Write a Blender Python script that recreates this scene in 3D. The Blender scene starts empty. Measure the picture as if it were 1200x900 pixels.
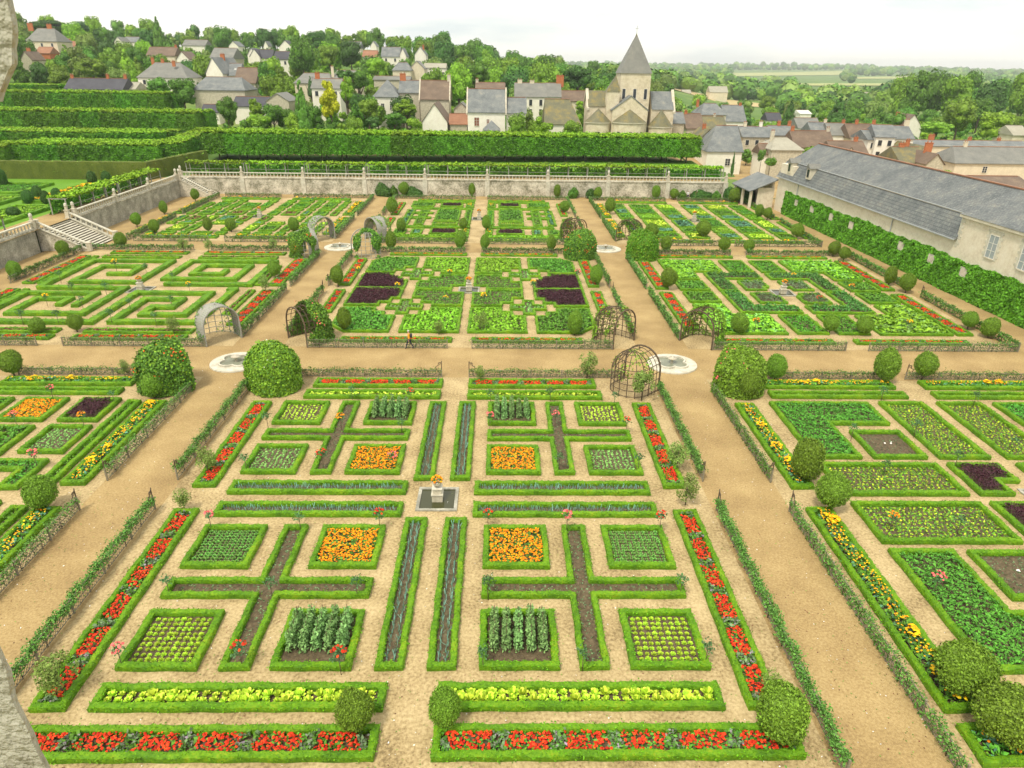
import bpy, math, random
import numpy as np
from mathutils import Vector, Matrix
from math import radians as RD, sin, cos, pi
rng = np.random.default_rng(7)
random.seed(7)
scene = bpy.context.scene
col = scene.collection

# ------------------------------------------------------------------ camera maths (metres, garden axes)
FPX = 805.; PITCH = RD(24.98); YAW = RD(1.17); ROLL = RD(.81); CH = 23.; CX = 3.44
def _dir(px, py):
    a = px-600; b = py-450; c, s = cos(ROLL), sin(ROLL)
    A = a*c+b*s; B = -a*s+b*c
    yc = FPX*cos(PITCH)-B*sin(PITCH); zc = -FPX*sin(PITCH)-B*cos(PITCH)
    return A*cos(YAW)+yc*sin(YAW), -A*sin(YAW)+yc*cos(YAW), zc
def G(px, py, z=0.):
    dx, dy, dz = _dir(px, py); t = (z-CH)/dz
    return CX+dx*t, dy*t
def at(px, py, Y):
    dx, dy, dz = _dir(px, py); t = Y/dy
    return CX+dx*t, CH+dz*t
def proj(X, Y, Z):
    wx = X-CX; xc = wx*cos(YAW)-Y*sin(YAW); yc = wx*sin(YAW)+Y*cos(YAW); zz = Z-CH
    d = yc*cos(PITCH)-zz*sin(PITCH); u = yc*sin(PITCH)+zz*cos(PITCH)
    if d < .1: d = .1
    a = xc/d*FPX; b = -u/d*FPX; c, s = cos(ROLL), sin(ROLL)
    return 600+a*c-b*s, 450+a*s+b*c

def depth(X, Y, Z):
    wx = X-CX; yc = wx*sin(YAW)+Y*cos(YAW); return max(1., yc*cos(PITCH)-(Z-CH)*sin(PITCH))

# ------------------------------------------------------------------ materials
def newmat(name):
    m = bpy.data.materials.new(name); m.use_nodes = True
    nt = m.node_tree; nt.nodes.clear()
    out = nt.nodes.new('ShaderNodeOutputMaterial'); b = nt.nodes.new('ShaderNodeBsdfPrincipled')
    nt.links.new(b.outputs[0], out.inputs[0])
    return m, nt, b
def N(nt, t, **kw):
    n = nt.nodes.new(t)
    for k, v in kw.items():
        if k in n.inputs.keys() if hasattr(n.inputs, 'keys') else False: n.inputs[k].default_value = v
        else: setattr(n, k, v)
    return n
def ramp(nt, cols):
    r = nt.nodes.new('ShaderNodeValToRGB'); e = r.color_ramp.elements
    e[0].position = cols[0][0]; e[0].color = (*cols[0][1], 1)
    e[1].position = cols[-1][0]; e[1].color = (*cols[-1][1], 1)
    for p, c in cols[1:-1]:
        x = e.new(p); x.color = (*c, 1)
    return r
def noisemat(name, cols, scale=3., detail=4., rough=.85, scale2=None, mix2=.35, bump=0., bscale=40., spec=.3, coord='Object', stretch=None):
    m, nt, b = newmat(name); L = nt.links
    tc = nt.nodes.new('ShaderNodeTexCoord'); src = tc.outputs[coord]
    if stretch:
        mp = nt.nodes.new('ShaderNodeMapping'); mp.inputs['Scale'].default_value = stretch
        L.new(src, mp.inputs['Vector']); src = mp.outputs[0]
    n1 = nt.nodes.new('ShaderNodeTexNoise'); n1.inputs['Scale'].default_value = scale; n1.inputs['Detail'].default_value = detail
    n1.inputs['Roughness'].default_value = .62
    L.new(src, n1.inputs['Vector']); fac = n1.outputs['Fac']
    if scale2:
        n2 = nt.nodes.new('ShaderNodeTexNoise'); n2.inputs['Scale'].default_value = scale2; n2.inputs['Detail'].default_value = 2.
        L.new(src, n2.inputs['Vector'])
        mx = nt.nodes.new('ShaderNodeMix'); mx.inputs[0].default_value = mix2
        L.new(fac, mx.inputs[2]); L.new(n2.outputs['Fac'], mx.inputs[3]); fac = mx.outputs[0]
    r = ramp(nt, cols); L.new(fac, r.inputs[0]); L.new(r.outputs[0], b.inputs['Base Color'])
    b.inputs['Roughness'].default_value = rough; b.inputs['Specular IOR Level'].default_value = spec
    if bump:
        n3 = nt.nodes.new('ShaderNodeTexNoise'); n3.inputs['Scale'].default_value = bscale; n3.inputs['Detail'].default_value = 3.
        L.new(src, n3.inputs['Vector']); bp = nt.nodes.new('ShaderNodeBump')
        bp.inputs['Strength'].default_value = bump; bp.inputs['Distance'].default_value = .03
        L.new(n3.outputs['Fac'], bp.inputs['Height']); L.new(bp.outputs[0], b.inputs['Normal'])
    return m
def leafmat(name, c, var=.45, hue=.011, c2=None, rough=.6, val=.18):
    """per-leaf colour spread (each leaf is an island) plus a spread per object"""
    m, nt, b = newmat(name); L = nt.links
    g = nt.nodes.new('ShaderNodeNewGeometry')
    lo = tuple(x*(1-var) for x in c); hi = tuple(min(1, x*(1+var)) for x in (c2 or c))
    r = ramp(nt, [(0., lo), (.5, c), (1., hi)]); L.new(g.outputs['Random Per Island'], r.inputs[0])
    oi = nt.nodes.new('ShaderNodeObjectInfo'); hs = nt.nodes.new('ShaderNodeHueSaturation')
    mr = nt.nodes.new('ShaderNodeMapRange'); mr.inputs[3].default_value = .5-hue; mr.inputs[4].default_value = .5+hue
    L.new(oi.outputs['Random'], mr.inputs[0]); L.new(mr.outputs[0], hs.inputs['Hue'])
    mr2 = nt.nodes.new('ShaderNodeMapRange'); mr2.inputs[3].default_value = 1-val; mr2.inputs[4].default_value = 1+val
    L.new(oi.outputs['Random'], mr2.inputs[0]); L.new(mr2.outputs[0], hs.inputs['Value'])
    L.new(r.outputs[0], hs.inputs['Color']); L.new(hs.outputs[0], b.inputs['Base Color'])
    b.inputs['Roughness'].default_value = rough; b.inputs['Specular IOR Level'].default_value = .25
    return m
def plain(name, c, rough=.7, spec=.4):
    m, nt, b = newmat(name); b.inputs['Base Color'].default_value = (*c, 1)
    b.inputs['Roughness'].default_value = rough; b.inputs['Specular IOR Level'].default_value = spec
    return m
M = {}
M['walk'] = noisemat('walk gravel', [(.36, (.255, .17, .073)), (.5, (.36, .25, .108)), (.64, (.46, .335, .155))], scale=.28, detail=8, scale2=9., mix2=.45, bump=.5, bscale=25)
M['gravel'] = noisemat('bed gravel', [(.36, (.21, .15, .07)), (.47, (.385, .285, .14)), (.62, (.55, .425, .23))], scale=7., detail=5, scale2=.5, mix2=.35, bump=.8, bscale=14)
M['soil'] = noisemat('soil', [(.3, (.055, .04, .022)), (.55, (.12, .09, .05)), (.75, (.2, .15, .09))], scale=6, detail=6, bump=1., bscale=16)
M['box'] = noisemat('box hedge', [(.32, (.042, .12, .002)), (.47, (.09, .225, .003)), (.58, (.145, .305, .004)), (.7, (.27, .34, .01))], scale=8., detail=7, scale2=.9, mix2=.45, bump=1., bscale=22, rough=.7)
M['boxleaf'] = leafmat('box leaf', (.115, .275, .004), .55)
M['yew'] = noisemat('yew hedge', [(.3, (.05, .075, .008)), (.5, (.095, .125, .014)), (.72, (.15, .17, .025))], scale=4., detail=6, scale2=.6, mix2=.4, bump=1., bscale=9)
M['grass'] = noisemat('grass', [(.3, (.075, .19, .012)), (.5, (.12, .27, .016)), (.75, (.19, .34, .03))], scale=1.5, detail=6, scale2=.1, mix2=.4)
M['field'] = noisemat('stubble field', [(.3, (.42, .33, .15)), (.7, (.5, .4, .2))], scale=.02)
M['land'] = noisemat('country ground', [(.3, (.06, .13, .02)), (.5, (.10, .19, .03)), (.72, (.26, .29, .08))], scale=.03, detail=6, scale2=.4, mix2=.3)
def G_(c, v=.45, c2=None): return c, v, c2
for k, c, v, c2 in [
    ('lf_shrub', (.16, .28, .025), .5, None), ('lf_dark', (.06, .15, .026), .5, None), ('lf_mid', (.10, .225, .026), .5, None), ('lf_pale', (.19, .29, .06), .45, None),
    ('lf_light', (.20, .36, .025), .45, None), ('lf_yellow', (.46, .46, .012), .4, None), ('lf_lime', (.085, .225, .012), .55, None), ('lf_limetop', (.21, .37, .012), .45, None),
    ('lf_conifer', (.03, .075, .02), .5, None), ('lf_blue', (.09, .2, .07), .5, None), ('lf_ivy', (.11, .33, .018), .38, None),
    ('lf_espalier', (.10, .225, .035), .5, None), ('lf_sparse', (.20, .30, .06), .45, None), ('lf_bean', (.09, .29, .028), .55, None),
    ('lf_chard', (.22, .45, .025), .42, None), ('lf_green', (.105, .29, .028), .5, None), ('lf_lettuce', (.42, .60, .045), .35, None),
    ('lf_romaine', (.38, .60, .03), .45, (.6, .72, .08)), ('lf_cabbage', (.21, .42, .10), .45, None), ('lf_leek', (.2, .4, .31), .4, None),
    ('lf_tomato', (.21, .38, .12), .4, None), ('lf_celery', (.085, .23, .045), .45, None), ('lf_basil', (.06, .02, .03), .6, None), ('lf_carrot', (.12, .27, .025), .5, None),
    ('lf_teal', (.10, .26, .15), .45, None), ('lf_grey', (.14, .22, .10), .45, None), ('lf_beet', (.2, .05, .04), .6, (.22, .16, .06)),
    ('fl_orange', (.9, .25, .002), .25, (.95, .36, .004)), ('fl_red', (.58, .026, .006), .4, (.8, .06, .012)), ('fl_yellow', (.95, .46, .004), .25, (.98, .6, .01)),
    ('fl_lav', (.17, .21, .13), .45, (.26, .19, .26)), ('fl_pink', (.8, .14, .14), .4, None), ('fl_white', (.8, .78, .72), .2, None), ('fl_scarlet', (.8, .09, .02), .4, None),
    ('lf_seed', (.28, .44, .02), .4, (.5, .54, .03)), ('lf_bedgreen', (.09, .27, .018), .5, None)]:
    M[k] = leafmat(k, c, v, c2=c2) if k[:3] != 'fl_' else leafmat(k, c, v, 0., c2, .7, .06)
M['trunk'] = noisemat('bark', [(.3, (.06, .045, .03)), (.7, (.16, .13, .09))], scale=6, bump=.6, bscale=14)
M['oldwood'] = noisemat('weathered wood', [(.3, (.15, .13, .09)), (.7, (.32, .29, .21))], scale=5, stretch=(1, 1, 6), bump=.4)
M['greywood'] = noisemat('silvered wood', [(.3, (.22, .22, .19)), (.7, (.42, .42, .37))], scale=9, bump=.4)
M['darkwood_and_shade'] = noisemat('dark trellis wood and stair shade', [(.3, (.07, .05, .03)), (.7, (.16, .12, .075))], scale=6, bump=.4)  # trellis wood; also the painted shade on the stair risers
M['stone'] = noisemat('pale stone', [(.28, (.36, .32, .23)), (.5, (.56, .51, .40)), (.72, (.68, .63, .52))], scale=1.2, detail=7, scale2=8, mix2=.3, bump=.4, bscale=9)
M['balstone'] = noisemat('balustrade stone', [(.3, (.42, .39, .30)), (.7, (.68, .65, .55))], scale=2., detail=6, bump=.3)
M['dirtystone'] = noisemat('weathered wall stone', [(.38, (.20, .19, .13)), (.5, (.46, .42, .33)), (.62, (.68, .63, .52))], scale=.6, detail=8, scale2=5, mix2=.35, bump=.5, bscale=6)
M['greystone'] = noisemat('grey weathered wall', [(.34, (.15, .145, .115)), (.5, (.30, .29, .235)), (.66, (.52, .50, .42))], scale=.7, detail=8, scale2=5, mix2=.35, bump=.5, bscale=6)
M['render'] = noisemat('white lime render', [(.3, (.74, .69, .58)), (.7, (.86, .82, .73))], scale=.8, detail=6)
M['cream'] = noisemat('cream render', [(.3, (.6, .52, .38)), (.7, (.74, .66, .5))], scale=.8, detail=6)
M['rubble'] = noisemat('rubble stone wall', [(.3, (.36, .32, .23)), (.7, (.6, .55, .43))], scale=2.5, detail=7, bump=.4, bscale=6)
def roofmat(name, cols, sc=(1, 1, 1)):
    return noisemat(name, cols, scale=.55, detail=8, scale2=6., mix2=.4, rough=.6, bump=.3, bscale=7)
M['slate'] = roofmat('slate roof', [(.34, (.10, .112, .115)), (.5, (.165, .178, .18)), (.6, (.22, .225, .21)), (.7, (.33, .30, .22))])
def coursed(base, name):
    m = M[base].copy(); m.name = name; nt = m.node_tree; L = nt.links; b = [n for n in nt.nodes if n.type == 'BSDF_PRINCIPLED'][0]
    src = b.inputs['Base Color'].links[0].from_socket; tc = nt.nodes.new('ShaderNodeTexCoord'); mp = nt.nodes.new('ShaderNodeMapping'); mp.inputs['Rotation'].default_value = (0, 0, pi/2)
    L.new(tc.outputs['Object'], mp.inputs[0]); br = nt.nodes.new('ShaderNodeTexBrick'); br.inputs['Scale'].default_value = 1.; br.inputs['Brick Width'].default_value = .38; br.inputs['Row Height'].default_value = .2; br.inputs['Mortar Size'].default_value = .02; br.inputs['Bias'].default_value = 0.
    br.inputs['Color1'].default_value = (.78, .78, .8, 1); br.inputs['Color2'].default_value = (1.15, 1.15, 1.12, 1); br.inputs['Mortar'].default_value = (.5, .5, .5, 1); L.new(mp.outputs[0], br.inputs['Vector'])
    mx = nt.nodes.new('ShaderNodeMix'); mx.data_type = 'RGBA'; mx.blend_type = 'MULTIPLY'; mx.inputs[0].default_value = .8; L.new(src, mx.inputs[6]); L.new(br.outputs['Color'], mx.inputs[7]); L.new(mx.outputs[2], b.inputs['Base Color']); return m
M['coursedslate'] = coursed('slate', 'coursed slate')
M['oldslate'] = roofmat('old slate roof', [(.3, (.13, .13, .12)), (.55, (.20, .20, .18)), (.72, (.27, .25, .2))])
M['moss'] = roofmat('mossy slate roof', [(.3, (.09, .09, .06)), (.5, (.15, .145, .085)), (.68, (.3, .22, .05))])
M['brown'] = roofmat('brown tile roof', [(.3, (.10, .07, .05)), (.55, (.17, .12, .085)), (.72, (.27, .2, .13))])
M['tile'] = roofmat('orange tile roof', [(.3, (.22, .10, .055)), (.55, (.31, .15, .085)), (.72, (.4, .22, .13))])
M['darkslate'] = roofmat('dark slate roof', [(.3, (.04, .04, .05)), (.7, (.085, .085, .10))])
M['stoneroof'] = roofmat('pale tiled roof', [(.3, (.28, .26, .2)), (.7, (.42, .4, .32))])
M['brick'] = noisemat('brick', [(.3, (.36, .10, .035)), (.7, (.52, .2, .09))], scale=6)
M['pane'] = plain('window pane', (.03, .035, .045), .12, .6)
M['lightpane'] = plain('glass with painted sky light', (.32, .36, .38), .15, .6)  # pale base colour stands in for sky reflected in the panes
M['meadow'] = noisemat('pale meadow', [(.3, (.28, .33, .1)), (.7, (.42, .42, .16))], scale=.01)
M['frame'] = plain('white window frame', (.7, .68, .62), .5)
M['shutter'] = plain('brown shutter', (.2, .07, .035), .6)
M['water'] = plain('dark pool water', (.05, .052, .02), .12, .5)
M['shallow'] = noisemat('shallow fountain water', [(.3, (.16, .17, .12)), (.7, (.26, .27, .2))], scale=1., rough=.15)
M['zinc'] = plain('zinc gutter', (.35, .37, .38), .4)
M['redpaint'] = plain('red paint', (.6, .03, .03), .5)
M['skin'] = plain('skin', (.5, .29, .2), .6)
M['hair'] = plain('grey hair', (.5, .48, .45), .8)
M['shirt'] = plain('orange yellow shirt', (.75, .33, .015), .8)
M['trouser'] = plain('dark blue trousers', (.02, .028, .05), .8)
M['pack'] = plain('dark rucksack', (.03, .035, .05), .7)
M['whitecloth'] = plain('white cloth', (.7, .7, .68), .8)
M['redcloth'] = plain('red cloth', (.65, .05, .06), .8)
M['shoe'] = plain('shoe', (.03, .025, .02), .6)

# ------------------------------------------------------------------ mesh buffer
class MB:
    def __init__(s): s.V = []; s.F = []; s.n = 0; s.mats = []
    def mi(s, m):
        if m not in s.mats: s.mats.append(m)
        return s.mats.index(m)
    def add(s, V, F, m=None, smooth=False):
        V = np.asarray(V, float).reshape(-1, 3)
        k = s.mi(m) if m else 0
        if isinstance(F, np.ndarray): s.F.append((F+s.n, k, smooth))
        else:
            by = {}
            for f in F: by.setdefault(len(f), []).append(f)
            for q in by.values(): s.F.append((np.array(q, dtype=np.int64)+s.n, k, smooth))
        s.V.append(V); s.n += len(V)
    def mesh(s, name):
        me = bpy.data.meshes.new(name)
        if not s.n: return me
        V = np.concatenate(s.V); loops = []; starts = []; tot = []; mi = []; sm = []; p = 0
        for F, k, smo in s.F:
            m_, c = F.shape
            loops.append(F.ravel()); starts.append(p+np.arange(m_)*c); tot.append(np.full(m_, c)); mi.append(np.full(m_, k)); sm.append(np.full(m_, smo)); p += m_*c
        loops = np.concatenate(loops); starts = np.concatenate(starts); tot = np.concatenate(tot)
        me.vertices.add(len(V)); me.vertices.foreach_set('co', V.ravel().astype(np.float32))
        me.loops.add(len(loops)); me.loops.foreach_set('vertex_index', loops.astype(np.int32))
        me.polygons.add(len(starts)); me.polygons.foreach_set('loop_start', starts.astype(np.int32))
        me.polygons.foreach_set('loop_total', tot.astype(np.int32))
        me.polygons.foreach_set('material_index', np.concatenate(mi).astype(np.int32))
        me.polygons.foreach_set('use_smooth', np.concatenate(sm))
        me.update(calc_edges=True); me.validate()
        return me
    def build(s, name, mats=None, parent=None, loc=None):
        me = s.mesh(name)
        ml = mats if isinstance(mats, (list, tuple)) else ([mats] if mats else s.mats)
        for m in ml: me.materials.append(M[m] if isinstance(m, str) else m)
        o = bpy.data.objects.new(name, me); col.objects.link(o)
        if parent: o.parent = parent; KIDS.setdefault(parent.name, []).append(o)
        if loc is not None: o.location = loc
        return o
    # primitives
    def box(s, x0, x1, y0, y1, z0, z1, m=None):
        V = [(x0, y0, z0), (x1, y0, z0), (x1, y1, z0), (x0, y1, z0), (x0, y0, z1), (x1, y0, z1), (x1, y1, z1), (x0, y1, z1)]
        s.add(V, np.array([(0, 3, 2, 1), (4, 5, 6, 7), (0, 1, 5, 4), (1, 2, 6, 5), (2, 3, 7, 6), (3, 0, 4, 7)]), m)
    def bar(s, a, b, w, m=None, w2=None, up=(0, 0, 1)):
        a = Vector(a); b = Vector(b); d = (b-a)
        if d.length < 1e-6: return
        d.normalize(); u = Vector(up)
        if abs(d.dot(u)) > .97: u = Vector((1, 0, 0))
        x = d.cross(u).normalized(); y = x.cross(d).normalized(); h = (w2 or w)/2; w = w/2
        V = [a-x*w-y*h, a+x*w-y*h, a+x*w+y*h, a-x*w+y*h, b-x*w-y*h, b+x*w-y*h, b+x*w+y*h, b-x*w+y*h]
        s.add([tuple(v) for v in V], np.array([(0, 3, 2, 1), (4, 5, 6, 7), (0, 1, 5, 4), (1, 2, 6, 5), (2, 3, 7, 6), (3, 0, 4, 7)]), m)
    def tube(s, pts, rad, n=8, m=None, smooth=True):
        pts = [Vector(p) for p in pts]; R = rad if isinstance(rad, (list, tuple)) else [rad]*len(pts); V = []
        for i, p in enumerate(pts):
            d = (pts[min(i+1, len(pts)-1)]-pts[max(i-1, 0)]).normalized()
            u = Vector((0, 0, 1)) if abs(d.z) < .95 else Vector((1, 0, 0))
            x = d.cross(u).normalized(); y = x.cross(d)
            for k in range(n):
                t = 2*pi*k/n; V.append(tuple(p+x*cos(t)*R[i]+y*sin(t)*R[i]))
        F = [(i*n+k, i*n+(k+1) % n, (i+1)*n+(k+1) % n, (i+1)*n+k) for i in range(len(pts)-1) for k in range(n)]
        F.append(tuple(range(n-1, -1, -1))); F.append(tuple((len(pts)-1)*n+k for k in range(n)))
        s.add(V, F, m, smooth)
    def lathe(s, prof, n=16, c=(0, 0, 0), m=None, smooth=True, sq=False):
        V = []
        for r, z in prof:
            for k in range(n):
                t = 2*pi*(k+.5)/n; V.append((c[0]+r*cos(t), c[1]+r*sin(t), c[2]+z))
        F = [(i*n+k, i*n+(k+1) % n, (i+1)*n+(k+1) % n, (i+1)*n+k) for i in range(len(prof)-1) for k in range(n)]
        F.append(tuple(range(n-1, -1, -1))); F.append(tuple((len(prof)-1)*n+k for k in range(n)))
        s.add(V, F, m, smooth)
    def poly(s, pts, z, m=None):
        s.add([(p[0], p[1], z) for p in pts], [tuple(range(len(pts)))], m)
    def prism(s, pts, z0, z1, m=None):
        n = len(pts); V = [(p[0], p[1], z0) for p in pts]+[(p[0], p[1], z1) for p in pts]
        s.add(V, [tuple(range(n-1, -1, -1)), tuple(range(n, 2*n))]+[(i, (i+1) % n, n+(i+1) % n, n+i) for i in range(n)], m)
    def leaves(s, P, Nn, size, m=None, spread=.6, aspect=1.5, var=.35):
        """one small quad per point, roughly facing Nn"""
        P = np.asarray(P, float); n = len(P)
        if not n: return
        Nn = np.asarray(Nn, float); Nn = np.broadcast_to(Nn, P.shape)
        D = Nn/(np.linalg.norm(Nn, axis=1, keepdims=True)+1e-9)+rng.normal(0, spread, (n, 3))
        D /= np.linalg.norm(D, axis=1, keepdims=True)+1e-9
        T = np.cross(D, rng.normal(0, 1, (n, 3))); T /= np.linalg.norm(T, axis=1, keepdims=True)+1e-9
        B = np.cross(D, T); sz = (size*(1+rng.uniform(-var, var, (n, 1))))/2
        a = T*sz*aspect; b = B*sz
        V = np.stack([P-a, P-b*.9+D*sz*.15, P+a, P+b*.9+D*sz*.15], 1).reshape(-1, 3)
        s.add(V, np.arange(4*n).reshape(n, 4), m)
    def blades(s, P, h, w, lean=.25, m=None, var=.3):
        """upright leaf blades"""
        P = np.asarray(P, float); n = len(P)
        if not n: return
        t = rng.uniform(0, 2*pi, n); hx = h*(1+rng.uniform(-var, var, n))
        d = np.stack([np.cos(t), np.sin(t), np.zeros(n)], 1); l = rng.normal(0, lean, (n, 1))*hx[:, None]
        q = np.stack([-np.sin(t), np.cos(t), np.zeros(n)], 1); up = np.array([[0, 0, 1.]])*hx[:, None]
        V = np.stack([P-d*w/2, P+d*w/2, P+d*w*.35+up+q*l, P-d*w*.35+up+q*l], 1).reshape(-1, 3)
        s.add(V, np.arange(4*n).reshape(n, 4), m)

def ico(sub=1):
    t = (1+5**.5)/2
    V = [(-1, t, 0), (1, t, 0), (-1, -t, 0), (1, -t, 0), (0, -1, t), (0, 1, t), (0, -1, -t), (0, 1, -t), (t, 0, -1), (t, 0, 1), (-t, 0, -1), (-t, 0, 1)]
    F = [(0, 11, 5), (0, 5, 1), (0, 1, 7), (0, 7, 10), (0, 10, 11), (1, 5, 9), (5, 11, 4), (11, 10, 2), (10, 7, 6), (7, 1, 8), (3, 9, 4), (3, 4, 2), (3, 2, 6), (3, 6, 8), (3, 8, 9), (4, 9, 5), (2, 4, 11), (6, 2, 10), (8, 6, 7), (9, 8, 1)]
    V = [Vector(v).normalized() for v in V]
    for _ in range(sub):
        c = {}; F2 = []
        def mid(a, b):
            k = (min(a, b), max(a, b))
            if k not in c: c[k] = len(V); V.append(((V[a]+V[b])/2).normalized())
            return c[k]
        for a, b, d in F:
            x, y, z = mid(a, b), mid(b, d), mid(d, a); F2 += [(a, x, z), (b, y, x), (d, z, y), (x, y, z)]
        F = F2
    return np.array([tuple(v) for v in V]), np.array(F)
ICO1 = ico(1); ICO2 = ico(2); ICO3 = ico(3)
def heads(mb, P, r, m, flat=.6):
    """many small flower heads: eight-sided domes"""
    P = np.asarray(P, float); n = len(P)
    if not n: return
    k = 6; a = np.arange(k)*2*pi/k
    ring = np.stack([np.cos(a), np.sin(a), np.zeros(k)], 1); rr = r*(1+rng.uniform(-.3, .3, (n, 1, 1)))
    tilt = rng.normal(0, .35, (n, 2))
    R = P[:, None, :]+ring[None]*rr
    R[:, :, 2] += (ring[None, :, 0]*tilt[:, None, 0]+ring[None, :, 1]*tilt[:, None, 1])*r
    top = P+np.array([[0, 0, 1.]])*rr[:, 0]*flat
    V = np.concatenate([R, top[:, None]], 1).reshape(-1, 3)
    F = np.array([(i, (i+1) % k, k) for i in range(k)])
    F = (F[None]+(np.arange(n)*(k+1))[:, None, None]).reshape(-1, 3)
    mb.add(V, F, m)

# ------------------------------------------------------------------ objects, tags
def tag(o, label=None, cat=None, group=None, kind=None):
    if label: o['label'] = label
    if cat: o['category'] = cat
    if group: o['group'] = group
    if kind: o['kind'] = kind
    return o
def empty(name, loc, rz=0.):
    o = bpy.data.objects.new(name, None); col.objects.link(o); o.location = loc; o.rotation_euler = (0, 0, rz)
    o.empty_display_size = .2
    return o
KIDS = {}
def copy_tree(o, parent=None):
    c = o.copy(); col.objects.link(c)
    if parent: c.parent = parent; KIDS.setdefault(parent.name, []).append(c)
    for ch in KIDS.get(o.name, []): copy_tree(ch, c)
    return c
def put(proto, loc, rz=0., sc=None, label=None, group=None, cat=None):
    c = copy_tree(proto); c.location = loc; c.rotation_euler = (0, 0, rz)
    if sc is not None: c.scale = sc if isinstance(sc, (tuple, list)) else (sc, sc, sc)
    tag(c, label, cat, group); return c
PROTOS = []
def drop(o):
    for ch in KIDS.pop(o.name, []): drop(ch)
    bpy.data.objects.remove(o)

# ------------------------------------------------------------------ polygons
def area(p): return .5*sum(p[i][0]*p[(i+1) % len(p)][1]-p[(i+1) % len(p)][0]*p[i][1] for i in range(len(p)))
def ccw(p): return list(p) if area(p) > 0 else list(p)[::-1]
def offset(p, d, closed=True):
    """positive d moves a ccw polygon inwards (to the left of travel)"""
    n = len(p); out = []
    for i in range(n):
        a = Vector(p[i-1]) if (closed or i > 0) else None
        b = Vector(p[i]); c = Vector(p[(i+1) % n]) if (closed or i < n-1) else None
        n1 = None if a is None else (b-a).normalized(); n2 = None if c is None else (c-b).normalized()
        if n1 is None: n1 = n2
        if n2 is None: n2 = n1
        m1 = Vector((-n1.y, n1.x)); m2 = Vector((-n2.y, n2.x)); m = m1+m2
        if m.length < 1e-6: m = m1
        m.normalize(); k = 1/max(.35, m.dot(m1)); out.append((b.x+m.x*d*k, b.y+m.y*d*k))
    return out
def inpoly(p, X, Y):
    r = np.zeros(len(X), bool); n = len(p)
    for i in range(n):
        x0, y0 = p[i]; x1, y1 = p[(i+1) % n]
        if y0 == y1: continue
        c = ((y0 > Y) != (y1 > Y)) & (X < (x1-x0)*(Y-y0)/(y1-y0)+x0); r ^= c
    return r
def scatter(p, dens):
    A = abs(area(p)); xs = [q[0] for q in p]; ys = [q[1] for q in p]
    bb = (max(xs)-min(xs))*(max(ys)-min(ys)); n = int(dens*bb)
    X = rng.uniform(min(xs), max(xs), n); Y = rng.uniform(min(ys), max(ys), n); k = inpoly(p, X, Y)
    return np.stack([X[k], Y[k], np.zeros(k.sum())], 1)
def gridpts(p, sx, sy, jit=.03, stag=False):
    xs = [q[0] for q in p]; ys = [q[1] for q in p]
    w = max(xs)-min(xs); h = max(ys)-min(ys); nx = max(1, int(round(w/sx))); ny = max(1, int(round(h/sy)))
    X, Y = np.meshgrid(min(xs)+(np.arange(nx)+.5)*w/nx, min(ys)+(np.arange(ny)+.5)*h/ny)
    if stag: X[::2] += sx*.25
    X = X.ravel()+rng.normal(0, jit, nx*ny); Y = Y.ravel()+rng.normal(0, jit, nx*ny); k = inpoly(p, X, Y)
    return np.stack([X[k], Y[k], np.zeros(k.sum())], 1)
def rect(x0, x1, y0, y1): return [(x0, y0), (x1, y0), (x1, y1), (x0, y1)]
def mirror(p, sx, sy): return [(x*sx, y*sy) for x, y in p]
def shift(p, cx, cy): return [(x+cx, y+cy) for x, y in p]

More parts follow.
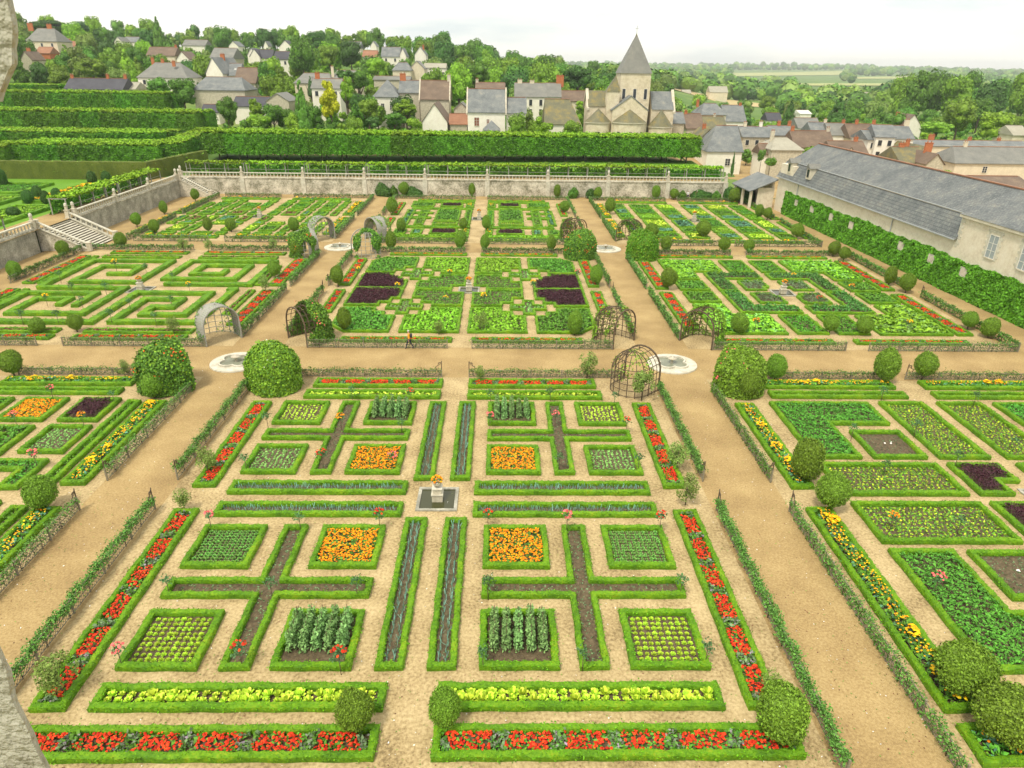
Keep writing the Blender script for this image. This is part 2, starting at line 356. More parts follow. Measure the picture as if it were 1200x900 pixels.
def hedge_sweep(mb, path, w, h, closed, step, z0=0., left=None, m=None, jit=.018, tuft=0, mleaf='boxleaf', lsize=.07):
    """clipped hedge swept along a path. closed: path is the outer ccw outline, hedge lies inside it; open: centred"""
    if closed:
        path = ccw(path); prof = [(.0, 0.), (-.01, h*.45), (.005, h*.85), (.05, h), (w*.5, h*1.02), (w-.05, h), (w-.005, h*.85), (w+.01, h*.45), (w, 0.)]
    else:
        prof = [(-w/2, 0.), (-w/2-.01, h*.45), (-w/2+.005, h*.85), (-w/2+.05, h), (0, h*1.02), (w/2-.05, h), (w/2-.005, h*.85), (w/2+.01, h*.45), (w/2, 0.)]
    rings = [offset(path, d, closed) for d, z in prof]; n = len(path); segs = n if closed else n-1
    cols_ = []
    for i in range(segs):
        j = (i+1) % n; L = math.dist(path[i], path[j]); k = max(1, int(L/step))
        for t in range(k): cols_.append((i, j, t/k))
    if not closed: cols_.append((n-2, n-1, 1.))
    K = len(prof); V = np.zeros((len(cols_), K, 3))
    for ci, (i, j, t) in enumerate(cols_):
        for q in range(K):
            a = rings[q][i]; b = rings[q][j]
            V[ci, q] = (a[0]+(b[0]-a[0])*t, a[1]+(b[1]-a[1])*t, z0+prof[q][1])
    wav = .5*np.sin(V[:, :, 0:1]*2.1+V[:, :, 1:2]*1.7)+.5*np.sin(V[:, :, 0:1]*5.3-V[:, :, 1:2]*4.1)
    V[:, 1:-1, 2:3] += wav[:, 1:-1]*.02; V[:, :, 0:1] += .016*np.sin(V[:, :, 1:2]*2.7+1); V[:, :, 1:2] += .016*np.sin(V[:, :, 0:1]*3.1)
    V[:, 1:-1] += rng.normal(0, jit, V[:, 1:-1].shape)
    C = len(cols_); F = []
    ci = np.arange(C if closed else C-1); cn = (ci+1) % C; q = np.arange(K-1)
    A = ci[:, None]*K+q; B = cn[:, None]*K+q
    F = np.stack([A, B, B+1, A+1], -1).reshape(-1, 4)[:, ::-1]
    mb.add(V.reshape(-1, 3), F.copy(), m, False)
    if not closed:
        mb.add(V[0], [tuple(range(K))], m); mb.add(V[-1], [tuple(range(K-1, -1, -1))], m)
    if tuft:
        S = V[:, 1:-1].reshape(-1, 3); nrm = np.zeros_like(S).reshape(C, K-2, 3)
        nrm[:, :, 2] = np.array([.2, .6, 1., 1., 1., .6, .2])[None, :]
        idx = rng.integers(0, len(S), int(C*tuft)); P = S[idx]+rng.normal(0, step*.35, (len(idx), 3))*[1, 1, .3]
        P[:, 2] = np.minimum(P[:, 2], z0+h*1.08); P[:, 2] = np.maximum(P[:, 2], z0+.03)
        mb.leaves(P, nrm.reshape(-1, 3)[idx], lsize, m=mleaf, spread=.7)

# ------------------------------------------------------------------ terrain
ROWS = [134, 150, 170, 200, 240, 300, 380, 480, 600]
COLS = [-150, 0, 100, 200, 300, 400, 500, 600, 700, 780]
TAB = {150: [192, 192, 192, 194, 195, 195, 195, 195, 195, 196], 170: [172, 170, 170, 172, 176, 177, 177, 177, 177, 180],
       200: [142, 142, 144, 146, 150, 152, 154, 156, 158, 166], 240: [112, 113, 115, 120, 128, 132, 138, 143, 145, 155],
       300: [84, 86, 90, 96, 102, 104, 116, 125, 128, 140], 380: [60, 64, 68, 74, 79, 80, 88, 105, 113, 125],
       480: [44, 46, 50, 58, 62, 62, 66, 90, 103, 113], 600: [42, 44, 46, 54, 57, 56, 62, 84, 97, 105]}
ZT = [[2.9]*10]
for Yr in ROWS[1:]: ZT.append([at(p, q, Yr)[1] for p, q in zip(COLS, TAB[Yr])])
ZT = np.array(ZT)
def T(X, Y):
    if Y < 134: return 2.9 if X < -56 else 0.
    px = 600+(X-CX-Y*math.tan(YAW))*FPX/(Y*cos(PITCH)+20*sin(PITCH))
    Yc = min(max(Y, 134.), 600.); i = 0
    while i < len(ROWS)-2 and ROWS[i+1] < Yc: i += 1
    t = (Yc-ROWS[i])/(ROWS[i+1]-ROWS[i])
    pc = min(max(px, COLS[0]), COLS[-1]); j = 0
    while j < len(COLS)-2 and COLS[j+1] < pc: j += 1
    s = (pc-COLS[j])/(COLS[j+1]-COLS[j])
    z = (ZT[i, j]*(1-s)+ZT[i, j+1]*s)*(1-t)+(ZT[i+1, j]*(1-s)+ZT[i+1, j+1]*s)*t
    zf = 0. if Y < 250 else max(-6., -(Y-250)*.02)
    k = min(1, max(0, (px-780)/70.))
    if Y < 160: k = min(1, max(0, (X-46.5)/1.5))
    z = z*(1-k)+zf*k
    if Y > 600:
        f = min(1, (Y-600)/500.); f = f*f*(3-2*f); z = z*(1-f)+(-6)*f
        if Y > 2500: z += (Y-2500)/3500*(26+9*sin(X*.0011)+7*sin(X*.0031+1))
    return z
# ------------------------------------------------------------------ planting
def rows_at(P, n, r, z, jit=1.):
    """n points around each plant centre"""
    k = len(P); a = rng.uniform(0, 2*pi, (k, n)); q = r*np.sqrt(rng.uniform(0, 1, (k, n)))
    O = np.stack([np.cos(a)*q, np.sin(a)*q, z*(1-.6*(q/r)**2)+rng.normal(0, z*.12, (k, n))], -1)
    S = P[:, None, :]+O; Nn = O.copy(); Nn[:, :, 2] = np.abs(Nn[:, :, 2])+r*.5
    return S.reshape(-1, 3), Nn.reshape(-1, 3)
def mound(mb, poly, h, dens, size, m, z0=.05, bump=.25, nz=1.0, spread=.6, freq=1.6, aspect=1.5):
    P = scatter(poly, dens); ph = rng.uniform(0, 6)
    b = .5+.25*np.sin(P[:, 0]*freq*2.1+ph)+.25*np.sin(P[:, 1]*freq*2.6-ph)+.25*np.sin((P[:, 0]+P[:, 1])*freq*3.7)
    P[:, 2] = z0+h*(1-bump+bump*b)*(1-rng.uniform(0, 1, len(P))**3*.6)
    mb.leaves(P, np.array([[0, 0, nz]]), size, m=m, spread=spread, aspect=aspect); return P
def planting(mode, poly, lod, rows='y'):
    out = []; k = [1., .75, .5][lod]; sz = [1., 1.15, 1.35][lod]
    def new(name): mb = MB(); out.append((name, mb)); return mb
    if mode == 'marigold':
        mb = new('marigolds'); mound(mb, poly, .17, 110*k, .13*sz, 'lf_mid', bump=.1)
        P = scatter(poly, 85*k); P[:, 2] = .21+rng.uniform(0, .07, len(P)); heads(mb, P, .05*sz, 'fl_orange')
    elif mode in ('redstrip',):
        xs = [p[0] for p in poly]; ys = [p[1] for p in poly]; hor = (max(xs)-min(xs)) > (max(ys)-min(ys))
        mb = new('bedding_flowers'); mound(mb, poly, .15, 70*k, .13*sz, 'lf_green', bump=.1)
        lo, hi = (min(xs), max(xs)) if hor else (min(ys), max(ys)); n = max(2, round((hi-lo)/2.05)); per = (hi-lo)/n
        P = scatter(poly, 120*k); c = (P[:, 0] if hor else P[:, 1])-lo; ph = (c % per)/per+.045*np.sin(P[:, 1 if hor else 0]*6+c)
        red = (ph > .12) & (ph < .86); Q = P[red & (rng.random(len(P)) < .92)]; Q[:, 2] = .2+rng.uniform(0, .08, len(Q))
        heads(mb, Q, .05*sz, 'fl_red'); Q = P[~red]; Q[:, 2] = .2+rng.uniform(0, .12, len(Q))
        mb.leaves(Q[::2], np.array([[0, 0, 1.]]), .1*sz, m='fl_lav', spread=.9); mb.leaves(Q[1::2], np.array([[0, 0, 1.]]), .12*sz, m='lf_mid', spread=.9)
        Q = Q[::2]+rng.normal(0, .05, (len(Q[::2]), 3)); mb.leaves(Q, np.array([[0, 0, 1.]]), .12*sz, m='lf_grey', spread=.9)
    elif mode in ('yellowstrip',):
        mb = new('mixed_flowers'); mound(mb, poly, .3, 90*k, .15*sz, 'lf_green', bump=.4)
        mound(mb, poly, .36, 18*k, .15*sz, 'lf_teal', bump=.5)
        P = scatter(poly, 24*k); P = P[(np.sin(P[:, 0]*2.3+1)+np.sin(P[:, 1]*1.7)) > -.6]; P[:, 2] = .38+rng.uniform(0, .1, len(P)); heads(mb, P, .045*sz, 'fl_yellow')
        P = scatter(poly, 5*k); P[:, 2] = .38+rng.uniform(0, .06, len(P)); heads(mb, P, .045*sz, 'fl_orange')
        C = scatter(offset(ccw(poly), .2), .95); 
        for c in C:
            n = int(20*k); r = rng.uniform(.22, .42); a = rng.uniform(0, 2*pi, n); q = r*np.sqrt(rng.random(n))
            Q = c+np.stack([np.cos(a)*q, np.sin(a)*q, .44+.14*(1-(q/r)**2)+rng.normal(0, .03, n)], 1); heads(mb, Q, .078*sz, 'fl_yellow')
    elif mode == 'lettuce':
        mb = new('lettuce_rows'); S, n = rows_at(gridpts(poly, .31, .31), int(9*k), .09, .13); mb.leaves(S, n, .1*sz, m='lf_lettuce', spread=.4)
    elif mode == 'cabbage':
        mb = new('cabbage_rows'); S, n = rows_at(gridpts(poly, .27, .25), int(8*k), .085, .12); mb.leaves(S, n, .095*sz, m='lf_cabbage', spread=.4)
    elif mode == 'seed':
        mb = new('salad_rows'); mound(mb, poly, .07, 60*k, .09*sz, 'lf_carrot', z0=.05, spread=.8); S, n = rows_at(gridpts(poly, .3, .3, .025, True), int(7*k), .075, .13); mb.leaves(S, n, .085*sz, m='lf_seed', spread=.5)
        S, n = rows_at(gridpts(poly, .3, .3, .05), 2, .12, .05); mb.leaves(S, n, .07*sz, m='lf_carrot', spread=.5)
    elif mode == 'leek':
        xs = [p[0] for p in poly]; ys = [p[1] for p in poly]; hor = (max(xs)-min(xs)) > (max(ys)-min(ys)); mb = new('leek_rows')
        P = gridpts(poly, .1 if hor else .3, .3 if hor else .1, .02); mb.blades(np.repeat(P, 2, 0), .28, .034, lean=.32, m='lf_leek')
        Q = gridpts(poly, .2, .2, .08); Q = Q[rng.random(len(Q)) < .85]; S, n = rows_at(Q, 4, .07, .06); mb.leaves(S, n, .055, m='lf_grey', spread=.6)
    elif mode == 'weeds':
        mb = new('seedlings'); P = gridpts(poly, .28, .22, .05); P = P[rng.random(len(P)) < .85]; S, n = rows_at(P, 6, .08, .08); mb.leaves(S, n, .065*sz, m='lf_grey', spread=.6)
    elif mode == 'pansy':
        mb = new('seedlings'); P = gridpts(poly, .22, .22, .06); P = P[rng.random(len(P)) < .8]; S, n = rows_at(P, 5, .09, .07); mb.leaves(S, n, .07*sz, m='lf_grey', spread=.6)
        P = scatter(offset(ccw(poly), 1.), 6); P[:, 2] = .12; heads(mb, P[:18], .06, 'fl_white')
    elif mode == 'tomato':
        xs = [p[0] for p in poly]; ys = [p[1] for p in poly]; w = max(xs)-min(xs)
        for i in range(5):
            x = min(xs)+.3+(w-.6)*i/4; mb = new('tomato_row'); ny = 6
            for j in range(ny):
                y = min(ys)+.75+(max(ys)-min(ys)-1.1)*j/(ny-1); h = rng.uniform(.8, 1.15)
                mb.tube([(x, y, 0), (x+rng.normal(0, .02), y, h+.2)], .014, 5, m='darkwood_and_shade')
                n = int(150*k); z = rng.uniform(.1, 1.04, n)*h; r = .23*np.sqrt(rng.random(n))*(1.1-.45*z/h); a = rng.uniform(0, 2*pi, n)
                P = np.stack([x+np.cos(a)*r, y+np.sin(a)*r, z], 1); O = np.stack([np.cos(a), np.sin(a), np.full(n, .4)], 1)
                mb.leaves(P, O, .085*sz, m='lf_tomato', spread=.8, aspect=1.8)
    elif mode == 'basil':
        mb = new('purple_basil'); q = offset(ccw(poly), .14)
        mound(mb, q, .36, 480*k, .075*sz, 'lf_basil', z0=.14, bump=.3, freq=1.8, spread=1.)
    elif mode == 'bean':
        mb = new('bean_plants'); mound(mb, poly, .34, 190*k, .1*sz, 'lf_bean', bump=.5, freq=2.4, spread=.55)
    elif mode == 'chard':
        mb = new('leaf_rows'); S, n = rows_at(gridpts(poly, .42, .42, .04), int(15*k), .21, .3); mb.leaves(S, n, .17*sz, m='lf_chard', spread=.45)
    elif mode == 'pumpkin':
        mb = new('squash_plants'); mound(mb, poly, .4, 55*k, .27*sz, 'lf_chard', bump=.6, freq=1.2, spread=.4, aspect=1.1); mound(mb, poly, .3, 30*k, .2*sz, 'lf_cabbage', bump=.5)
    elif mode == 'green':
        mb = new('green_plants'); S, n = rows_at(gridpts(poly, .4, .4, .05), int(16*k), .22, .36); mb.leaves(S, n, .15*sz, m='lf_green', spread=.55)
    elif mode == 'celery':
        mb = new('celery_plants'); S, n = rows_at(gridpts(poly, .5, .5, .05), int(26*k), .26, .55); mb.leaves(S, n, .13*sz, m='lf_celery', spread=.7)
    elif mode == 'sage':
        mb = new('grey_leaf_mounds'); S, n = rows_at(gridpts(poly, .6, .6, .06), int(34*k), .33, .5); mb.leaves(S, n, .1*sz, m='lf_grey', spread=.7)
    elif mode == 'carrot':
        mb = new('carrot_tops'); mound(mb, poly, .16, 90*k, .1*sz, 'lf_carrot', bump=.6, freq=3, spread=.8)
    elif mode == 'teal':
        mb = new('cabbage_rows'); S, n = rows_at(gridpts(poly, .45, .45, .04), int(12*k), .22, .28); mb.leaves(S, n, .2*sz, m='lf_teal', spread=.4)
    elif mode == 'beet':
        mb = new('beetroot_row'); mound(mb, poly, .22, 60*k, .13*sz, 'lf_beet', bump=.4, spread=.6); mound(mb, poly, .14, 40*k, .12*sz, 'lf_carrot')
    elif mode == 'low':
        mb = new('low_leaves'); mound(mb, poly, .2, 80*k, .13*sz, 'lf_bedgreen', bump=.4, spread=.6)
    elif mode == 'leafrow':
        mb = new('lettuce_row'); S, n = rows_at(gridpts(poly, .42, .42, .04), int(12*k), .2, .28); mb.leaves(S, n, .19*sz, m='lf_romaine', spread=.45)
    elif mode == 'mixflower':
        mb = new('small_plants'); S, n = rows_at(gridpts(poly, .35, .35, .04), 8, .13, .15); mb.leaves(S, n, .12*sz, m='lf_cabbage', spread=.45)
    return out
PNAME = dict(marigold='orange marigolds', redstrip='red flowers and lavender', yellowstrip='yellow flowers', lettuce='young yellow-green lettuces', cabbage='small green cabbages',
             seed='yellow-green salad rows', leek='blue-green leeks', weeds='bare soil with seedlings', pansy='bare soil and white blooms', tomato='tall staked tomato rows', basil='dark purple basil',
             bean='dark green bean plants', chard='bright green leaf rows', pumpkin='light green squash leaves', green='rich green leafy clumps', celery='dark bushy plants', sage='grey green leafy mounds',
             carrot='low feathery green tops', teal='blue-green cabbages', beet='dark red beet leaves', low='low green leaves', leafrow='yellow-green lettuces', mixflower='small pale cabbages', romaine='tall yellow-green romaine lettuces')
CATS = dict(marigold='flower bed', redstrip='flower bed', yellowstrip='flower bed')
ALLT = []   # (object, base label) for the uniqueness pass
def reg(o, x, y): ALLT.append((o, x, y)); return o
def bed(outline, mode, where, shape='bed', w=.29, h=.3, noplant=False, soil=True):
    poly = ccw(outline); cx = sum(p[0] for p in poly)/len(poly); cy = sum(p[1] for p in poly)/len(poly)
    lod = 0 if cy < 52 else (1 if cy < 94 else 2)
    loc = shift(poly, -cx, -cy)
    name = 'flower_bed' if mode in CATS else 'vegetable_bed'
    root = empty(name, (cx, cy, .006)); xs = [p[0] for p in poly]; 
    tag(root, '%s of %s, %s' % (shape, PNAME[mode], where), CATS.get(mode, 'vegetable bed'), 'hedged beds of the kitchen garden')
    reg(root, cx, cy)
    step = [.13, .3, .5][lod]; hb = MB()
    hedge_sweep(hb, loc, w, h, True, step, tuft=[9, 7, 6][lod] if cy < 60 else [0, 5, 4][lod], lsize=[.055, .09, .13][lod], m='box', jit=[.014, .02, .025][lod])
    hb.build('box_hedge', parent=root)
    inn = offset(loc, w-.04)
    sb = MB(); sb.poly(inn, .055, 'soil'); sb.build('soil', parent=root)
    if not noplant:
        for nm, mb in planting(mode, offset(loc, w+.03), lod):
            if mb.n:
                o = mb.build(nm, parent=root)
                if nm != 'tomato_row': tag(o, kind='stuff')
    return root

# ---- big individual leafy plants: shared meshes
def plant_mesh(kind, seed):
    mb = MB()
    if kind == 'lettuce':
        for ring, (n, r, z, s) in enumerate([(7, .10, .05, .11), (6, .06, .1, .1), (4, .02, .13, .08)]):
            for i in range(n):
                t = 2*pi*i/n+ring+rng.normal(0, .15); c, q = cos(t), sin(t)
                b = np.array([c*r*.3, q*r*.3, .01]); e = np.array([c*(r+s*.6), q*(r+s*.6), z+s*.45]); w = np.array([-q, c, 0])*s*.42; md = (b+e)/2+[0, 0, .02]
                mb.add([b, md+w, e+w*.7, e+[0, 0, .012], e-w*.7, md-w], [(0, 1, 2, 3), (0, 3, 4, 5)], 'lf_lettuce')
    elif kind == 'romaine':
        for i in range(15):
            t = i*2.4; c, q = cos(t), sin(t); l = .38*(1-.3*i/15)+rng.normal(0, .02); el = .5+.9*i/15
            b = np.array([c*.03, q*.03, .02]); e = b+np.array([c*cos(el), q*cos(el), sin(el)])*l; w = np.array([-q, c, 0])*.11; md = b+(e-b)*.6+[0, 0, .03]
            mb.add([b, md+w, e+w*.55, e*1.02, e-w*.55, md-w], [(0, 1, 2, 3), (0, 3, 4, 5)], 'lf_romaine')
    else:
        for ring, (n, r, z, s) in enumerate([(7, .09, .07, .13), (5, .04, .11, .11), (3, .0, .14, .09)]):
            for i in range(n):
                t = 2*pi*i/n+ring*.5+rng.normal(0, .15); c, q = cos(t), sin(t)
                b = np.array([c*r*.3, q*r*.3, .02]); e = np.array([c*(r+s*.3), q*(r+s*.3), z+s*.3]); w = np.array([-q, c, 0])*s*.5; md = (b+e)/2+[c*.02, q*.02, .0]
                mb.add([b, md+w, e+w*.7, e+[0, 0, .01], e-w*.7, md-w], [(0, 1, 2, 3), (0, 3, 4, 5)], 'lf_cabbage')
    me = mb.mesh(kind+'_plant')
    for m in mb.mats: me.materials.append(M[m])
    return me
PM = {k: [plant_mesh(k, i) for i in range(3)] for k in ('lettuce', 'cabbage', 'romaine')}
ORD = ['first', 'second', 'third', 'fourth', 'fifth', 'sixth', 'seventh', 'eighth', 'ninth', 'tenth', 'eleventh', 'twelfth', 'thirteenth', 'fourteenth', 'fifteenth', 'sixteenth', 'seventeenth', 'eighteenth', 'nineteenth', 'twentieth']
def ordn(i):
    if i < 20: return ORD[i]
    t = ['twenty', 'thirty', 'forty', 'fifty', 'sixty', 'seventy', 'eighty', 'ninety'][i//10-2 if (i+1) % 10 else (i+1)//10-2]
    u = (i+1) % 10
    if u == 0: return {20: 'twentieth', 30: 'thirtieth', 40: 'fortieth', 50: 'fiftieth', 60: 'sixtieth', 70: 'seventieth', 80: 'eightieth', 90: 'ninetieth'}.get(i+1, 'last')
    return t+'-'+ORD[u-1]
def setplants(kind, poly, nx, ny, where, group, cat, sc=1., z=.055):
    xs = [p[0] for p in poly]; ys = [p[1] for p in poly]
    for j in range(ny):
        for i in range(nx):
            x = min(xs)+(i+.5)*(max(xs)-min(xs))/nx+rng.normal(0, .015); y = min(ys)+(j+.5)*(max(ys)-min(ys))/ny+rng.normal(0, .015)
            o = bpy.data.objects.new(kind, PM[kind][rng.integers(0, 3)]); col.objects.link(o)
            o.location = (x, y, z); o.rotation_euler = (0, 0, rng.uniform(0, 6.28)); s = sc*(rng.uniform(.82, 1.15) if kind != 'romaine' else rng.uniform(.6, 1.2)); o.scale = (s, s, s)
            lab = ('%s in %s, %s from left' % (kind, where, ordn(i))) if ny == 1 else '%s in %s, row %s from front, %s from left' % (kind, where, ordn(j), ordn(i))
            tag(o, lab, cat, group)

# ------------------------------------------------------------------ ground of the garden
def sheet(name, poly, z, mat):
    mb = MB(); mb.poly(poly, z, mat); return tag(mb.build(name), kind='structure')
sheet('garden_walk', rect(-56.2, 60, -25, 134.6), 0., 'walk')
PLOTS = {}
for i, (cx, cy, hx0, hx1, hy0, hy1) in enumerate([(0, 33.33, -15.7, 15.7, -17.3, 17.2), (-36, 33.4, -15.8, 15.8, -17.3, 17.0), (36, 33.4, -15.8, 15.8, -17.3, 17.),
        (0, 74, -15.8, 15.8, -17., 17.), (-36, 74, -14., 15.8, -17., 17.), (36, 74, -15.6, 13.8, -17., 17.), (0, 113.4, -15.8, 15.8, -17., 17.), (-36, 113.4, -13, 15.8, -17., 17.), (36, 113.4, -15.8, 13., -17., 17.)]):
    sheet('gravel_ground', rect(cx+hx0, cx+hx1, cy+hy0, cy+hy1), .005, 'gravel')

# ---- front middle plot
cx, cy = 0, 33.33
W = 'front middle plot'
SQ = [(9.03, 12.38), (2.66, 6.03)]
for sx, sy in ((-1, -1), (1, -1), (-1, 1), (1, 1)):
    q = '%s %s' % ('near' if sy < 0 else 'far', 'left' if sx < 0 else 'right')
    def P_(x0, x1, y0, y1): return ccw(shift(mirror(rect(x0, x1, y0, y1), sx, sy), cx, cy))
    wh = '%s of %s' % (q, W); near = sy < 0
    p = P_(9.03, 12.38, 9.03, 12.38); bed(p, 'lettuce', wh, 'square bed', noplant=near)
    if near: setplants('lettuce', offset(p, .38), 9, 9, 'near %s square bed' % ('left' if sx < 0 else 'right'), 'lettuces in the near square beds', 'lettuce', .74)
    p = P_(9.03, 12.38, 2.66, 6.03); bed(p, 'cabbage', wh, 'square bed', noplant=near)
    if near: setplants('cabbage', offset(p, .36), 12, 12, 'near %s square bed' % ('left' if sx < 0 else 'right'), 'cabbages in the near square beds', 'cabbage', .74)
    bed(P_(2.66, 6.03, 2.66, 6.03), 'marigold', wh, 'square bed')
    bed(P_(2.66, 6.03, 9.03, 12.38), 'tomato', wh, 'square bed')
    cr = [(6.87, 2.66), (8.13, 2.66), (8.13, 6.87), (12.38, 6.87), (12.38, 8.13), (8.13, 8.13), (8.13, 12.38), (6.87, 12.38), (6.87, 8.13), (2.66, 8.13), (2.66, 6.87), (6.87, 6.87)]
    bed(shift(mirror(cr, sx, sy), cx, cy), 'weeds', wh, 'cross shaped bed', w=.27)
    bed(P_(.49, 1.69, 2.0, 12.38), 'leek', wh, 'long narrow bed', w=.27)
    bed(P_(2.0, 12.4, .49, 1.69), 'leek', wh, 'wide narrow bed', w=.27)
    x1 = 12.4 if near else 11.25
    p = P_(1.03, x1, 13.15, 14.37); bed(p, 'leafrow', wh, 'wide strip', noplant=near, w=.29)
    if near: setplants('romaine', offset(p, .33), 26, 2, 'near %s lettuce strip' % ('left' if sx < 0 else 'right'), 'tall lettuces in the nearest strips', 'lettuce', .78)
    bed(P_(1.03, 14.75 if near else 11.0, 15.1, 16.5), 'redstrip', wh, 'wide strip', w=.29)
    bed(P_(13.32, 14.66, 1.2, 14.35 if near else 12.3), 'redstrip', wh, 'side strip', w=.27)

# ---- front right plot
cx, cy = 36, 33.4; W = 'front right plot'
def setp(lst, cx, cy, W, flip=((1, 1),), w=.3, h=.3):
    for pts, mode, shp in lst:
        for sx, sy in flip:
            pp = shift(mirror(pts, sx, sy), cx, cy)
            mx = sum(p[0] for p in pp)/len(pp)-cx; my = sum(p[1] for p in pp)/len(pp)-cy
            wh = '%s %s of %s' % ('far' if my > 0 else 'near', 'right' if mx > 0 else 'left', W)
            bed(pp, mode, wh, shp, w=w, h=h)
R_ = rect
setp([([(4.8, 12.6), (12.25, 12.6), (12.25, 4.6), (9.0, 4.6), (9.0, 9.2), (4.8, 9.2)], 'bean', 'L shaped bed'),
      (R_(4.7, 8.2, 4.6, 8.2), 'pansy', 'small square bed'), (R_(.55, 3.9, 4.6, 12.7), 'seed', 'long bed'),
      (R_(4.6, 12.2, .4, 3.9), 'seed', 'wide bed'), ([(.6, 3.9), (3.9, 3.9), (3.9, .4), (1.8, .4), (1.8, 1.8), (.6, 1.8)], 'basil', 'notched bed'),
      (R_(13.55, 14.95, 1.1, 12.3), 'yellowstrip', 'side strip'), (R_(1.1, 11.7, 13.5, 14.5), 'mixflower', 'thin strip'), (R_(1.2, 12.6, 15.2, 16.5), 'yellowstrip', 'wide strip')],
     cx, cy, W, ((-1, 1), (1, 1)))
setp([([(4.8, 12.7), (12.1, 12.7), (12.1, 4.7), (8.7, 4.7), (8.7, 9.2), (4.8, 9.2)], 'bean', 'L shaped bed'),
      (R_(4.7, 8.0, 4.8, 8.4), 'pansy', 'small square bed'), (R_(.55, 3.9, 4.6, 12.7), 'seed', 'long bed'),
      (R_(4.5, 12.1, .4, 4.1), 'seed', 'wide bed'), ([(.6, 3.9), (3.9, 3.9), (3.9, .4), (1.8, .4), (1.8, 1.8), (.6, 1.8)], 'basil', 'notched bed'),
      (R_(13.5, 15.0, 1.0, 14.6), 'yellowstrip', 'side strip'), (R_(1.2, 14.9, 15.2, 16.9), 'yellowstrip', 'wide strip')],
     cx, cy, W, ((-1, -1),))
# ---- front left plot
cx, cy = -36, 33.4; W = 'front left plot'
setp([(R_(13.5, 14.95, 1.3, 12.3), 'yellowstrip', 'side strip'), (R_(12.15, 13.1, 1.5, 12.3), 'carrot', 'thin strip'), (R_(8.7, 11.6, 4.9, 8.5), 'cabbage', 'square bed'),
      (R_(8.7, 11.5, 9.2, 12.7), 'basil', 'square bed'), (R_(4.5, 7.7, 9.2, 12.7), 'marigold', 'square bed'), ([(3.5, 8.4), (7.8, 8.4), (7.8, 4.6), (6.2, 4.6), (6.2, 7.0), (3.5, 7.0)], 'green', 'L shaped bed'),
      ([(4.5, 4.0), (11.3, 4.0), (11.3, .8), (10.1, .8), (10.1, 2.8), (4.5, 2.8)], 'bean', 'L shaped bed'),
      (R_(.9, 10.8, 13.5, 14.5), 'mixflower', 'thin strip'), (R_(.9, 11.0, 15.1, 16.4), 'yellowstrip', 'wide strip')], cx, cy, W)
setp([(R_(13.5, 14.95, -12.3, -1.1), 'yellowstrip', 'side strip'), (R_(12.15, 13.1, -12.0, -1.0), 'carrot', 'thin strip'), (R_(10.1, 11.3, -4.0, -.5), 'bean', 'bed'),
      (R_(8.7, 11.5, -8.5, -4.9), 'cabbage', 'square bed'), (R_(0.3, 3.7, 9.2, 12.7), 'green', 'square bed')], cx, cy, W)

# ---- middle plot with the basil
cx, cy = 0, 74; W = 'middle plot'
F4 = ((-1, -1), (1, -1), (-1, 1), (1, 1))
setp([([(1.9, .15), (6.0, .15), (6.0, 3.1), (4.9, 3.1), (4.9, 4.7), (3.7, 4.7), (3.7, 5.75), (.45, 5.75), (.45, 1.3), (1.9, 1.3)], 'carrot', 'stepped bed'),
      ([(5.8, 3.85), (7.1, 3.85), (7.1, 5.3), (8.3, 5.3), (8.3, 6.9), (7.1, 6.9), (7.1, 8.3), (5.8, 8.3), (5.8, 6.9), (4.5, 6.9), (4.5, 5.3), (5.8, 5.3)], 'mixflower', 'small cross bed'),
      ([(7.2, .15), (12.8, .15), (12.8, 5.8), (9.1, 5.8), (9.1, 4.75), (8.0, 4.75), (8.0, 3.4), (7.2, 3.4)], 'basil', 'stepped bed'),
      ([(.4, 6.5), (3.7, 6.5), (3.7, 7.6), (4.8, 7.6), (4.8, 8.8), (6.05, 8.8), (6.05, 13.5), (.4, 13.5)], 'chard', 'stepped bed'),
      ([(6.95, 8.9), (8.1, 8.9), (8.1, 7.7), (9.2, 7.7), (9.2, 6.6), (12.7, 6.6), (12.7, 11.8), (11.2, 13.5), (6.95, 13.5)], 'green', 'stepped bed'),
      (R_(.9, 11.0, 15.0, 15.95), 'redstrip', 'front strip')], cx, cy, W, F4, w=.26, h=.27)
setp([(R_(13.5, 14.8, 1.4, 12.6), 'redstrip', 'side strip')], cx, cy, W, ((-1, 1), (1, 1)), w=.26)
setp([(R_(13.5, 14.7, .7, 8.), 'redstrip', 'side strip')], cx, cy, W, ((-1, -1), (1, -1)), w=.26)
# ---- middle right plot
cx, cy = 35.25, 74; W = 'middle right plot'
setp([([(.5, 7.3), (7.0, 7.3), (7.0, .2), (4.8, .2), (4.8, 5.0), (.5, 5.0)], 'celery', 'L shaped bed'),
      ([(1.5, .6), (3.9, .6), (3.9, 4.1), (.9, 4.1), (.9, 1.6), (1.5, 1.6)], 'sage', 'small bed'),
      ([(4.4, 8.0), (8.05, 8.0), (8.05, 4.7), (11.4, 4.7), (11.4, 13.4), (4.4, 13.4)], 'pumpkin', 'broad L bed'),
      (R_(.45, 3.5, 8.0, 13.3), 'low', 'plain bed'), (R_(8.0, 11.4, .4, 3.9), 'green', 'small bed'),
      (R_(1.0, 11.6, 14.9, 15.8), 'redstrip', 'front strip')], cx, cy, W, F4, w=.26, h=.27)
setp([(R_(12.65, 14.1, .8, 12.4), 'redstrip', 'side strip')], cx, cy, W, ((-1, 1), (-1, -1)), w=.26)
setp([(R_(11.8, 13.3, .9, 13.4), 'redstrip', 'side strip')], cx, cy, W, ((1, 1), (1, -1)), w=.26)
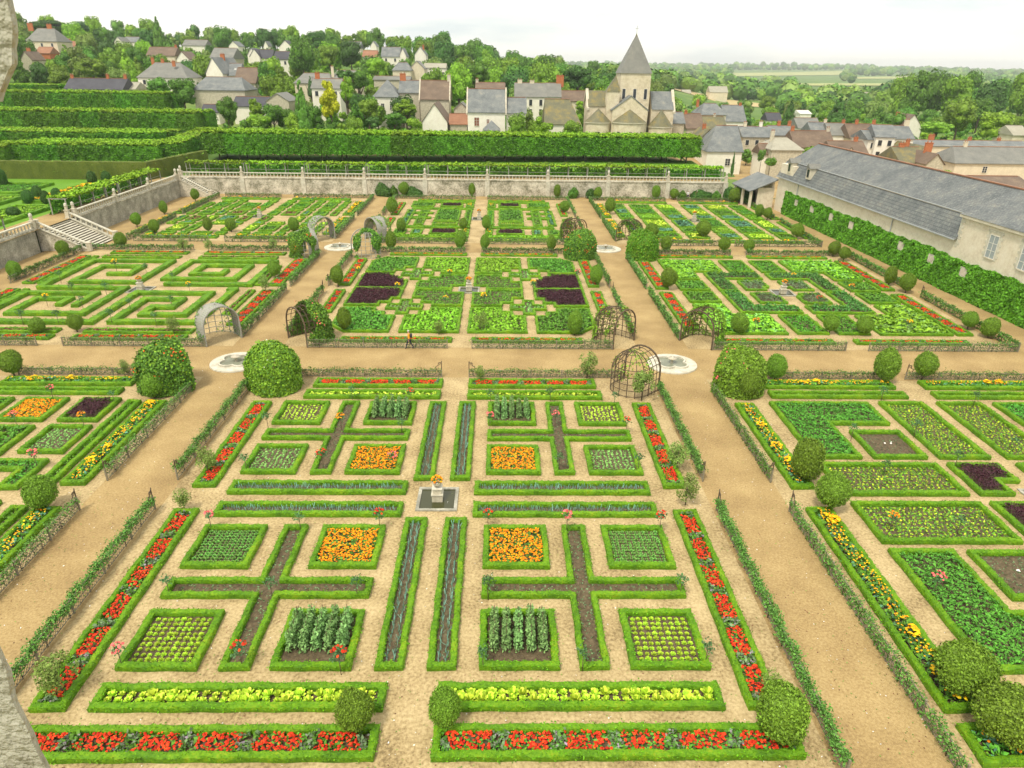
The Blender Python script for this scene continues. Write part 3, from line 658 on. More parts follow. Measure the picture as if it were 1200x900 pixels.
# ---- maze plot on the left
cx, cy = -36, 74; W = 'maze plot'
def hedge(path, w, h, label, step=.3, mat='box', tuft=7, lsize=.09, z0=0., jit=.02, mleaf='boxleaf', name='box_hedge', group='clipped hedges of the maze plot', cat='hedge'):
    mx = sum(p[0] for p in path)/len(path); my = sum(p[1] for p in path)/len(path)
    mb = MB(); hedge_sweep(mb, [(p[0]-mx, p[1]-my) for p in path], w, h, False, step, z0=0, m=mat, jit=jit, tuft=tuft, mleaf=mleaf, lsize=lsize)
    o = mb.build(name); o.location = (mx, my, z0); tag(o, label, cat, group); reg(o, mx, my); return o
NR = [(-11.4, -11.6), (.5, -11.6), (.5, -2.4), (8.4, -2.4), (8.4, -9.4), (4.3, -9.4), (4.3, -7.1), (6.2, -7.1), (6.2, -4.5), (2.4, -4.5), (2.4, -11.5), (11.2, -11.5)]
hedge(shift(NR, cx, cy), .72, .4, 'spiral box hedge filling the near right quarter of the maze plot')
FL = [(-10.9, -.7), (-10.9, 10.6), (-1.3, 10.6), (-1.3, 1.5), (-8.5, 1.5), (-8.5, 8.), (-3.8, 8.), (-3.8, 4.8), (-6.3, 4.8)]
hedge(shift(FL, cx, cy), .72, .4, 'spiral box hedge filling the far left quarter of the maze plot')
NL = [(-11.0, -.7), (-1.6, -.7), (-1.6, -9.2), (-8.8, -9.2), (-8.8, -4.6), (-5.4, -4.6), (-5.4, -6.7)]
hedge(shift(NL, cx, cy), .72, .4, 'spiral box hedge filling the near left quarter of the maze plot')
hedge(shift([(-11., -9.2), (-11., -2.7), (-3.7, -2.7), (-3.7, -6.9)], cx, cy), .72, .4, 'hooked box hedge wrapping the near left spiral')
FR = [(2.0, .9), (11.4, .9), (11.4, 10.7), (1.1, 10.7), (1.1, 2.9), (9.0, 2.9), (9.0, 8.7), (3.4, 8.7), (3.4, 5.), (6.8, 5.), (6.8, 6.8)]
hedge(shift(FR, cx, cy), .72, .4, 'spiral box hedge filling the far right quarter of the maze plot')
hedge(shift([(10.4, -9.7), (10.4, -1.0), (9.6, -1.0)], cx, cy), .72, .4, 'straight box hedge right of the near right spiral')
setp([(R_(13.4, 14.9, .9, 12.4), 'redstrip', 'side strip'), (R_(13.4, 14.9, -11.9, -1.), 'redstrip', 'side strip'), (R_(11.9, 12.7, 1., 9.), 'beet', 'thin strip'), (R_(11.9, 12.7, -9., -1.), 'beet', 'thin strip'),
      (R_(1.1, 11., -14.2, -13.2), 'beet', 'thin strip'), (R_(-11., -1.3, -14.2, -13.2), 'beet', 'thin strip'), (R_(-11., -1.3, 12.4, 13.4), 'beet', 'thin strip'), (R_(1.1, 11., 12.4, 13.4), 'beet', 'thin strip'),
      (R_(.9, 11., -15.9, -14.8), 'redstrip', 'front strip'), (R_(-12., -1., -15.9, -14.8), 'redstrip', 'front strip'), (R_(1., 11.4, 14.5, 15.6), 'redstrip', 'back strip'), (R_(-11., -1.2, 14.5, 15.6), 'redstrip', 'back strip'),
      (R_(-13.9, -12.6, 1., 13.), 'redstrip', 'side strip'), (R_(-12.2, -11.6, 1., 13.), 'beet', 'thin strip'), (R_(-13.9, -12.6, -12., -1.2), 'redstrip', 'side strip'), (R_(-12.2, -11.6, -12., -1.2), 'beet', 'thin strip')], cx, cy, W, w=.24, h=.25)
# ---- far middle plot
cx, cy = 0, 113.4; W = 'far middle plot'
def grid(lst, flip): setp(lst, cx, cy, W, flip, w=.3, h=.27)
grid([(R_(1.2, 11.6, 14.9, 15.8), 'redstrip', 'back strip')], ((-1, 1), (1, 1)))
grid([(R_(1.2, 11.6, 15.2, 16.4), 'leafrow', 'front strip')], ((-1, -1), (1, -1)))
grid([(R_(3.2, 7.2, -2.5, 6.2), 'green', 'tall green bed'), (R_(3.2, 7.2, -5.8, -3.2), 'seed', 'small bed'), (R_(1.2, 11.8, 6.9, 7.9), 'low', 'thin strip'), (R_(1.2, 11.8, -7.9, -6.8), 'low', 'thin strip'),
      (R_(1.3, 2.4, -5.8, 6.), 'low', 'narrow bed'), (R_(8.6, 10.1, -5.8, 6.), 'carrot', 'narrow bed'), (R_(11., 12.3, -5.8, 6.), 'teal', 'narrow bed'), (R_(7.8, 12.2, -1., .2), 'low', 'short strip'), (R_(7.8, 12.2, 3., 4.), 'low', 'short strip'),
      (R_(1.2, 2.6, 8.9, 12.), 'yellowstrip', 'small bed'), (R_(8.2, 12.2, 9., 12.4), 'green', 'small bed'), (R_(8.2, 9.8, -12.3, -9.2), 'teal', 'small bed'), (R_(10.6, 12.4, -12.3, -9.2), 'green', 'small bed'), (R_(1.2, 2.3, -12., -9.), 'yellowstrip', 'small bed'),
      (R_(1.2, 12.3, 13., 13.9), 'low', 'thin strip'), (R_(1.2, 12.3, -14.3, -13.), 'chard', 'strip'), (R_(13.5, 14.7, 2., 12.5), 'redstrip', 'side strip'), (R_(13.5, 14.7, -7.5, -.8), 'redstrip', 'side strip')], ((-1, 1), (1, 1)))
grid([(R_(3.1, 7.1, 9.3, 11.8), 'basil', 'dark oblong bed'), (R_(2.9, 7.1, -12., -9.2), 'basil', 'dark oblong bed')], ((-1, 1), (1, 1)))
# ---- far right plot
cx, cy = 35.25, 113.4; W = 'far right plot'
modes = ['teal', 'chard', 'bean', 'teal', 'low', 'teal', 'leafrow', 'green']
ci = 0
for sx in (-1, 1):
    for (a, b) in ((.9, 3.9), (5.0, 8.6), (9.6, 12.0)):
        for (y0, y1) in ((-13.2, -10.2), (-9.4, -6.6), (-5.8, -.6), (.6, 3.6), (4.4, 8.4), (9.2, 12.8)):
            grid([(R_(a, b, y0, y1), modes[(ci*5+int(y0+20)) % 8], 'bed')], ((sx, 1),)); ci += 1
grid([(R_(1.2, 12., 14.7, 15.9), 'yellowstrip', 'end strip')], F4)
grid([(R_(13.3, 14.8, 1.2, 12.8), 'yellowstrip', 'side strip')], F4)
# ---- far left plot
cx, cy = -35.6, 113.4; W = 'far left plot'
modes = ['low', 'chard', 'low', 'leafrow', 'bean', 'low', 'teal', 'low', 'green', 'beet']; ci = 0
for sx in (-1, 1):
    for a, b in ((.9, 2.4), (3.1, 5.6), (6.3, 7.6), (8.3, 10.4), (11.1, 12.2)):
        for (y0, y1) in ((-13.6, -12.1), (-11., -7.6), (-6.6, -5.2), (-4.2, -.7), (.7, 3.6), (4.6, 6.), (7., 10.6), (11.6, 13.4)):
            if (ci*7+int(a*3)) % 6 == 0 and ci % 2: ci += 1; continue
            grid([(R_(a, b, y0, y1), modes[(ci*3+int(a)) % 10], 'small bed')], ((sx, 1),)); ci += 1
grid([(R_(1.2, 11.6, 14.6, 15.8), 'yellowstrip', 'end strip')], F4)
grid([(R_(13.1, 14.6, 1.2, 12.8), 'yellowstrip', 'side strip')], F4)
# ------------------------------------------------------------------ fountains
def square_pool(x, y, label, near=True):
    r = empty('fountain', (x, y, .01)); tag(r, label, 'fountain', 'fountains at the plot centres'); r.scale = (.95, .95, .82)
    mb = MB(); a, b = 1.24, 1.04
    mb.box(-a, a, -a, -b, 0, .1, 'greystone'); mb.box(-a, a, b, a, 0, .1, 'greystone'); mb.box(-a, -b, -b, b, 0, .1, 'greystone'); mb.box(b, a, -b, b, 0, .1, 'greystone'); mb.build('basin_rim', parent=r)
    mb = MB(); mb.poly(rect(-b, b, -b, b), .015, 'water'); mb.build('water', parent=r)
    mb = MB(); mb.box(-.32, .32, -.32, .32, .0, .55, 'rubble'); mb.box(-.36, .36, -.36, .36, .55, .62, 'balstone'); mb.box(-.26, .26, -.26, .26, .62, 1.0, 'stone'); mb.box(-.31, .31, -.31, .31, 1.0, 1.07, 'balstone')
    mb.build('pedestal', parent=r)
    mb = MB(); mb.lathe([(.1, 0), (.08, .06), (.12, .12), (.24, .2), (.3, .34), (.27, .38), (.33, .44), (.33, .47), (.2, .46)], 14, (0, 0, 1.07), 'stone')
    u = mb.build('urn', parent=r)
    mb = MB(); n = 90; P = rng.normal(0, 1, (n, 3)); P /= np.linalg.norm(P, axis=1, keepdims=True); P[:, 2] = np.abs(P[:, 2]); Q = P*[.3, .3, .32]+[0, 0, 1.58]
    mb.leaves(Q, P, .12, m='lf_mid'); heads(mb, Q[:45]*[1.06, 1.06, 1]+[0, 0, .03], .07, 'fl_orange'); tag(mb.build('urn_flowers', parent=r), kind='stuff')
    return r
for x, y, l in [(-.1, 33.4, 'square pool with orange flowered urn between the nearest beds'), (36, 33.4, 'square pool with flower urn in front right plot'), (0, 74, 'square pool with flower urn between the dark basil beds'),
                (-35.9, 73.2, 'square pool with flower urn in the middle of the maze hedges'), (35.25, 73.9, 'square pool with orange flower urn among dark bushy L beds'),
                (0, 113, 'small pool with urn in the far middle plot'), (-35.6, 113.2, 'small pool with urn in the far left plot'), (35.25, 113.2, 'small pool with urn in the far right plot')]:
    square_pool(x, y, l)
def round_fountain(x, y, label):
    r = empty('round_fountain', (x, y, .008)); tag(r, label, 'fountain', 'round white fountains at the walk crossings')
    n = 64; ro = 2.12
    out = [(ro*cos(2*pi*i/n), ro*sin(2*pi*i/n)) for i in range(n)]
    def lob(q, k): return [((q+k*abs(cos(2*t))**.7)*cos(t+pi/4), (q+k*abs(cos(2*t))**.7)*sin(t+pi/4)) for t in [2*pi*(i+.5)/n-pi/4 for i in range(n)]]
    inn = lob(.82, .5); V = []; 
    for p in out: V.append((*p, 0))
    for p in out: V.append((p[0]*.985, p[1]*.985, .10))
    li2 = lob(1.0, .5)
    for p in li2: V.append((*p, .12))
    for p in lob(.98, .5): V.append((*p, .27))
    for p in lob(.84, .5): V.append((*p, .27))
    for p in inn: V.append((*p, .02))
    F = []
    for k in range(5):
        for i in range(n): F.append((k*n+i, k*n+(i+1) % n, (k+1)*n+(i+1) % n, (k+1)*n+i))
    mb = MB(); mb.add(V, F, 'balstone'); mb.build('stone_surround', parent=r)
    mb = MB(); mb.poly(inn, .14, 'shallow'); mb.build('water', parent=r)
    mb = MB(); mb.lathe([(.22, 0), (.13, .1), (.1, .35), (.2, .42), (.36, .5), (.38, .56), (.1, .54), (.04, .7)], 14, (0, 0, .02), 'stone'); mb.build('spout', parent=r)
for x, y, l in [(-18.6, 53.3, 'round white stone fountain on left crossing, beside the bushy green arbour'), (18.1, 53.5, 'round white stone fountain beside the bare domed trellis arbour'),
                (-18.4, 93.2, 'distant round white fountain on the left crossing'), (18.0, 93.5, 'distant round white fountain on the right crossing')]: round_fountain(x, y, l)

# ------------------------------------------------------------------ trellis fences with espalier
FP = MB(); FP.box(-.04, .04, -.04, .04, 0, 1.0, 'oldwood'); FPM = FP.mesh('post'); FPM.materials.append(M['oldwood'])
def fence(a, b, label, scroll=(False, False), h=.78):
    a = Vector(a); b = Vector(b); L = (b-a).length; ang = math.atan2(b.y-a.y, b.x-a.x); mid = (a+b)/2
    r = empty('trellis_fence', (a.x, a.y, .005), ang); tag(r, label, 'fence', 'low trellis fences with trained fruit trees'); reg(r, mid.x, mid.y)
    n = max(1, round(L/2.6)); far = mid.y > 92
    for i in range(n+1):
        o = bpy.data.objects.new('post', FPM); col.objects.link(o); o.parent = r; o.location = (L*i/n, 0, 0); o.scale = (1, 1, h/.9); KIDS.setdefault(r.name, []).append(o)
    mb = MB()
    for z in (.08, h*.5, h): mb.bar((0, 0, z), (L, 0, z), .035, 'oldwood')
    mb.build('rail', parent=r)
    mb = MB(); s = .2 if mid.y < 60 else .4; k = int(L/s)
    for i in range(k):
        for sg in (0, 1):
            x0 = i*s; x1 = min(L, x0+h-.08)
            p, q = (x0, x1) if sg == 0 else (x1, x0)
            mb.bar((p, -.012 if sg else .012, .08), (q, -.012 if sg else .012, h), .018 if mid.y < 60 else .024, 'oldwood')
    mb.build('lattice', parent=r)
    mb = MB(); inn_ = abs(abs(a.x)-15.9) < .1 and abs(a.x-b.x) < .1; d = (400 if inn_ else 150) if mid.y < 52 else (120 if mid.y < 92 else 60); m = int(L*d); P = np.stack([rng.uniform(0, L, m), rng.normal(.04, .13, m), h+.0+rng.normal(0, .1, m)], 1)
    P[:, 1] += .05*np.sin(P[:, 0]*2.3); P[:, 2] += .05*np.sin(P[:, 0]*3.7+1)-np.abs(rng.normal(0, .12, m))*(rng.random(m) < .4)
    keep = (np.sin(P[:, 0]*1.3+a.x)+np.sin(P[:, 0]*3.1+a.y)) > (-3 if inn_ else -1.85)
    m2 = int(L*(55 if mid.y < 53 else 90 if mid.y < 60 else 45)); P2 = np.stack([rng.uniform(0, L, m2), .03+np.abs(rng.normal(0, .04, m2)), rng.uniform(.02, h, m2)], 1)
    if not inn_: mb.leaves(P2, np.array([[0, -1., .2]]), .09 if mid.y < 60 else .13, m='lf_espalier', spread=.7)
    mb.leaves(P[keep], np.array([[0, .1, .8]]), .075 if mid.y < 60 else .12, m='lf_espalier', spread=.9)
    for x in np.arange(1, L, 1.7): mb.tube([(x, .02, 0), (x+.03, .03, h*.6), (x, .04, h)], [.03, .022, .015], 5, 'trunk')
    tag(mb.build('espalier_foliage', parent=r), kind='stuff')
    for e, f in zip((0, L), scroll):
        if f:
            sg = 1 if e == 0 else -1; mb = MB()
            mb.tube([(e, 0, 0), (e, 0, 1.25), (e+.02, 0, 1.42)], .035, 6, 'darkwood_and_shade')
            mb.tube([(e+sg*(.45-.45*math.exp(-t*.9))*1+sg*.14*sin(t*3.1)*.5, 0, 1.25-t*.16+.05*cos(t*3)) for t in np.linspace(0, 3.2, 14)], .03, 6, 'darkwood_and_shade')
            mb.tube([(e+sg*(.18+.1*cos(t)), 0, 1.18+.1*sin(t)) for t in np.linspace(0, 5.2, 12)], .022, 5, 'darkwood_and_shade')
            mb.build('scroll_bracket', parent=r)
for X in (-15.9, 15.9):
    s = 'left' if X < 0 else 'right'
    fence((X, 16.2), (X, 32.4), 'leafy trellis fence on the %s side of the front middle plot, nearer half' % s, (False, True)); fence((X, 35.4), (X, 48.2), 'leafy trellis fence on the %s side of the front middle plot, farther half' % s, (True, False))
    fence((X, 59.2), (X, 72.9), 'trellis fence on the %s side of the basil plot, nearer half' % s, (0, 1)); fence((X, 75.3), (X, 88.5), 'trellis fence on the %s side of the basil plot, farther half' % s, (1, 0))
    fence((X, 98.2), (X, 112), 'trellis fence on the %s side of the far middle plot, nearer half' % s); fence((X, 114.4), (X, 130.6), 'trellis fence on the %s side of the far middle plot, farther half' % s)
for X in (-20.05, 20.05):
    s, t = ('left', 'right') if X < 0 else ('right', 'left'); mz = 'maze plot' if X < 0 else 'middle right plot'
    fence((X, 16.0), (X, 32.3), 'lattice fence with green top along %s edge of the front %s plot, nearer half' % (t, s), (0, 1)); fence((X, 35.3), (X, 48.3), 'lattice fence with green top along %s edge of the front %s plot, farther half' % (t, s), (1, 0))
    fence((X, 59.1), (X, 73.4), 'lattice fence along the %s edge of the %s, nearer half' % (t, mz)); fence((X, 74.9), (X, 88.6), 'lattice fence along the %s edge of the %s, farther half' % (t, mz))
    fence((X, 98.3), (X, 112.2), 'lattice fence along the %s edge of the far %s plot, nearer half' % (t, s)); fence((X, 114.4), (X, 130.6), 'lattice fence along the %s edge of the far %s plot, farther half' % (t, s))
for Y, w in ((50.6, 'back of the front'), (56.75, 'front of the middle'), (90.9, 'back of the middle'), (95.8, 'front of the far'), (131.0, 'back of the far')):
    for x0, x1, lr in ((-13.5, -1.2, 'centre plot, left half'), (1.0, 13.5, 'centre plot, right half'), (-34.9, -22.5, 'left plot, inner half'), (-51 if Y < 92 else -47.5, -37.2, 'left plot, outer half'),
                       (22.5, 34.5, 'right plot, inner half'), (36.6, 50.2 if Y < 92 else 49, 'right plot, outer half')):
        if Y == 131: x0 = {22.5: 20.1, -13.5: -15.9}.get(x0, x0); x1 = {-22.5: -20.1, 13.5: 15.9}.get(x1, x1)
        fence((x0, Y), (x1, Y), 'trellis fence at the %s %s' % (w, lr), ((x1 == -1.2 or x0 == 1.0 or x0 == 36.6) and 0, 0) if Y != 50.6 else (x0 in (1.0, 36.6), x1 in (-1.2,)), h=.6 if Y in (50.6, 90.9, 131) else .78)
for X, s, t in ((-51.3, 'left', 'maze plot'), (50.3, 'right', 'middle right plot')):
    fence((X, 57), (X, 72.8), 'trellis fence on outer %s side of the %s, nearer half' % (s, t), (0, X > 0)); fence((X, 75.3), (X, 90.6), 'trellis fence on outer %s side of the %s, farther half' % (s, t))
fence((-48.5, 96), (-48.5, 112), 'trellis fence on the outer side of the far left plot, nearer half'); fence((-48.5, 114.5), (-48.5, 130.8), 'trellis fence on the outer side of the far left plot, farther half')
fence((49, 96), (49, 112), 'trellis fence on the outer side of the far right plot, nearer half'); fence((49, 114.5), (49, 130.8), 'trellis fence on the outer side of the far right plot, farther half')
fence((1.6, 15.75), (15.2, 15.75), 'leafy trellis fence below the nearest red strip, right of centre', h=.5); fence((-14.5, 15.75), (-1.6, 15.75), 'leafy trellis fence below the nearest red strip, left of centre', h=.5)

# ------------------------------------------------------------------ arbours
def arbour(cx, cy, sx, sy, label, wood='darkwood_and_shade', cover=.3, leaf='lf_mid', flower=None, nfl=0, shell=False, bulge=0., coverlow=None):
    x, y = cx+1.2*sx, cy+1.2*sy; ang = math.atan2(sy, sx)-pi/2
    r = empty('garden_arbour', (x, y, .006), ang); tag(r, label, 'arbour', 'arbours at the walk crossings'); reg(r, x, y); r.scale = (.95, .93, .95)
    R = 1.7; H0 = 1.75; D = 1.5
    mb = MB(); w = .055
    def arch(yy, ww):
        pts = [(-R, yy, 0), (-R, yy, H0)]+[(-R*cos(t), yy, H0+R*sin(t)*1.02) for t in np.linspace(0, pi, 15)[1:-1]]+[(R, yy, H0), (R, yy, 0)]
        for p, q in zip(pts, pts[1:]): mb.bar(p, q, ww, wood)
    for yy, ww in ((0, .11), (.5, .04), (1., .04), (D, .06)): arch(yy, ww)
    for z in (.12, .62, 1.15, H0):
        for sg in (-1, 1): mb.bar((sg*R, 0, z), (sg*R, D, z), w*.8, wood)
        pts = [(R*cos(t), D+R*sin(t), z) for t in np.linspace(0, pi, 13)]
        for p, q in zip(pts, pts[1:]): mb.bar(p, q, w*.8, wood)
    for t in np.linspace(pi/8, pi*7/8, 7): mb.bar((-R*cos(t), 0, H0+R*sin(t)), (-R*cos(t), D, H0+R*sin(t)), w*.8, wood)
    for t in np.linspace(0, pi, 9)[1:-1]:
        pts = [(R*cos(t), D+R*sin(t), 0), (R*cos(t), D+R*sin(t), H0)]+[(R*cos(t)*cos(e), D+R*sin(t)*cos(e), H0+R*sin(e)) for e in np.linspace(0, pi/2, 8)[1:]]
        for p, q in zip(pts, pts[1:]): mb.bar(p, q, w, wood)
    for e in (.35, .75, 1.15):
        pts = [(R*cos(t)*cos(e), D+R*sin(t)*cos(e), H0+R*sin(e)) for t in np.linspace(0, pi, 13)]
        for p, q in zip(pts, pts[1:]): mb.bar(p, q, w*.8, wood)
    mb.tube([(0, D*.5, H0+R), (0, D*.5, H0+R+.35)], [.05, .015], 6, wood)
    mb.build('trellis_frame', parent=r)
    if shell:   # close set silvered slats over the vault
        mb = MB(); n = 30
        for i in range(n):
            t = pi*(i+.5)/n; a0, a1 = t-pi/n*.44, t+pi/n*.44; rr = R+.04
            mb.add([(-rr*cos(a0), 0.02, H0+rr*sin(a0)), (-rr*cos(a1), .02, H0+rr*sin(a1)), (-rr*cos(a1), D+.2, H0+rr*sin(a1)), (-rr*cos(a0), D+.2, H0+rr*sin(a0))], [(0, 1, 2, 3)], 'greywood')
        for sg in (-1, 1):
            for i in range(8): mb.box(min(sg*(R+.03), sg*(R+.05)), max(sg*(R+.03), sg*(R+.05)), .02+i*.19, .02+i*.19+.165, .05, H0, 'greywood')
        mb.build('slat_cover', parent=r)
    # climber: on the vault, the apse and the dome
    n = int(7500*cover); mb = MB()
    if n:
        k = n//2; t = rng.uniform(0, 1, k); L = 2*H0+pi*R; s = t*L
        px = np.where(s < H0, -R, np.where(s > L-H0, R, -R*np.cos((s-H0)/R))); pz = np.where(s < H0, s, np.where(s > L-H0, L-s, H0+R*np.sin((s-H0)/R)))
        P = np.stack([px, rng.uniform(0, D, k), pz], 1); Nn = np.stack([px, 0*px, np.maximum(pz-H0, 0)+.1], 1)
        k2 = n-k; a = rng.uniform(0, pi, k2); u = rng.uniform(0, 1, k2); low = u < .5; e = np.where(low, 0, np.arcsin(np.clip((u-.5)*2, 0, 1)))
        P2 = np.stack([R*np.cos(a)*np.cos(e), D+R*np.sin(a)*np.cos(e), np.where(low, u*2*H0, H0+R*np.sin(e))], 1); N2 = np.stack([np.cos(a)*np.cos(e), np.sin(a)*np.cos(e), np.sin(e)+.1], 1)
        P = np.concatenate([P, P2]); Nn = np.concatenate([Nn, N2]); Nn /= np.linalg.norm(Nn, axis=1, keepdims=True)+1e-9
        if cover < 1.2:
            ph = rng.uniform(0, 6); f = np.sin(P[:, 0]*1.9+ph)+np.sin(P[:, 1]*2.2+ph*2)+np.sin(P[:, 2]*1.7-ph)-(.25*P[:, 2]-.5); keep = f > (-.1 if cover > .4 else .4); P = P[keep]; Nn = Nn[keep]
        if .4 < cover < 1.2: keep = P[:, 1] > .55+.25*np.sin(P[:, 2]*3+P[:, 0]); P = P[keep]; Nn = Nn[keep]
        lump = .5+.5*np.sin(P[:, 0]*3.1+1)*np.sin(P[:, 1]*2.7)*np.sin(P[:, 2]*3.3+2)
        P = P+Nn*(bulge*(.35+.65*lump)+np.abs(rng.normal(0, .06+bulge*.3, len(P))))[:, None]; P[:, 2] = np.maximum(P[:, 2], .05)
        half = rng.random(len(P)) < .7
        mb.leaves(P[half], Nn[half], .13, m=leaf, spread=.7); mb.leaves(P[~half], Nn[~half], .13, m='lf_light' if leaf != 'lf_light' else 'lf_mid', spread=.6)
        if bulge > .1:
            Pi = P-Nn*.12; mb.leaves(Pi[::2], Nn[::2], .26, m=leaf, spread=.4)
        if flower:
            up = P[P[:, 2] > 1.2]; ctr = up[rng.integers(0, len(up), max(4, nfl//5))]; Q = ctr[rng.integers(0, len(ctr), nfl)]+rng.normal(0, .22, (nfl, 3)); o = Q-[0, D/2, 1.2]; Q = Q+o/np.linalg.norm(o, axis=1, keepdims=True)*.15
            mb.leaves(Q, o, .14, m=flower, spread=.3, aspect=1.)
        tag(mb.build('climbing_foliage', parent=r), kind='stuff')
    return r
# left near crossing
arbour(-20.05, 56.7, -1, 1, 'silvery grey wooden arch arbour beside the maze plot', 'greywood', .16, 'lf_mid', shell=True)
arbour(-15.9, 56.7, 1, 1, 'dark trellis arbour with dense climber and pink roses', 'darkwood_and_shade', 1., 'lf_mid', 'fl_pink', 50, bulge=.25)
arbour(-15.9, 50.6, 1, -1, 'arbour wholly overgrown with bright green leaves beside the round fountain', 'darkwood_and_shade', 1.4, 'lf_light', 'fl_white', 14, bulge=.14)
arbour(-20.05, 50.6, -1, -1, 'bushy green arbour with orange-red blooms at front left plot corner', 'darkwood_and_shade', 1.3, 'lf_mid', 'fl_scarlet', 90, bulge=.28)
# right near crossing
arbour(15.9, 56.7, -1, 1, 'dark trellis arbour half covered in climbing leaves, opening right', 'darkwood_and_shade', .5, 'lf_shrub', None, bulge=.08)
arbour(20.05, 56.7, 1, 1, 'dark open arch arbour framing the walk with light green climber', 'darkwood_and_shade', .75, 'lf_shrub', None, bulge=.1)
arbour(15.9, 50.6, -1, -1, 'nearly bare domed trellis arbour of bent dark wood', 'darkwood_and_shade', .17, 'lf_shrub', None)
arbour(20.05, 50.6, 1, -1, 'large leafy arbour with a few pink roses at front right plot', 'darkwood_and_shade', 1.25, 'lf_shrub', 'fl_pink', 30, bulge=.13)
# far crossings
arbour(-20.05, 95.8, -1, 1, 'distant silvery grey arch arbour near the back wall, left', 'greywood', .2, 'lf_mid', shell=True)
arbour(-15.9, 95.8, 1, 1, 'distant grey arbour with leafy side, left crossing', 'greywood', .6, 'lf_sparse', shell=True)
arbour(-20.05, 90.9, -1, -1, 'distant grey arbour with a red flowered side, left crossing', 'greywood', 1.0, 'lf_mid', 'fl_scarlet', 30, shell=True, bulge=.15)
arbour(-15.9, 90.9, 1, -1, 'distant green arbour with bare grey dome, left crossing', 'greywood', 1.0, 'lf_mid', None, bulge=.12)
arbour(15.9, 95.8, -1, 1, 'distant dark arbour wrapped with green leaves, right crossing', 'darkwood_and_shade', .8, 'lf_mid', None, bulge=.1)
arbour(20.05, 95.8, 1, 1, 'distant dark arched arbour beside the yellow flowers, right crossing', 'darkwood_and_shade', .5, 'lf_dark', None)
arbour(15.9, 90.9, -1, -1, 'distant arbour smothered in coral red roses, right crossing', 'darkwood_and_shade', 1.3, 'lf_mid', 'fl_scarlet', 110, bulge=.2)
arbour(20.05, 90.9, 1, -1, 'distant bushy green arbour with no blooms, right crossing', 'darkwood_and_shade', 1.3, 'lf_ivy', None, bulge=.22)

# ------------------------------------------------------------------ shrubs, young trees, standard roses
def crown_unit(seed, n, size, mat, lump=.07, core=True, dens=1., flat=0.):
    g = np.random.default_rng(seed); mb = MB()
    P = g.normal(0, 1, (n, 3)); P /= np.linalg.norm(P, axis=1, keepdims=True); o = g.uniform(0, 6, 3)
    q = 1+lump*(np.sin(P[:, 0]*4+o[0])+np.sin(P[:, 1]*5+o[1])+np.sin(P[:, 2]*4+o[2]))/1.5
    q = q+.035*np.sin(P[:, 0]*13+o[1])*np.sin(P[:, 1]*12+o[2])*np.sin(P[:, 2]*14+o[0])*2; Q = P*q[:, None]*(1+g.normal(0, .05, (n, 1)))
    if core: V = ICO3[0].copy(); qq = 1+lump*(np.sin(V[:, 0]*4+o[0])+np.sin(V[:, 1]*5+o[1])+np.sin(V[:, 2]*4+o[2]))/1.5; mb.add(V*qq[:, None]*.86, ICO3[1], mat)
    mb.leaves(Q, P, size, m=mat, spread=.75); return mb
def trunk_mb(r0, r1, h, seed=0, limbs=4, spread=.5, mat='trunk'):
    g = np.random.default_rng(seed); mb = MB(); b = g.normal(0, .03, (4, 2))*h
    pts = [(0, 0, -.1), (b[0, 0], b[0, 1], h*.35), (b[1, 0], b[1, 1], h*.7), (b[2, 0], b[2, 1], h)]
    mb.tube(pts, [r0*1.2, r0, (r0+r1)/2, r1], 8, mat)
    for i in range(limbs):
        t = 2*pi*i/limbs+g.uniform(0, 1); z = h*g.uniform(.55, .9); e = (cos(t)*spread*h, sin(t)*spread*h, z+h*g.uniform(.25, .5))
        mb.tube([(0, 0, z), (e[0]*.5, e[1]*.5, z+(e[2]-z)*.4), e], [r1*.9, r1*.6, r1*.25], 6, mat)
    return mb
SH = []
for i in range(3):
    r = empty('clipped_shrub', (0, 0, -50)); mb = crown_unit(40+i, 6500, .075, 'lf_shrub', lump=.075); c = mb.build('crown', parent=r); c.location = (0, 0, 1.42)
    t = MB(); t.tube([(0, 0, -.05), (.02, .01, .4), (0, 0, .8)], [.07, .055, .05], 7, 'trunk')
    for k in range(4): t.tube([(0, 0, .35), (.18*cos(k*1.7), .18*sin(k*1.7), .8)], [.035, .02], 5, 'trunk')
    t.build('trunk', parent=r); SH.append(r)
SP = []
for i in range(2):
    r = empty('young_tree', (0, 0, -50)); g = np.random.default_rng(60+i); mb = MB(); n = 2600
    P = g.normal(0, 1, (n, 3)); P /= np.linalg.norm(P, axis=1, keepdims=True); P *= (g.random((n, 1))**.4); P[:, 2] = P[:, 2]*1.25
    cl = g.normal(0, .55, (9, 3)); d = np.min(np.linalg.norm(P[:, None]-cl[None], axis=2), axis=1); P = P[d < .52]
    mb.leaves(P, P, .1, m='lf_sparse', spread=.8); c = mb.build('crown', parent=r); c.location = (0, 0, 1.7)
    t = MB(); t.tube([(0, 0, -.05), (.03, 0, .8), (0, .03, 2.2)], [.06, .04, .012], 6, 'trunk')
    for k in range(9): a = k*2.4; t.tube([(0, 0, .7+k*.1), (.55*cos(a), .55*sin(a), 1.3+k*.14)], [.022, .008], 4, 'trunk')
    t.build('trunk', parent=r); SP.append(r)
def place_center(px, py, zc):
    X, Y = G(px, py, zc); return X, Y
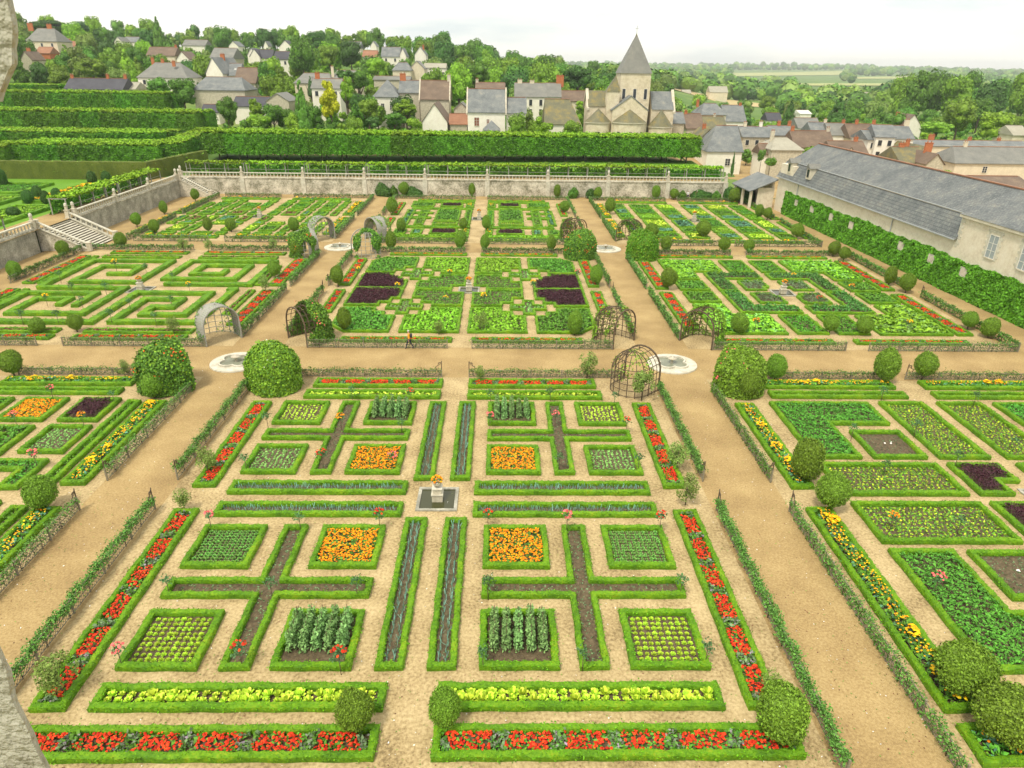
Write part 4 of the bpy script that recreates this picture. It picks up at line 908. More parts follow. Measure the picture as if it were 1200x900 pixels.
# px, py of the crown centre, half width px, half height px, label
SHR = [(415, 834, 24, 33, 'rounded clipped shrub left of the nearest path'), (521, 830, 20.5, 33, 'tall oval clipped shrub right of the nearest path'), (917, 837, 34, 41, 'large ball shrub in the nearest red strip corner'),
       (1131, 785, 35, 40, 'broad clipped shrub at the end of the near yellow strip'), (1183, 838, 41, 41, 'large shrub at the bottom right corner of the view'), (947, 540, 20, 28, 'clipped shrub at the end of the right yellow strip'), (976, 576, 20.5, 26, 'dense ball shrub by the gap in the right fence'),
       (46, 577, 19.5, 25, 'ball shrub beside the left fence gap'), (178, 452, 14, 16, 'small ball shrub in front of the orange flowered arbour'), (12, 425, 14, 17, 'ball shrub at the left edge beyond the yellow strip'), (910, 430, 13, 18, 'oval shrub by the walk right of the leafy arbour'),
       (1040, 428, 17, 21, 'egg shaped shrub left of the scroll bracket'), (1085, 428, 13.5, 18, 'egg shaped shrub right of the scroll bracket'), (878, 449, 14, 20, 'shrub standing before the large leafy arbour'),
       (43, 382, 11, 11, ''), (88, 378, 10, 12, ''), (321, 315, 9, 12, ''), (349, 290, 11, 12, ''), (395, 323, 9, 14, ''), (403, 374, 10, 16, ''), (458, 282, 8, 12, ''), (539, 282, 7, 12, ''), (568, 284, 6, 11, ''), (646, 285, 7, 10, ''), (684, 288, 9, 13, ''),
       (699, 322, 9, 14, ''), (674, 378, 11, 16, ''), (784, 326, 11, 14, ''), (757, 293, 9, 11, ''), (781, 286, 8, 10, ''), (849, 286, 8, 10, ''), (878, 288, 7, 9, ''), (867, 379, 13, 13, ''), (978, 291, 8, 10, ''), (990, 297, 8, 9, ''), (1044, 323, 8, 12, ''),
       (1064, 331, 10, 13, ''), (1137, 375, 10, 12, ''), (1161, 384, 12, 13, ''), (974, 379, 10, 13, ''), (1014, 381, 11, 13, ''), (16, 316, 10, 11, ''), (73, 291, 8, 11, ''), (141, 281, 8, 10, ''), (191, 243, 6, 8, ''), (159, 257, 7, 9, ''), (180, 265, 7, 9, ''),
       (243, 263, 7, 9, ''), (270, 263, 7, 9, ''), (228, 228, 6, 8, ''), (344, 263, 8, 9, ''), (473, 221, 7, 9, ''), (459, 241, 8, 11, ''), (470, 264, 7, 9, ''), (540, 279, 7, 11, ''), (543, 262, 6, 8, ''), (553, 222, 5, 8, ''), (574, 221, 5, 8, ''),
       (570, 261, 6, 10, ''), (653, 224, 5, 8, ''), (662, 242, 7, 8, ''), (701, 226, 6, 8, ''), (769, 225, 6, 8, ''), (790, 227, 6, 7, ''), (715, 241, 7, 10, ''), (861, 229, 8, 9, ''), (825, 268, 10, 11, ''), (764, 270, 9, 10, ''), (890, 247, 6, 8, ''), (900, 250, 6, 8, ''), (935, 270, 9, 10, '')]
for i, (px, py, rx, ry, lab) in enumerate(SHR):
    X, Y = G(px, py, 1.4); d = depth(X, Y, 1.4); kk = .81 if Y < 53 else .77; rx_ = rx*d/FPX*kk; rz_ = ry*d/FPX*kk*1.03
    X, Y = G(px, py, rz_*1.25); s = rx_; k = rz_/rx_
    pl = ['front', 'middle', 'far'][0 if Y < 53 else 1 if Y < 93 else 2]; sd = 'left' if X < -18 else 'right' if X > 18 else 'centre'
    lab = lab or 'small round clipped shrub on a stem, %s %s plot' % (pl, sd)
    o = put(SH[i % 3], (X, Y, 0), rng.uniform(0, 6), None, lab, 'clipped shrubs on short stems'); o.scale = (s, s, 1)
    for ch in KIDS[o.name]:
        if ch.name.startswith('crown'): ch.scale = (1, 1, rz_); ch.location.z = rz_*1.35
        else: ch.scale = (1/s, 1/s, rz_)
    reg(o, X, Y)
SPR = [(240, 538, 12, 17), (213, 583, 10, 11), (65, 787, 22, 22), (689, 425, 11, 16), (754, 448, 13, 16), (806, 571, 14, 24), (795, 533, 13, 18), (144, 430, 7, 12), (202, 379, 8, 14), (310, 330, 7, 12), (563, 374, 8, 14), (514, 382, 6, 11), (214, 286, 6, 10), (243, 286, 5, 9), (320, 285, 5, 10), (906, 800, 14, 22), (570, 283, 5, 8), (563, 436, 7, 10)]
for i, (px, py, rx, ry) in enumerate(SPR):
    X, Y = G(px, py, 1.8); d = depth(X, Y, 1.8); s = rx*d/FPX; X, Y = G(px, py, s*1.2*1.55)
    pl = ['front', 'middle', 'far'][0 if Y < 53 else 1 if Y < 93 else 2]; sd = 'left' if X < -18 else 'right' if X > 18 else 'centre'
    o = put(SP[i % 2], (X, Y, 0), rng.uniform(0, 6), s*1.1, 'thin loose-leaved young tree, %s %s plot' % (pl, sd), 'young loose trees along the fences'); reg(o, X, Y)
RS = {}
for k, fl in (('red', 'fl_red'), ('pink', 'fl_pink'), ('orange', 'fl_orange'), ('yellow', 'fl_yellow'), ('plain', None)):
    r = empty('standard_rose', (0, 0, -50)); t = MB(); t.tube([(0, 0, -.03), (.01, .01, .5), (0, 0, .95)], .018, 6, 'darkwood_and_shade'); t.build('stem', parent=r)
    mb = MB(); n = 110; P = rng.normal(0, 1, (n, 3)); P /= np.linalg.norm(P, axis=1, keepdims=True); P *= rng.random((n, 1))**.35*(1+.35*np.sin(P[:, 0:1]*5+P[:, 2:3]*4)); mb.leaves(P*[.3, .3, .25]+[0, 0, 1.12], P, .08, m='lf_blue', spread=.8); mb.build('foliage', parent=r)
    if fl:
        mb = MB(); n = 16 if k != 'red' else 13; P = rng.normal(0, 1, (n, 3)); P /= np.linalg.norm(P, axis=1, keepdims=True); P[:, 2] = np.abs(P[:, 2]); heads(mb, P*[.27, .27, .24]+[0, 0, 1.16], .065, fl, flat=.9); tag(mb.build('blooms', parent=r), kind='stuff')
    RS[k] = r
ROS = [(244, 602, 'pink'), (286, 536, 'plain'), (350, 604, 'plain'), (444, 602, 'red'), (312, 488, 'plain'), (399, 490, 'orange'), (377, 533, 'red'), (470, 492, 'plain'), (460, 536, 'pink'), (412, 455, 'plain'), (481, 458, 'red'), (651, 485, 'pink'), (645, 458, 'plain'), (721, 461, 'plain'),
       (735, 491, 'red'), (749, 536, 'plain'), (656, 535, 'plain'), (665, 605, 'pink'), (775, 604, 'red'), (572, 600, 'red'), (574, 487, 'pink'), (575, 459, 'plain'), (137, 760, 'pink'), (194, 678, 'plain'), (280, 761, 'red'), (417, 680, 'plain'), (397, 768, 'red'), (572, 682, 'plain'), (566, 762, 'plain'),
       (800, 678, 'plain'), (830, 757, 'plain'), (684, 764, 'plain'), (316, 680, 'plain'), (95, 486, 'orange'), (15, 485, 'pink'), (39, 533, 'pink'), (131, 459, 'plain'), (59, 455, 'pink'), (1075, 497, 'plain'), (1124, 532, 'plain'), (1127, 610, 'plain'), (1036, 457, 'plain'), (1145, 462, 'plain'), (1001, 500, 'plain'),
       (1040, 541, 'plain'), (1100, 678, 'pink'), (1047, 606, 'orange'), (1192, 514, 'plain'), (135, 310, 'yellow'), (170, 312, 'plain'), (83, 335, 'plain'), (123, 337, 'plain'), (151, 354, 'plain'), (129, 368, 'plain'), (200, 350, 'plain'), (221, 334, 'yellow'), (201, 322, 'plain'), (95, 352, 'plain'), (53, 348, 'yellow'), (24, 368, 'plain'),
       (66, 368, 'plain'), (181, 370, 'plain'), (69, 321, 'plain'), (419, 318, 'yellow'), (466, 335, 'yellow'), (527, 319, 'yellow'), (625, 334, 'yellow'), (677, 322, 'pink'), (567, 350, 'yellow'), (522, 351, 'yellow'), (886, 379, 'orange'), (998, 337, 'orange'), (1065, 379, 'yellow'), (960, 352, 'red'), (930, 324, 'yellow')]
DS = dict(red='with red blooms', pink='with pink blooms', orange='with orange blooms', yellow='with yellow blooms', plain='without open blooms')
for px, py, k in ROS:
    X, Y = G(px, py, 1.1); pl = ['front', 'middle', 'far'][0 if Y < 53 else 1 if Y < 93 else 2]; sd = 'left' if X < -18 else 'right' if X > 18 else 'centre'
    o = put(RS[k], (X, Y, 0.0), rng.uniform(0, 6), rng.uniform(.9, 1.1)*(1. if Y < 53 else 1.15), 'standard rose on a thin stem %s, %s %s plot' % (DS[k], pl, sd), 'standard roses among the beds'); reg(o, X, Y)

# ------------------------------------------------------------------ terraces, walls, balustrades
sheet('left_terrace', rect(-260, -55.9, -25, 134.5), 2.9, 'grass'); sheet('terrace_path', rect(-60.6, -55.9, 30, 134.), 2.91, 'walk')
sheet('side_yard_ground', rect(59.9, 260, -25, 134.6), .0, 'walk')
def retaining_wall(a, b, h, label, pil=None, mat='dirtystone', t=.5):
    a = Vector(a); b = Vector(b); L = (b-a).length; ang = math.atan2(b.y-a.y, b.x-a.x)
    r = empty('retaining_wall', (a.x, a.y, 0), ang); tag(r, label, 'wall')
    mb = MB(); mb.box(0, L, -t, 0, -.2, h, mat); mb.build('wall_face', parent=r)
    mb = MB(); mb.box(-.05, L+.05, -t-.12, .12, h, h+.16, 'dirtystone'); mb.build('coping', parent=r)
    for x in (pil or []):
        mb = MB(); mb.box(x-.42, x+.42, -t-.18, -t+.05, -.1, h-.003, 'balstone'); mb.build('pilaster', parent=r)
    return r
BL = MB(); BL.lathe([(.085, 0), (.085, .05), (.05, .1), (.1, .22), (.085, .34), (.045, .46), (.08, .56), (.08, .6)], 8, m='balstone'); BLM = BL.mesh('baluster'); BLM.materials.append(M['balstone'])
def balustrade(a, b, label, pillar=(True, True), z=3.06, step=.62, ph=1.55, z2=None):
    a = Vector(a); b = Vector(b); L = (b-a).length; ang = math.atan2(b.y-a.y, b.x-a.x); z2 = z if z2 is None else z2; dz = z2-z
    r = empty('balustrade', (a.x, a.y, z), ang); tag(r, label, 'balustrade', 'stone balustrades of the terraces'); reg(r, (a.x+b.x)/2, (a.y+b.y)/2)
    mb = MB(); mb.bar((0, 0, .06), (L, 0, .06+dz), .34, 'balstone', .12); mb.build('base_rail', parent=r)
    mb = MB(); mb.bar((0, 0, .8), (L, 0, .8+dz), .36, 'balstone', .15); mb.build('top_rail', parent=r)
    n = int(L/step)
    for i in range(n):
        o = bpy.data.objects.new('baluster', BLM); col.objects.link(o); o.parent = r; x = L*(i+.5)/n; o.location = (x, 0, .12+dz*x/L); o.scale = (1.25, 1.25, 1)
    for x, f, zz in ((0, pillar[0], 0), (L, pillar[1], dz)):
        if f:
            mb = MB(); mb.box(x-.24, x+.24, -.24, .24, zz-.1, zz+.95, 'stone'); mb.box(x-.3, x+.3, -.3, .3, zz+.95, zz+1.05, 'stone')
            if f != 2:
                mb.box(x-.14, x+.14, -.14, .14, zz+1.05, zz+ph, 'stone'); mb.lathe([(.22, 0), (.25, .05), (.17, .1), (.22, .22), (.16, .34), (.04, .42)], 10, (x, 0, zz+ph), 'balstone')
            mb.build('pillar', parent=r)
pil = [at(p, 215, 134)[0] for p in (213, 284, 355.5, 427, 498, 571, 642, 713, 783, 851)]
retaining_wall((pil[0]-2., 134.6), (pil[-1]+.4, 134.6), 2.9, 'long pale stone retaining wall across the back of the garden', [p-pil[0]+2. for p in pil[1:]])
for i in range(9):
    balustrade((pil[i], 134.35), (pil[i+1], 134.35), 'stone balustrade bay on the back terrace wall', (True, i == 8))
retaining_wall((-55.4, 130.5), (-55.4, 97.5), 2.9, 'weathered retaining wall of the left terrace beyond the stairs', [6, 18, 29], 'greystone')
retaining_wall((-56.2, 89.), (-56.2, 44), 2.9, 'weathered retaining wall of the left terrace before the stairs', [12, 26], 'greystone')
for (y0, y1) in ((130.2, 119.5), (119.5, 108.5), (108.5, 97.3)): balustrade((-55.65, y0), (-55.65, y1), 'stone balustrade bay on the left terrace beyond the stairs', (True, y1 < 98))
for (y0, y1) in ((89.2, 77.5), (77.5, 65.5)): balustrade((-56.4, y0), (-56.4, y1), 'stone balustrade bay on the left terrace before the stairs', (y0 > 88, True))
def stairs(x0, x1, y0, y1, zt, label, n=16):
    r = empty('stone_stairs', (x0, (y0+y1)/2, 0)); tag(r, label, 'stairs'); w = (y1-y0)/2; L = x1-x0
    for i in range(n):
        mb = MB(); z1 = zt*(1-i/n); mb.box(L*i/n, L*(i+1)/n+.05, -w, w, z1-.06, z1, 'balstone'); mb.box(L*i/n+.01, L*(i+1)/n-.03, -w+.01, w-.01, z1-zt/n-.02, z1-.061, 'darkwood_and_shade'); mb.build('step', parent=r)  # stone risers coloured dark to paint in the shade below each tread
    for s in (-1, 1):
        mb = MB(); V = [(0, s*(w+.02), -.1), (L+.3, s*(w+.02), -.1), (L+.3, s*(w+.02), .15), (0, s*(w+.02), zt+.1)]; V += [(x, y+s*.35, z) for x, y, z in V]
        mb.add(V, [(0, 1, 2, 3), (7, 6, 5, 4), (0, 4, 5, 1), (1, 5, 6, 2), (2, 6, 7, 3), (3, 7, 4, 0)], 'dirtystone'); mb.build('stair_wall', parent=r)
    mb = MB(); mb.box(0.02, L-.1, -w+.02, w-.02, -.1, .02, 'dirtystone')
    mb.build('stair_base', parent=r)
stairs(-56.6, -50.6, 90.2, 96.2, 2.9, 'broad stone stairs descending from the left terrace')
balustrade((-56.4, 89.9), (-50.3, 89.9), 'sloping stone balustrade on near side of the broad stairs', (2, 2), 3.0, .6, z2=.15); balustrade((-56.2, 96.6), (-50.3, 96.6), 'sloping stone balustrade on far side of the broad stairs', (True, 2), 3.0, .6, z2=.15)
stairs(-55.4, -50.2, 130.8, 134.0, 2.9, 'narrow stone stairs in the far left corner of the garden')
balustrade((-55.2, 130.6), (-50.0, 130.6), 'sloping balustrade of the far corner stairs', (True, 2), 3.0, .6, z2=.15)
# pergolas
def pergola(a, b, z, h, wdt, label, side=1):
    a = Vector(a); b = Vector(b); L = (b-a).length; ang = math.atan2(b.y-a.y, b.x-a.x)
    r = empty('vine_pergola', (a.x, a.y, z), ang); tag(r, label, 'pergola', 'vine pergolas on the terraces'); reg(r, (a.x+b.x)/2, (a.y+b.y)/2); n = max(2, round(L/4.05))
    for i in range(n+1):
        mb = MB(); x = L*i/n; mb.bar((x, 0, 0), (x, 0, h), .13, 'greywood'); mb.bar((x, side*wdt, 0), (x, side*wdt, h), .13, 'greywood'); mb.bar((x, -.2*side, h), (x, side*(wdt+.2), h), .1, 'greywood'); mb.build('post_frame', parent=r)
    mb = MB(); mb.bar((0, 0, h), (L, 0, h), .1, 'greywood'); mb.bar((0, side*wdt, h), (L, side*wdt, h), .1, 'greywood'); mb.bar((0, 0, h*.55), (L, 0, h*.55), .05, 'greywood'); mb.build('beam', parent=r)
    mb = MB(); m = int(L*wdt*70); P = np.stack([rng.uniform(0, L, m), side*rng.uniform(-.35, wdt+.3, m), h+.12+rng.normal(0, .1, m)], 1); P[:, 2] += .05*np.sin(P[:, 0]*1.9)
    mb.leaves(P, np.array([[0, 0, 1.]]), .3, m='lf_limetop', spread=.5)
    m = int(L*60); P = np.stack([rng.uniform(0, L, m), side*(wdt+.25+rng.normal(0, .15, m)), rng.uniform(0.0, h*.8, m)], 1); mb.leaves(P, np.array([[0, -1., .3]]), .34, m='lf_ivy', spread=.6)
    tag(mb.build('vine_foliage', parent=r), kind='stuff')
for i in range(9): pergola((pil[i]+.4, 136.3), (pil[i+1]-.1, 136.3), 2.95, 2.35, 1.7, 'vine covered pergola bay behind the back balustrade')
pergola((-57.4, 128), (-57.4, 113.5), 2.9, 2.2, 2.2, 'vine pergola on the left terrace, farthest length', -1); pergola((-57.4, 113), (-57.4, 98.8), 2.9, 2.2, 2.2, 'vine pergola on the left terrace, beyond the stairs', -1)
pergola((-57.8, 86), (-57.8, 66), 2.9, 2.2, 2.2, 'vine pergola on the left terrace, nearest length', -1)
# beds of the water garden terrace on the left
for i, (x0, x1, y0, y1, m) in enumerate([(-68, -62, 88, 104, 'chard'), (-69, -62, 107, 125, 'yellowstrip'), (-82, -70, 84, 100, 'low'), (-82, -71, 103, 112, 'chard'), (-90, -74, 114, 124, 'low'), (-96, -84, 88, 110, 'chard'), (-70, -62, 68, 84, 'yellowstrip'), (-84, -72, 66, 80, 'chard')]):
    p = rect(x0, x1, y0, y1); b_ = bed(p, m, 'on the upper left terrace', 'parterre bed', w=.6, h=.45); b_.location.z = 2.92
TOPI = [(32, 230, 6, 8), (43, 225, 5, 8), (53, 231, 5, 8), (66, 228, 5.5, 8), (107, 208, 5, 8), (124, 207, 5, 7), (158, 204, 4, 5), (94, 226, 4.5, 5), (104, 221, 5, 6), (15, 248, 7, 6), (1, 207, 5, 10)]
TP = empty('topiary', (0, 0, -50)); mb = crown_unit(70, 2600, .11, 'lf_dark', lump=.03); c = mb.build('clipped_foliage', parent=TP); c.location = (0, 0, .9); t = MB(); t.tube([(0, 0, 0), (0, 0, .5)], .08, 6, 'trunk'); t.build('trunk', parent=TP)
for px, py, rx, ry in TOPI:
    X, Y = G(px, py, 4.); d = depth(X, Y, 3.5); s = rx*d/FPX; k = ry*d/FPX; X, Y = G(px, py, 2.9+k)
    o = put(TP, (X, Y, 2.9), rng.uniform(0, 6), (s, s, k), 'dark green clipped cone on the upper left terrace', 'topiary on the left terrace'); reg(o, X, Y)
# shrubs against the back wall
WS = []
for i in range(2):
    r = empty('wall_shrub', (0, 0, -50)); mb = crown_unit(80+i, 1500, .16, ['lf_dark', 'lf_mid'][i], lump=.2); mb.build('foliage', parent=r).location = (0, 0, .6); t = MB(); t.tube([(0, 0, 0), (0, 0, .6)], .06, 5, 'trunk'); t.build('stem', parent=r); WS.append(r)
for i, (px, py, w, h) in enumerate([(449, 222, 9, 8), (461, 224, 8, 6), (485, 224, 9, 6), (672, 224, 8, 6), (822, 224, 12, 6), (840, 226, 6, 5), (693, 226, 6, 6), (800, 226, 5, 5), (858, 206, 6, 8), (867, 214, 7, 10), (876, 222, 6, 9), (885, 228, 6, 8)]):
    X, Y = at(px, py, 133.2)[0], 133.2 if px < 850 else 134.0; s = w*.165
    o = put(WS[i % 2], (X, Y-(0 if px < 850 else rng.uniform(0, 2)), 0 if px < 855 else 0), rng.uniform(0, 6), (s, .7 if px < 850 else s, h*.19), 'leafy wall shrub at the foot of the back wall', 'shrubs at the back wall'); reg(o, X, Y)

# fallen leaves and pebbles on the gravel
mb = MB(); n = 9000; P = np.stack([rng.uniform(-34, 36, n), 15+38*rng.random(n)**1.4, np.full(n, .022)], 1)
mb.leaves(P[:4500], np.array([[0, 0, 1.]]), .05, m='lf_pale', spread=.12); mb.leaves(P[4500:7500], np.array([[0, 0, 1.]]), .045, m='lf_beet', spread=.12); mb.leaves(P[7500:], np.array([[0, 0, 1.]]), .05, m='fl_white', spread=.2)
tag(mb.build('fallen_leaves'), kind='stuff')
# ------------------------------------------------------------------ people
def person(loc, ang, cloth, leg, walk, label, hgt=1.75, pack=False):
    V = []; E_ = []; Rr = []
    def v(p, r, par=None):
        V.append(p); Rr.append(r)
        if par is not None: E_.append((par, len(V)-1))
        return len(V)-1
    s = walk
    hip = v((0, 0, .95), (.15, .12)); w = v((.0, 0, 1.12), (.13, .105), hip); ch = v((.01, 0, 1.32), (.165, .12), w); nk = v((.02, 0, 1.48), (.06, .06), ch); hd0 = v((.04, 0, 1.56), (.075, .07), nk); hd = v((.05, 0, 1.65), (.09, .078), hd0); v((.045, 0, 1.73), (.06, .055), hd); v((.15, 0, 1.63), (.014, .014), hd)
    for sd in (-1, 1):
        f = s*sd
        a = v((0, .09*sd, .9), (.09, .09), hip); k = v((.16*f+.03, .1*sd, .5), (.06, .06), a); an = v((.3*f-.06 if f < 0 else .26*f, .1*sd, .1+(.06 if f < 0 else 0)), (.04, .04), k); v((.3*f+.1, .1*sd, .04+(.04 if f < 0 else 0)), (.04, .032), an)
        sh = v((.01, .19*sd, 1.42), (.06, .06), ch); el = v((-.14*f, .26*sd, 1.15), (.042, .042), sh); wr = v((-.2*f+.12, .25*sd, .93), (.028, .028), el); pm = v((-.2*f+.15, .25*sd, .86), (.032, .02), wr)
        for i in range(4):
            c = v((-.2*f+.13+.02*i, .25*sd+.004*i, .81-.006*(i % 2)), (.009, .009), pm); v((-.2*f+.14+.02*i, .245*sd, .77+.008*abs(i-1.5)), (.008, .008), c)
        c = v((-.2*f+.19, .24*sd, .87), (.009, .009), pm); v((-.2*f+.2, .235*sd, .83), (.008, .008), c)
    me = bpy.data.meshes.new('person_body'); me.from_pydata(V, E_, [])
    o = bpy.data.objects.new('body', me); col.objects.link(o)
    sk = o.modifiers.new('s', 'SKIN')
    for i, sv in enumerate(me.skin_vertices[0].data): sv.radius = Rr[i]; sv.use_root = (i == 0)
    o.modifiers.new('u', 'SUBSURF').levels = 1
    dg = bpy.context.evaluated_depsgraph_get(); m2 = bpy.data.meshes.new_from_object(o.evaluated_get(dg)); bpy.data.objects.remove(o); m2.materials.clear()
    for m in ('skin', cloth, leg, 'shoe'): m2.materials.append(M[m])
    for p in m2.polygons:
        c = p.center; ay = abs(c.y); p.use_smooth = True
        p.material_index = 0 if c.z > 1.46 or (ay > .2 and c.z < 1.12 and c.z > .7) else 3 if c.z < .09 else 2 if c.z < .98 and ay < .2 else 1
    r = empty('person', loc, ang); r.scale = (hgt/1.75,)*3; tag(r, label, 'person'); b = bpy.data.objects.new('body', m2); col.objects.link(b); b.parent = r
    mb = MB(); Q = ICO2[0]*[.098, .085, .085]+[.035, 0, 1.69]; Q[:, 2] = np.maximum(Q[:, 2], 1.655); mb.add(Q, ICO2[1], 'hair', True); mb.build('hair', parent=r)
    if pack: mb = MB(); Q = ICO2[0]*[.1, .15, .24]+[-.2, 0, 1.28]; mb.add(Q, ICO2[1], 'pack', True); mb.build('rucksack', parent=r)
X, Y = G(480, 409); person((X, Y, .01), pi-.25, 'shirt', 'trouser', 1, 'man in orange shirt and dark trousers walking left with a rucksack', pack=True)
X, Y = at(806, 231, 132.6)[0], 132.6; person((X, Y, .01), -1.5, 'whitecloth', 'trouser', 0, 'distant person in white standing before the back wall')
X, Y = at(816, 231, 132.6)[0], 132.6; person((X, Y, .01), -1.2, 'redcloth', 'redcloth', 0, 'distant person in red beside the person in white')

# ------------------------------------------------------------------ clipped limes
LM = []
for i in range(3):
    r = empty('clipped_lime_tree', (0, 0, -50)); mb = MB(); n = 3600; hx, hy, hz = 2.38, 2.36, 2.3
    f = rng.random(n); P = rng.uniform(-1, 1, (n, 3)); Nn = np.zeros((n, 3))
    for a, lo, hi in ((1, 0, .34), (1, .34, .5), (2, .5, .86), (0, .86, 1.)):
        k = (f >= lo) & (f < hi); sg = -1 if (a == 1 and lo == 0) else (1 if a != 0 else 0)
        s_ = np.full(k.sum(), sg) if sg else np.sign(rng.normal(0, 1, k.sum())); P[k, a] = s_; Nn[k, a] = s_
    q = np.linalg.norm(np.abs(P)**6, axis=1)**(1/6.); P = P/np.maximum(1, q[:, None]**.5)*[hx, hy, hz]
    o = rng.uniform(0, 6); P += Nn*(.24*np.sin(P[:, 0:1]*2.2+o)*np.sin(P[:, 2:3]*1.9+P[:, 1:2]*1.3)+np.abs(rng.normal(0, .12, (n, 1))))
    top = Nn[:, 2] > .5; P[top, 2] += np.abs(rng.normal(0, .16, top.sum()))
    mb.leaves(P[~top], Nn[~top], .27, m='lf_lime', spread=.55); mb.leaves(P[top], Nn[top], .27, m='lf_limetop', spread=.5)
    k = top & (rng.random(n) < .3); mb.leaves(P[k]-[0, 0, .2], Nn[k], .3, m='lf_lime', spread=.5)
    mb.box(-hx+.15, hx-.15, -hy+.2, hy-.2, -hz+.2, hz-.2, 'lf_lime'); mb.build('crown', parent=r).location = (0, 0, 4.1)
    trunk_mb(.16, .12, 2.5, i, 4, .35).build('trunk', parent=r); LM.append(r)
def lime(X, Y, z, hz, label, sx=1.):
    o = put(LM[rng.integers(0, 3)], (X, Y, z), rng.choice([0, pi]), None, label, 'clipped lime trees in rows'); o.scale = (sx, 1, hz); reg(o, X, Y)
x0, x1 = at(243, 170, 156)[0], at(818, 170, 156)[0]; n = 24; ztl = at(500, 153.5, 161)[1]
for row, Yr in enumerate((156., 160.6)):
    for i in range(n+(0 if row < 2 else -1)):
        X = x0+(x1-x0)*(i+.5)/n; z = T(X, Yr); zt = ztl-.15
        lime(X, Yr, z-.1, (zt-z)/6.45*(1-.02*row), 'clipped lime tree in the %s row behind the vine pergola' % ['front', 'second', 'third'][row])
def limerow(pxa, pxb, yt, yb, Yr, lab, Yr2=None):
    xa, xb = at(pxa, yt, Yr)[0], at(pxb, yt, Yr)[0]; zt = at((pxa+pxb)/2, yt, Yr)[1]; zb = at((pxa+pxb)/2, yb, Yr)[1]; n = max(1, round((xb-xa)/4.6))
    for i in range(n):
        X = xa+(xb-xa)*(i+.5)/n; zz = zb-1.2
        for k in (0, 1): lime(X+k*1.5, Yr+k*4.6, zz, (zt-.25-zz)/6.4, lab+(', back row' if k else ', front row'), (xb-xa)/n/4.6)
limerow(16, 190, 167, 192, 147, 'clipped lime tree in the lowest tier left of the terrace'); limerow(-60, 12, 169, 193, 145, 'clipped lime tree at the left edge, lowest tier')
limerow(-60, 190, 152.5, 168, 164, 'clipped lime tree in the second tier on the left slope'); limerow(-60, 232, 129, 154, 183, 'clipped lime tree in the third tier on the left slope')
limerow(-60, 195, 107, 128, 212, 'clipped lime tree in the fourth tier on the left slope'); limerow(-60, 62, 98, 107, 236, 'clipped lime tree in the topmost tier on the left slope')
# the row that runs back from the corner
for i in range(7):
    X = at(196+i*7, 160, 148+i*4)[0]; Yr = 149+i*4.2; zt = at(200+i*6, 167-i*2.6, Yr)[1]; z = T(X, Yr); lime(X, Yr, z-.3, max(.6, (zt-z+.3)/6.45), 'clipped lime tree in the row running back from the corner')
a_, b_, c_ = at(12, 205, 131), at(172, 205, 131), at(240, 180, 150)
hedge([(-120, 131), (b_[0], 131), (c_[0], 150)], 1.3, 3.2, 'tall olive green yew hedge below the lime tiers', .5, 'yew', 4, .2, 2.8, .03, 'lf_shrub', 'yew_hedge', None)
hedge([(-52.5, 141), (46, 141)], 1., 1.0, 'low green hedge between pergola and lime trees', .6, 'box', 5, .2, T(0, 141)-.1, .03, 'boxleaf', 'low_hedge', None)
hedge([(-52.5, 139), (-46, 146)], 1.2, 1.6, 'short hedge in the corner behind the pergola', .6, 'box', 5, .2, 2.9, .03, 'boxleaf', 'low_hedge', None)
for i, px in enumerate((332, 367, 457, 486, 520, 573, 640, 663, 683, 715, 737)):
    X, z = at(px, 189, 144.5); o = put(SH[i % 3], (X, 144.5, T(X, 144.5)), i, .75, 'rounded bush on the lawn under the lime trees', 'bushes under the limes'); reg(o, X, 144.5)

# ------------------------------------------------------------------ buildings
HR = []   # picture rectangles of houses, to keep trees off them
def win(root, X, Yf, Z, w, h, shut=None, wall_dir=0, bars=True, name='window'):
    """window on a wall facing -Y (dir 0) or -X (dir 1); root space"""
    def B(mb, u0, u1, z0, z1, d0, d1, m):
        if wall_dir == 0: mb.box(X+u0, X+u1, Yf+d0, Yf+d1, Z+z0, Z+z1, m)
        else: mb.box(X+d0, X+d1, Yf+u0, Yf+u1, Z+z0, Z+z1, m)
    mb = MB(); f = .07
    B(mb, -w/2-f, -w/2, -f, h+f, -.05, .03, 'frame'); B(mb, w/2, w/2+f, -f, h+f, -.05, .03, 'frame'); B(mb, -w/2, w/2, h, h+f, -.05, .03, 'frame'); B(mb, -w/2-.05, w/2+.05, -f-.05, 0, -.12, .03, 'stone')
    if bars: B(mb, -.03, .03, 0, h, -.035, .02, 'frame'); B(mb, -w/2, -.03, h*.33-.02, h*.33+.02, -.035, .02, 'frame'); B(mb, .03, w/2, h*.33-.02, h*.33+.02, -.035, .02, 'frame'); B(mb, -w/2, -.03, h*.66-.02, h*.66+.02, -.035, .02, 'frame'); B(mb, .03, w/2, h*.66-.02, h*.66+.02, -.035, .02, 'frame')
    o = mb.build(name, parent=root); p = MB(); B(p, -w/2, w/2, 0, h, -.015, .025, shut or 'pane'); p.build('shutter' if shut == 'shutter' else 'pane', parent=o); return o
def chimney(roof, x, y, z0, z1, m='brick', w=.8, d=.55):
    mb = MB(); mb.box(x-w/2, x+w/2, y-d/2, y+d/2, z0, z1, m); mb.box(x-w/2-.07, x+w/2+.07, y-d/2-.07, y+d/2+.07, z1, z1+.14, m)
    for q in (-.22, .22): mb.lathe([(.11, 0), (.13, .1), (.09, .4)], 8, (x+q*w/.8, y, z1+.14), 'tile')
    mb.build('chimney', parent=roof)
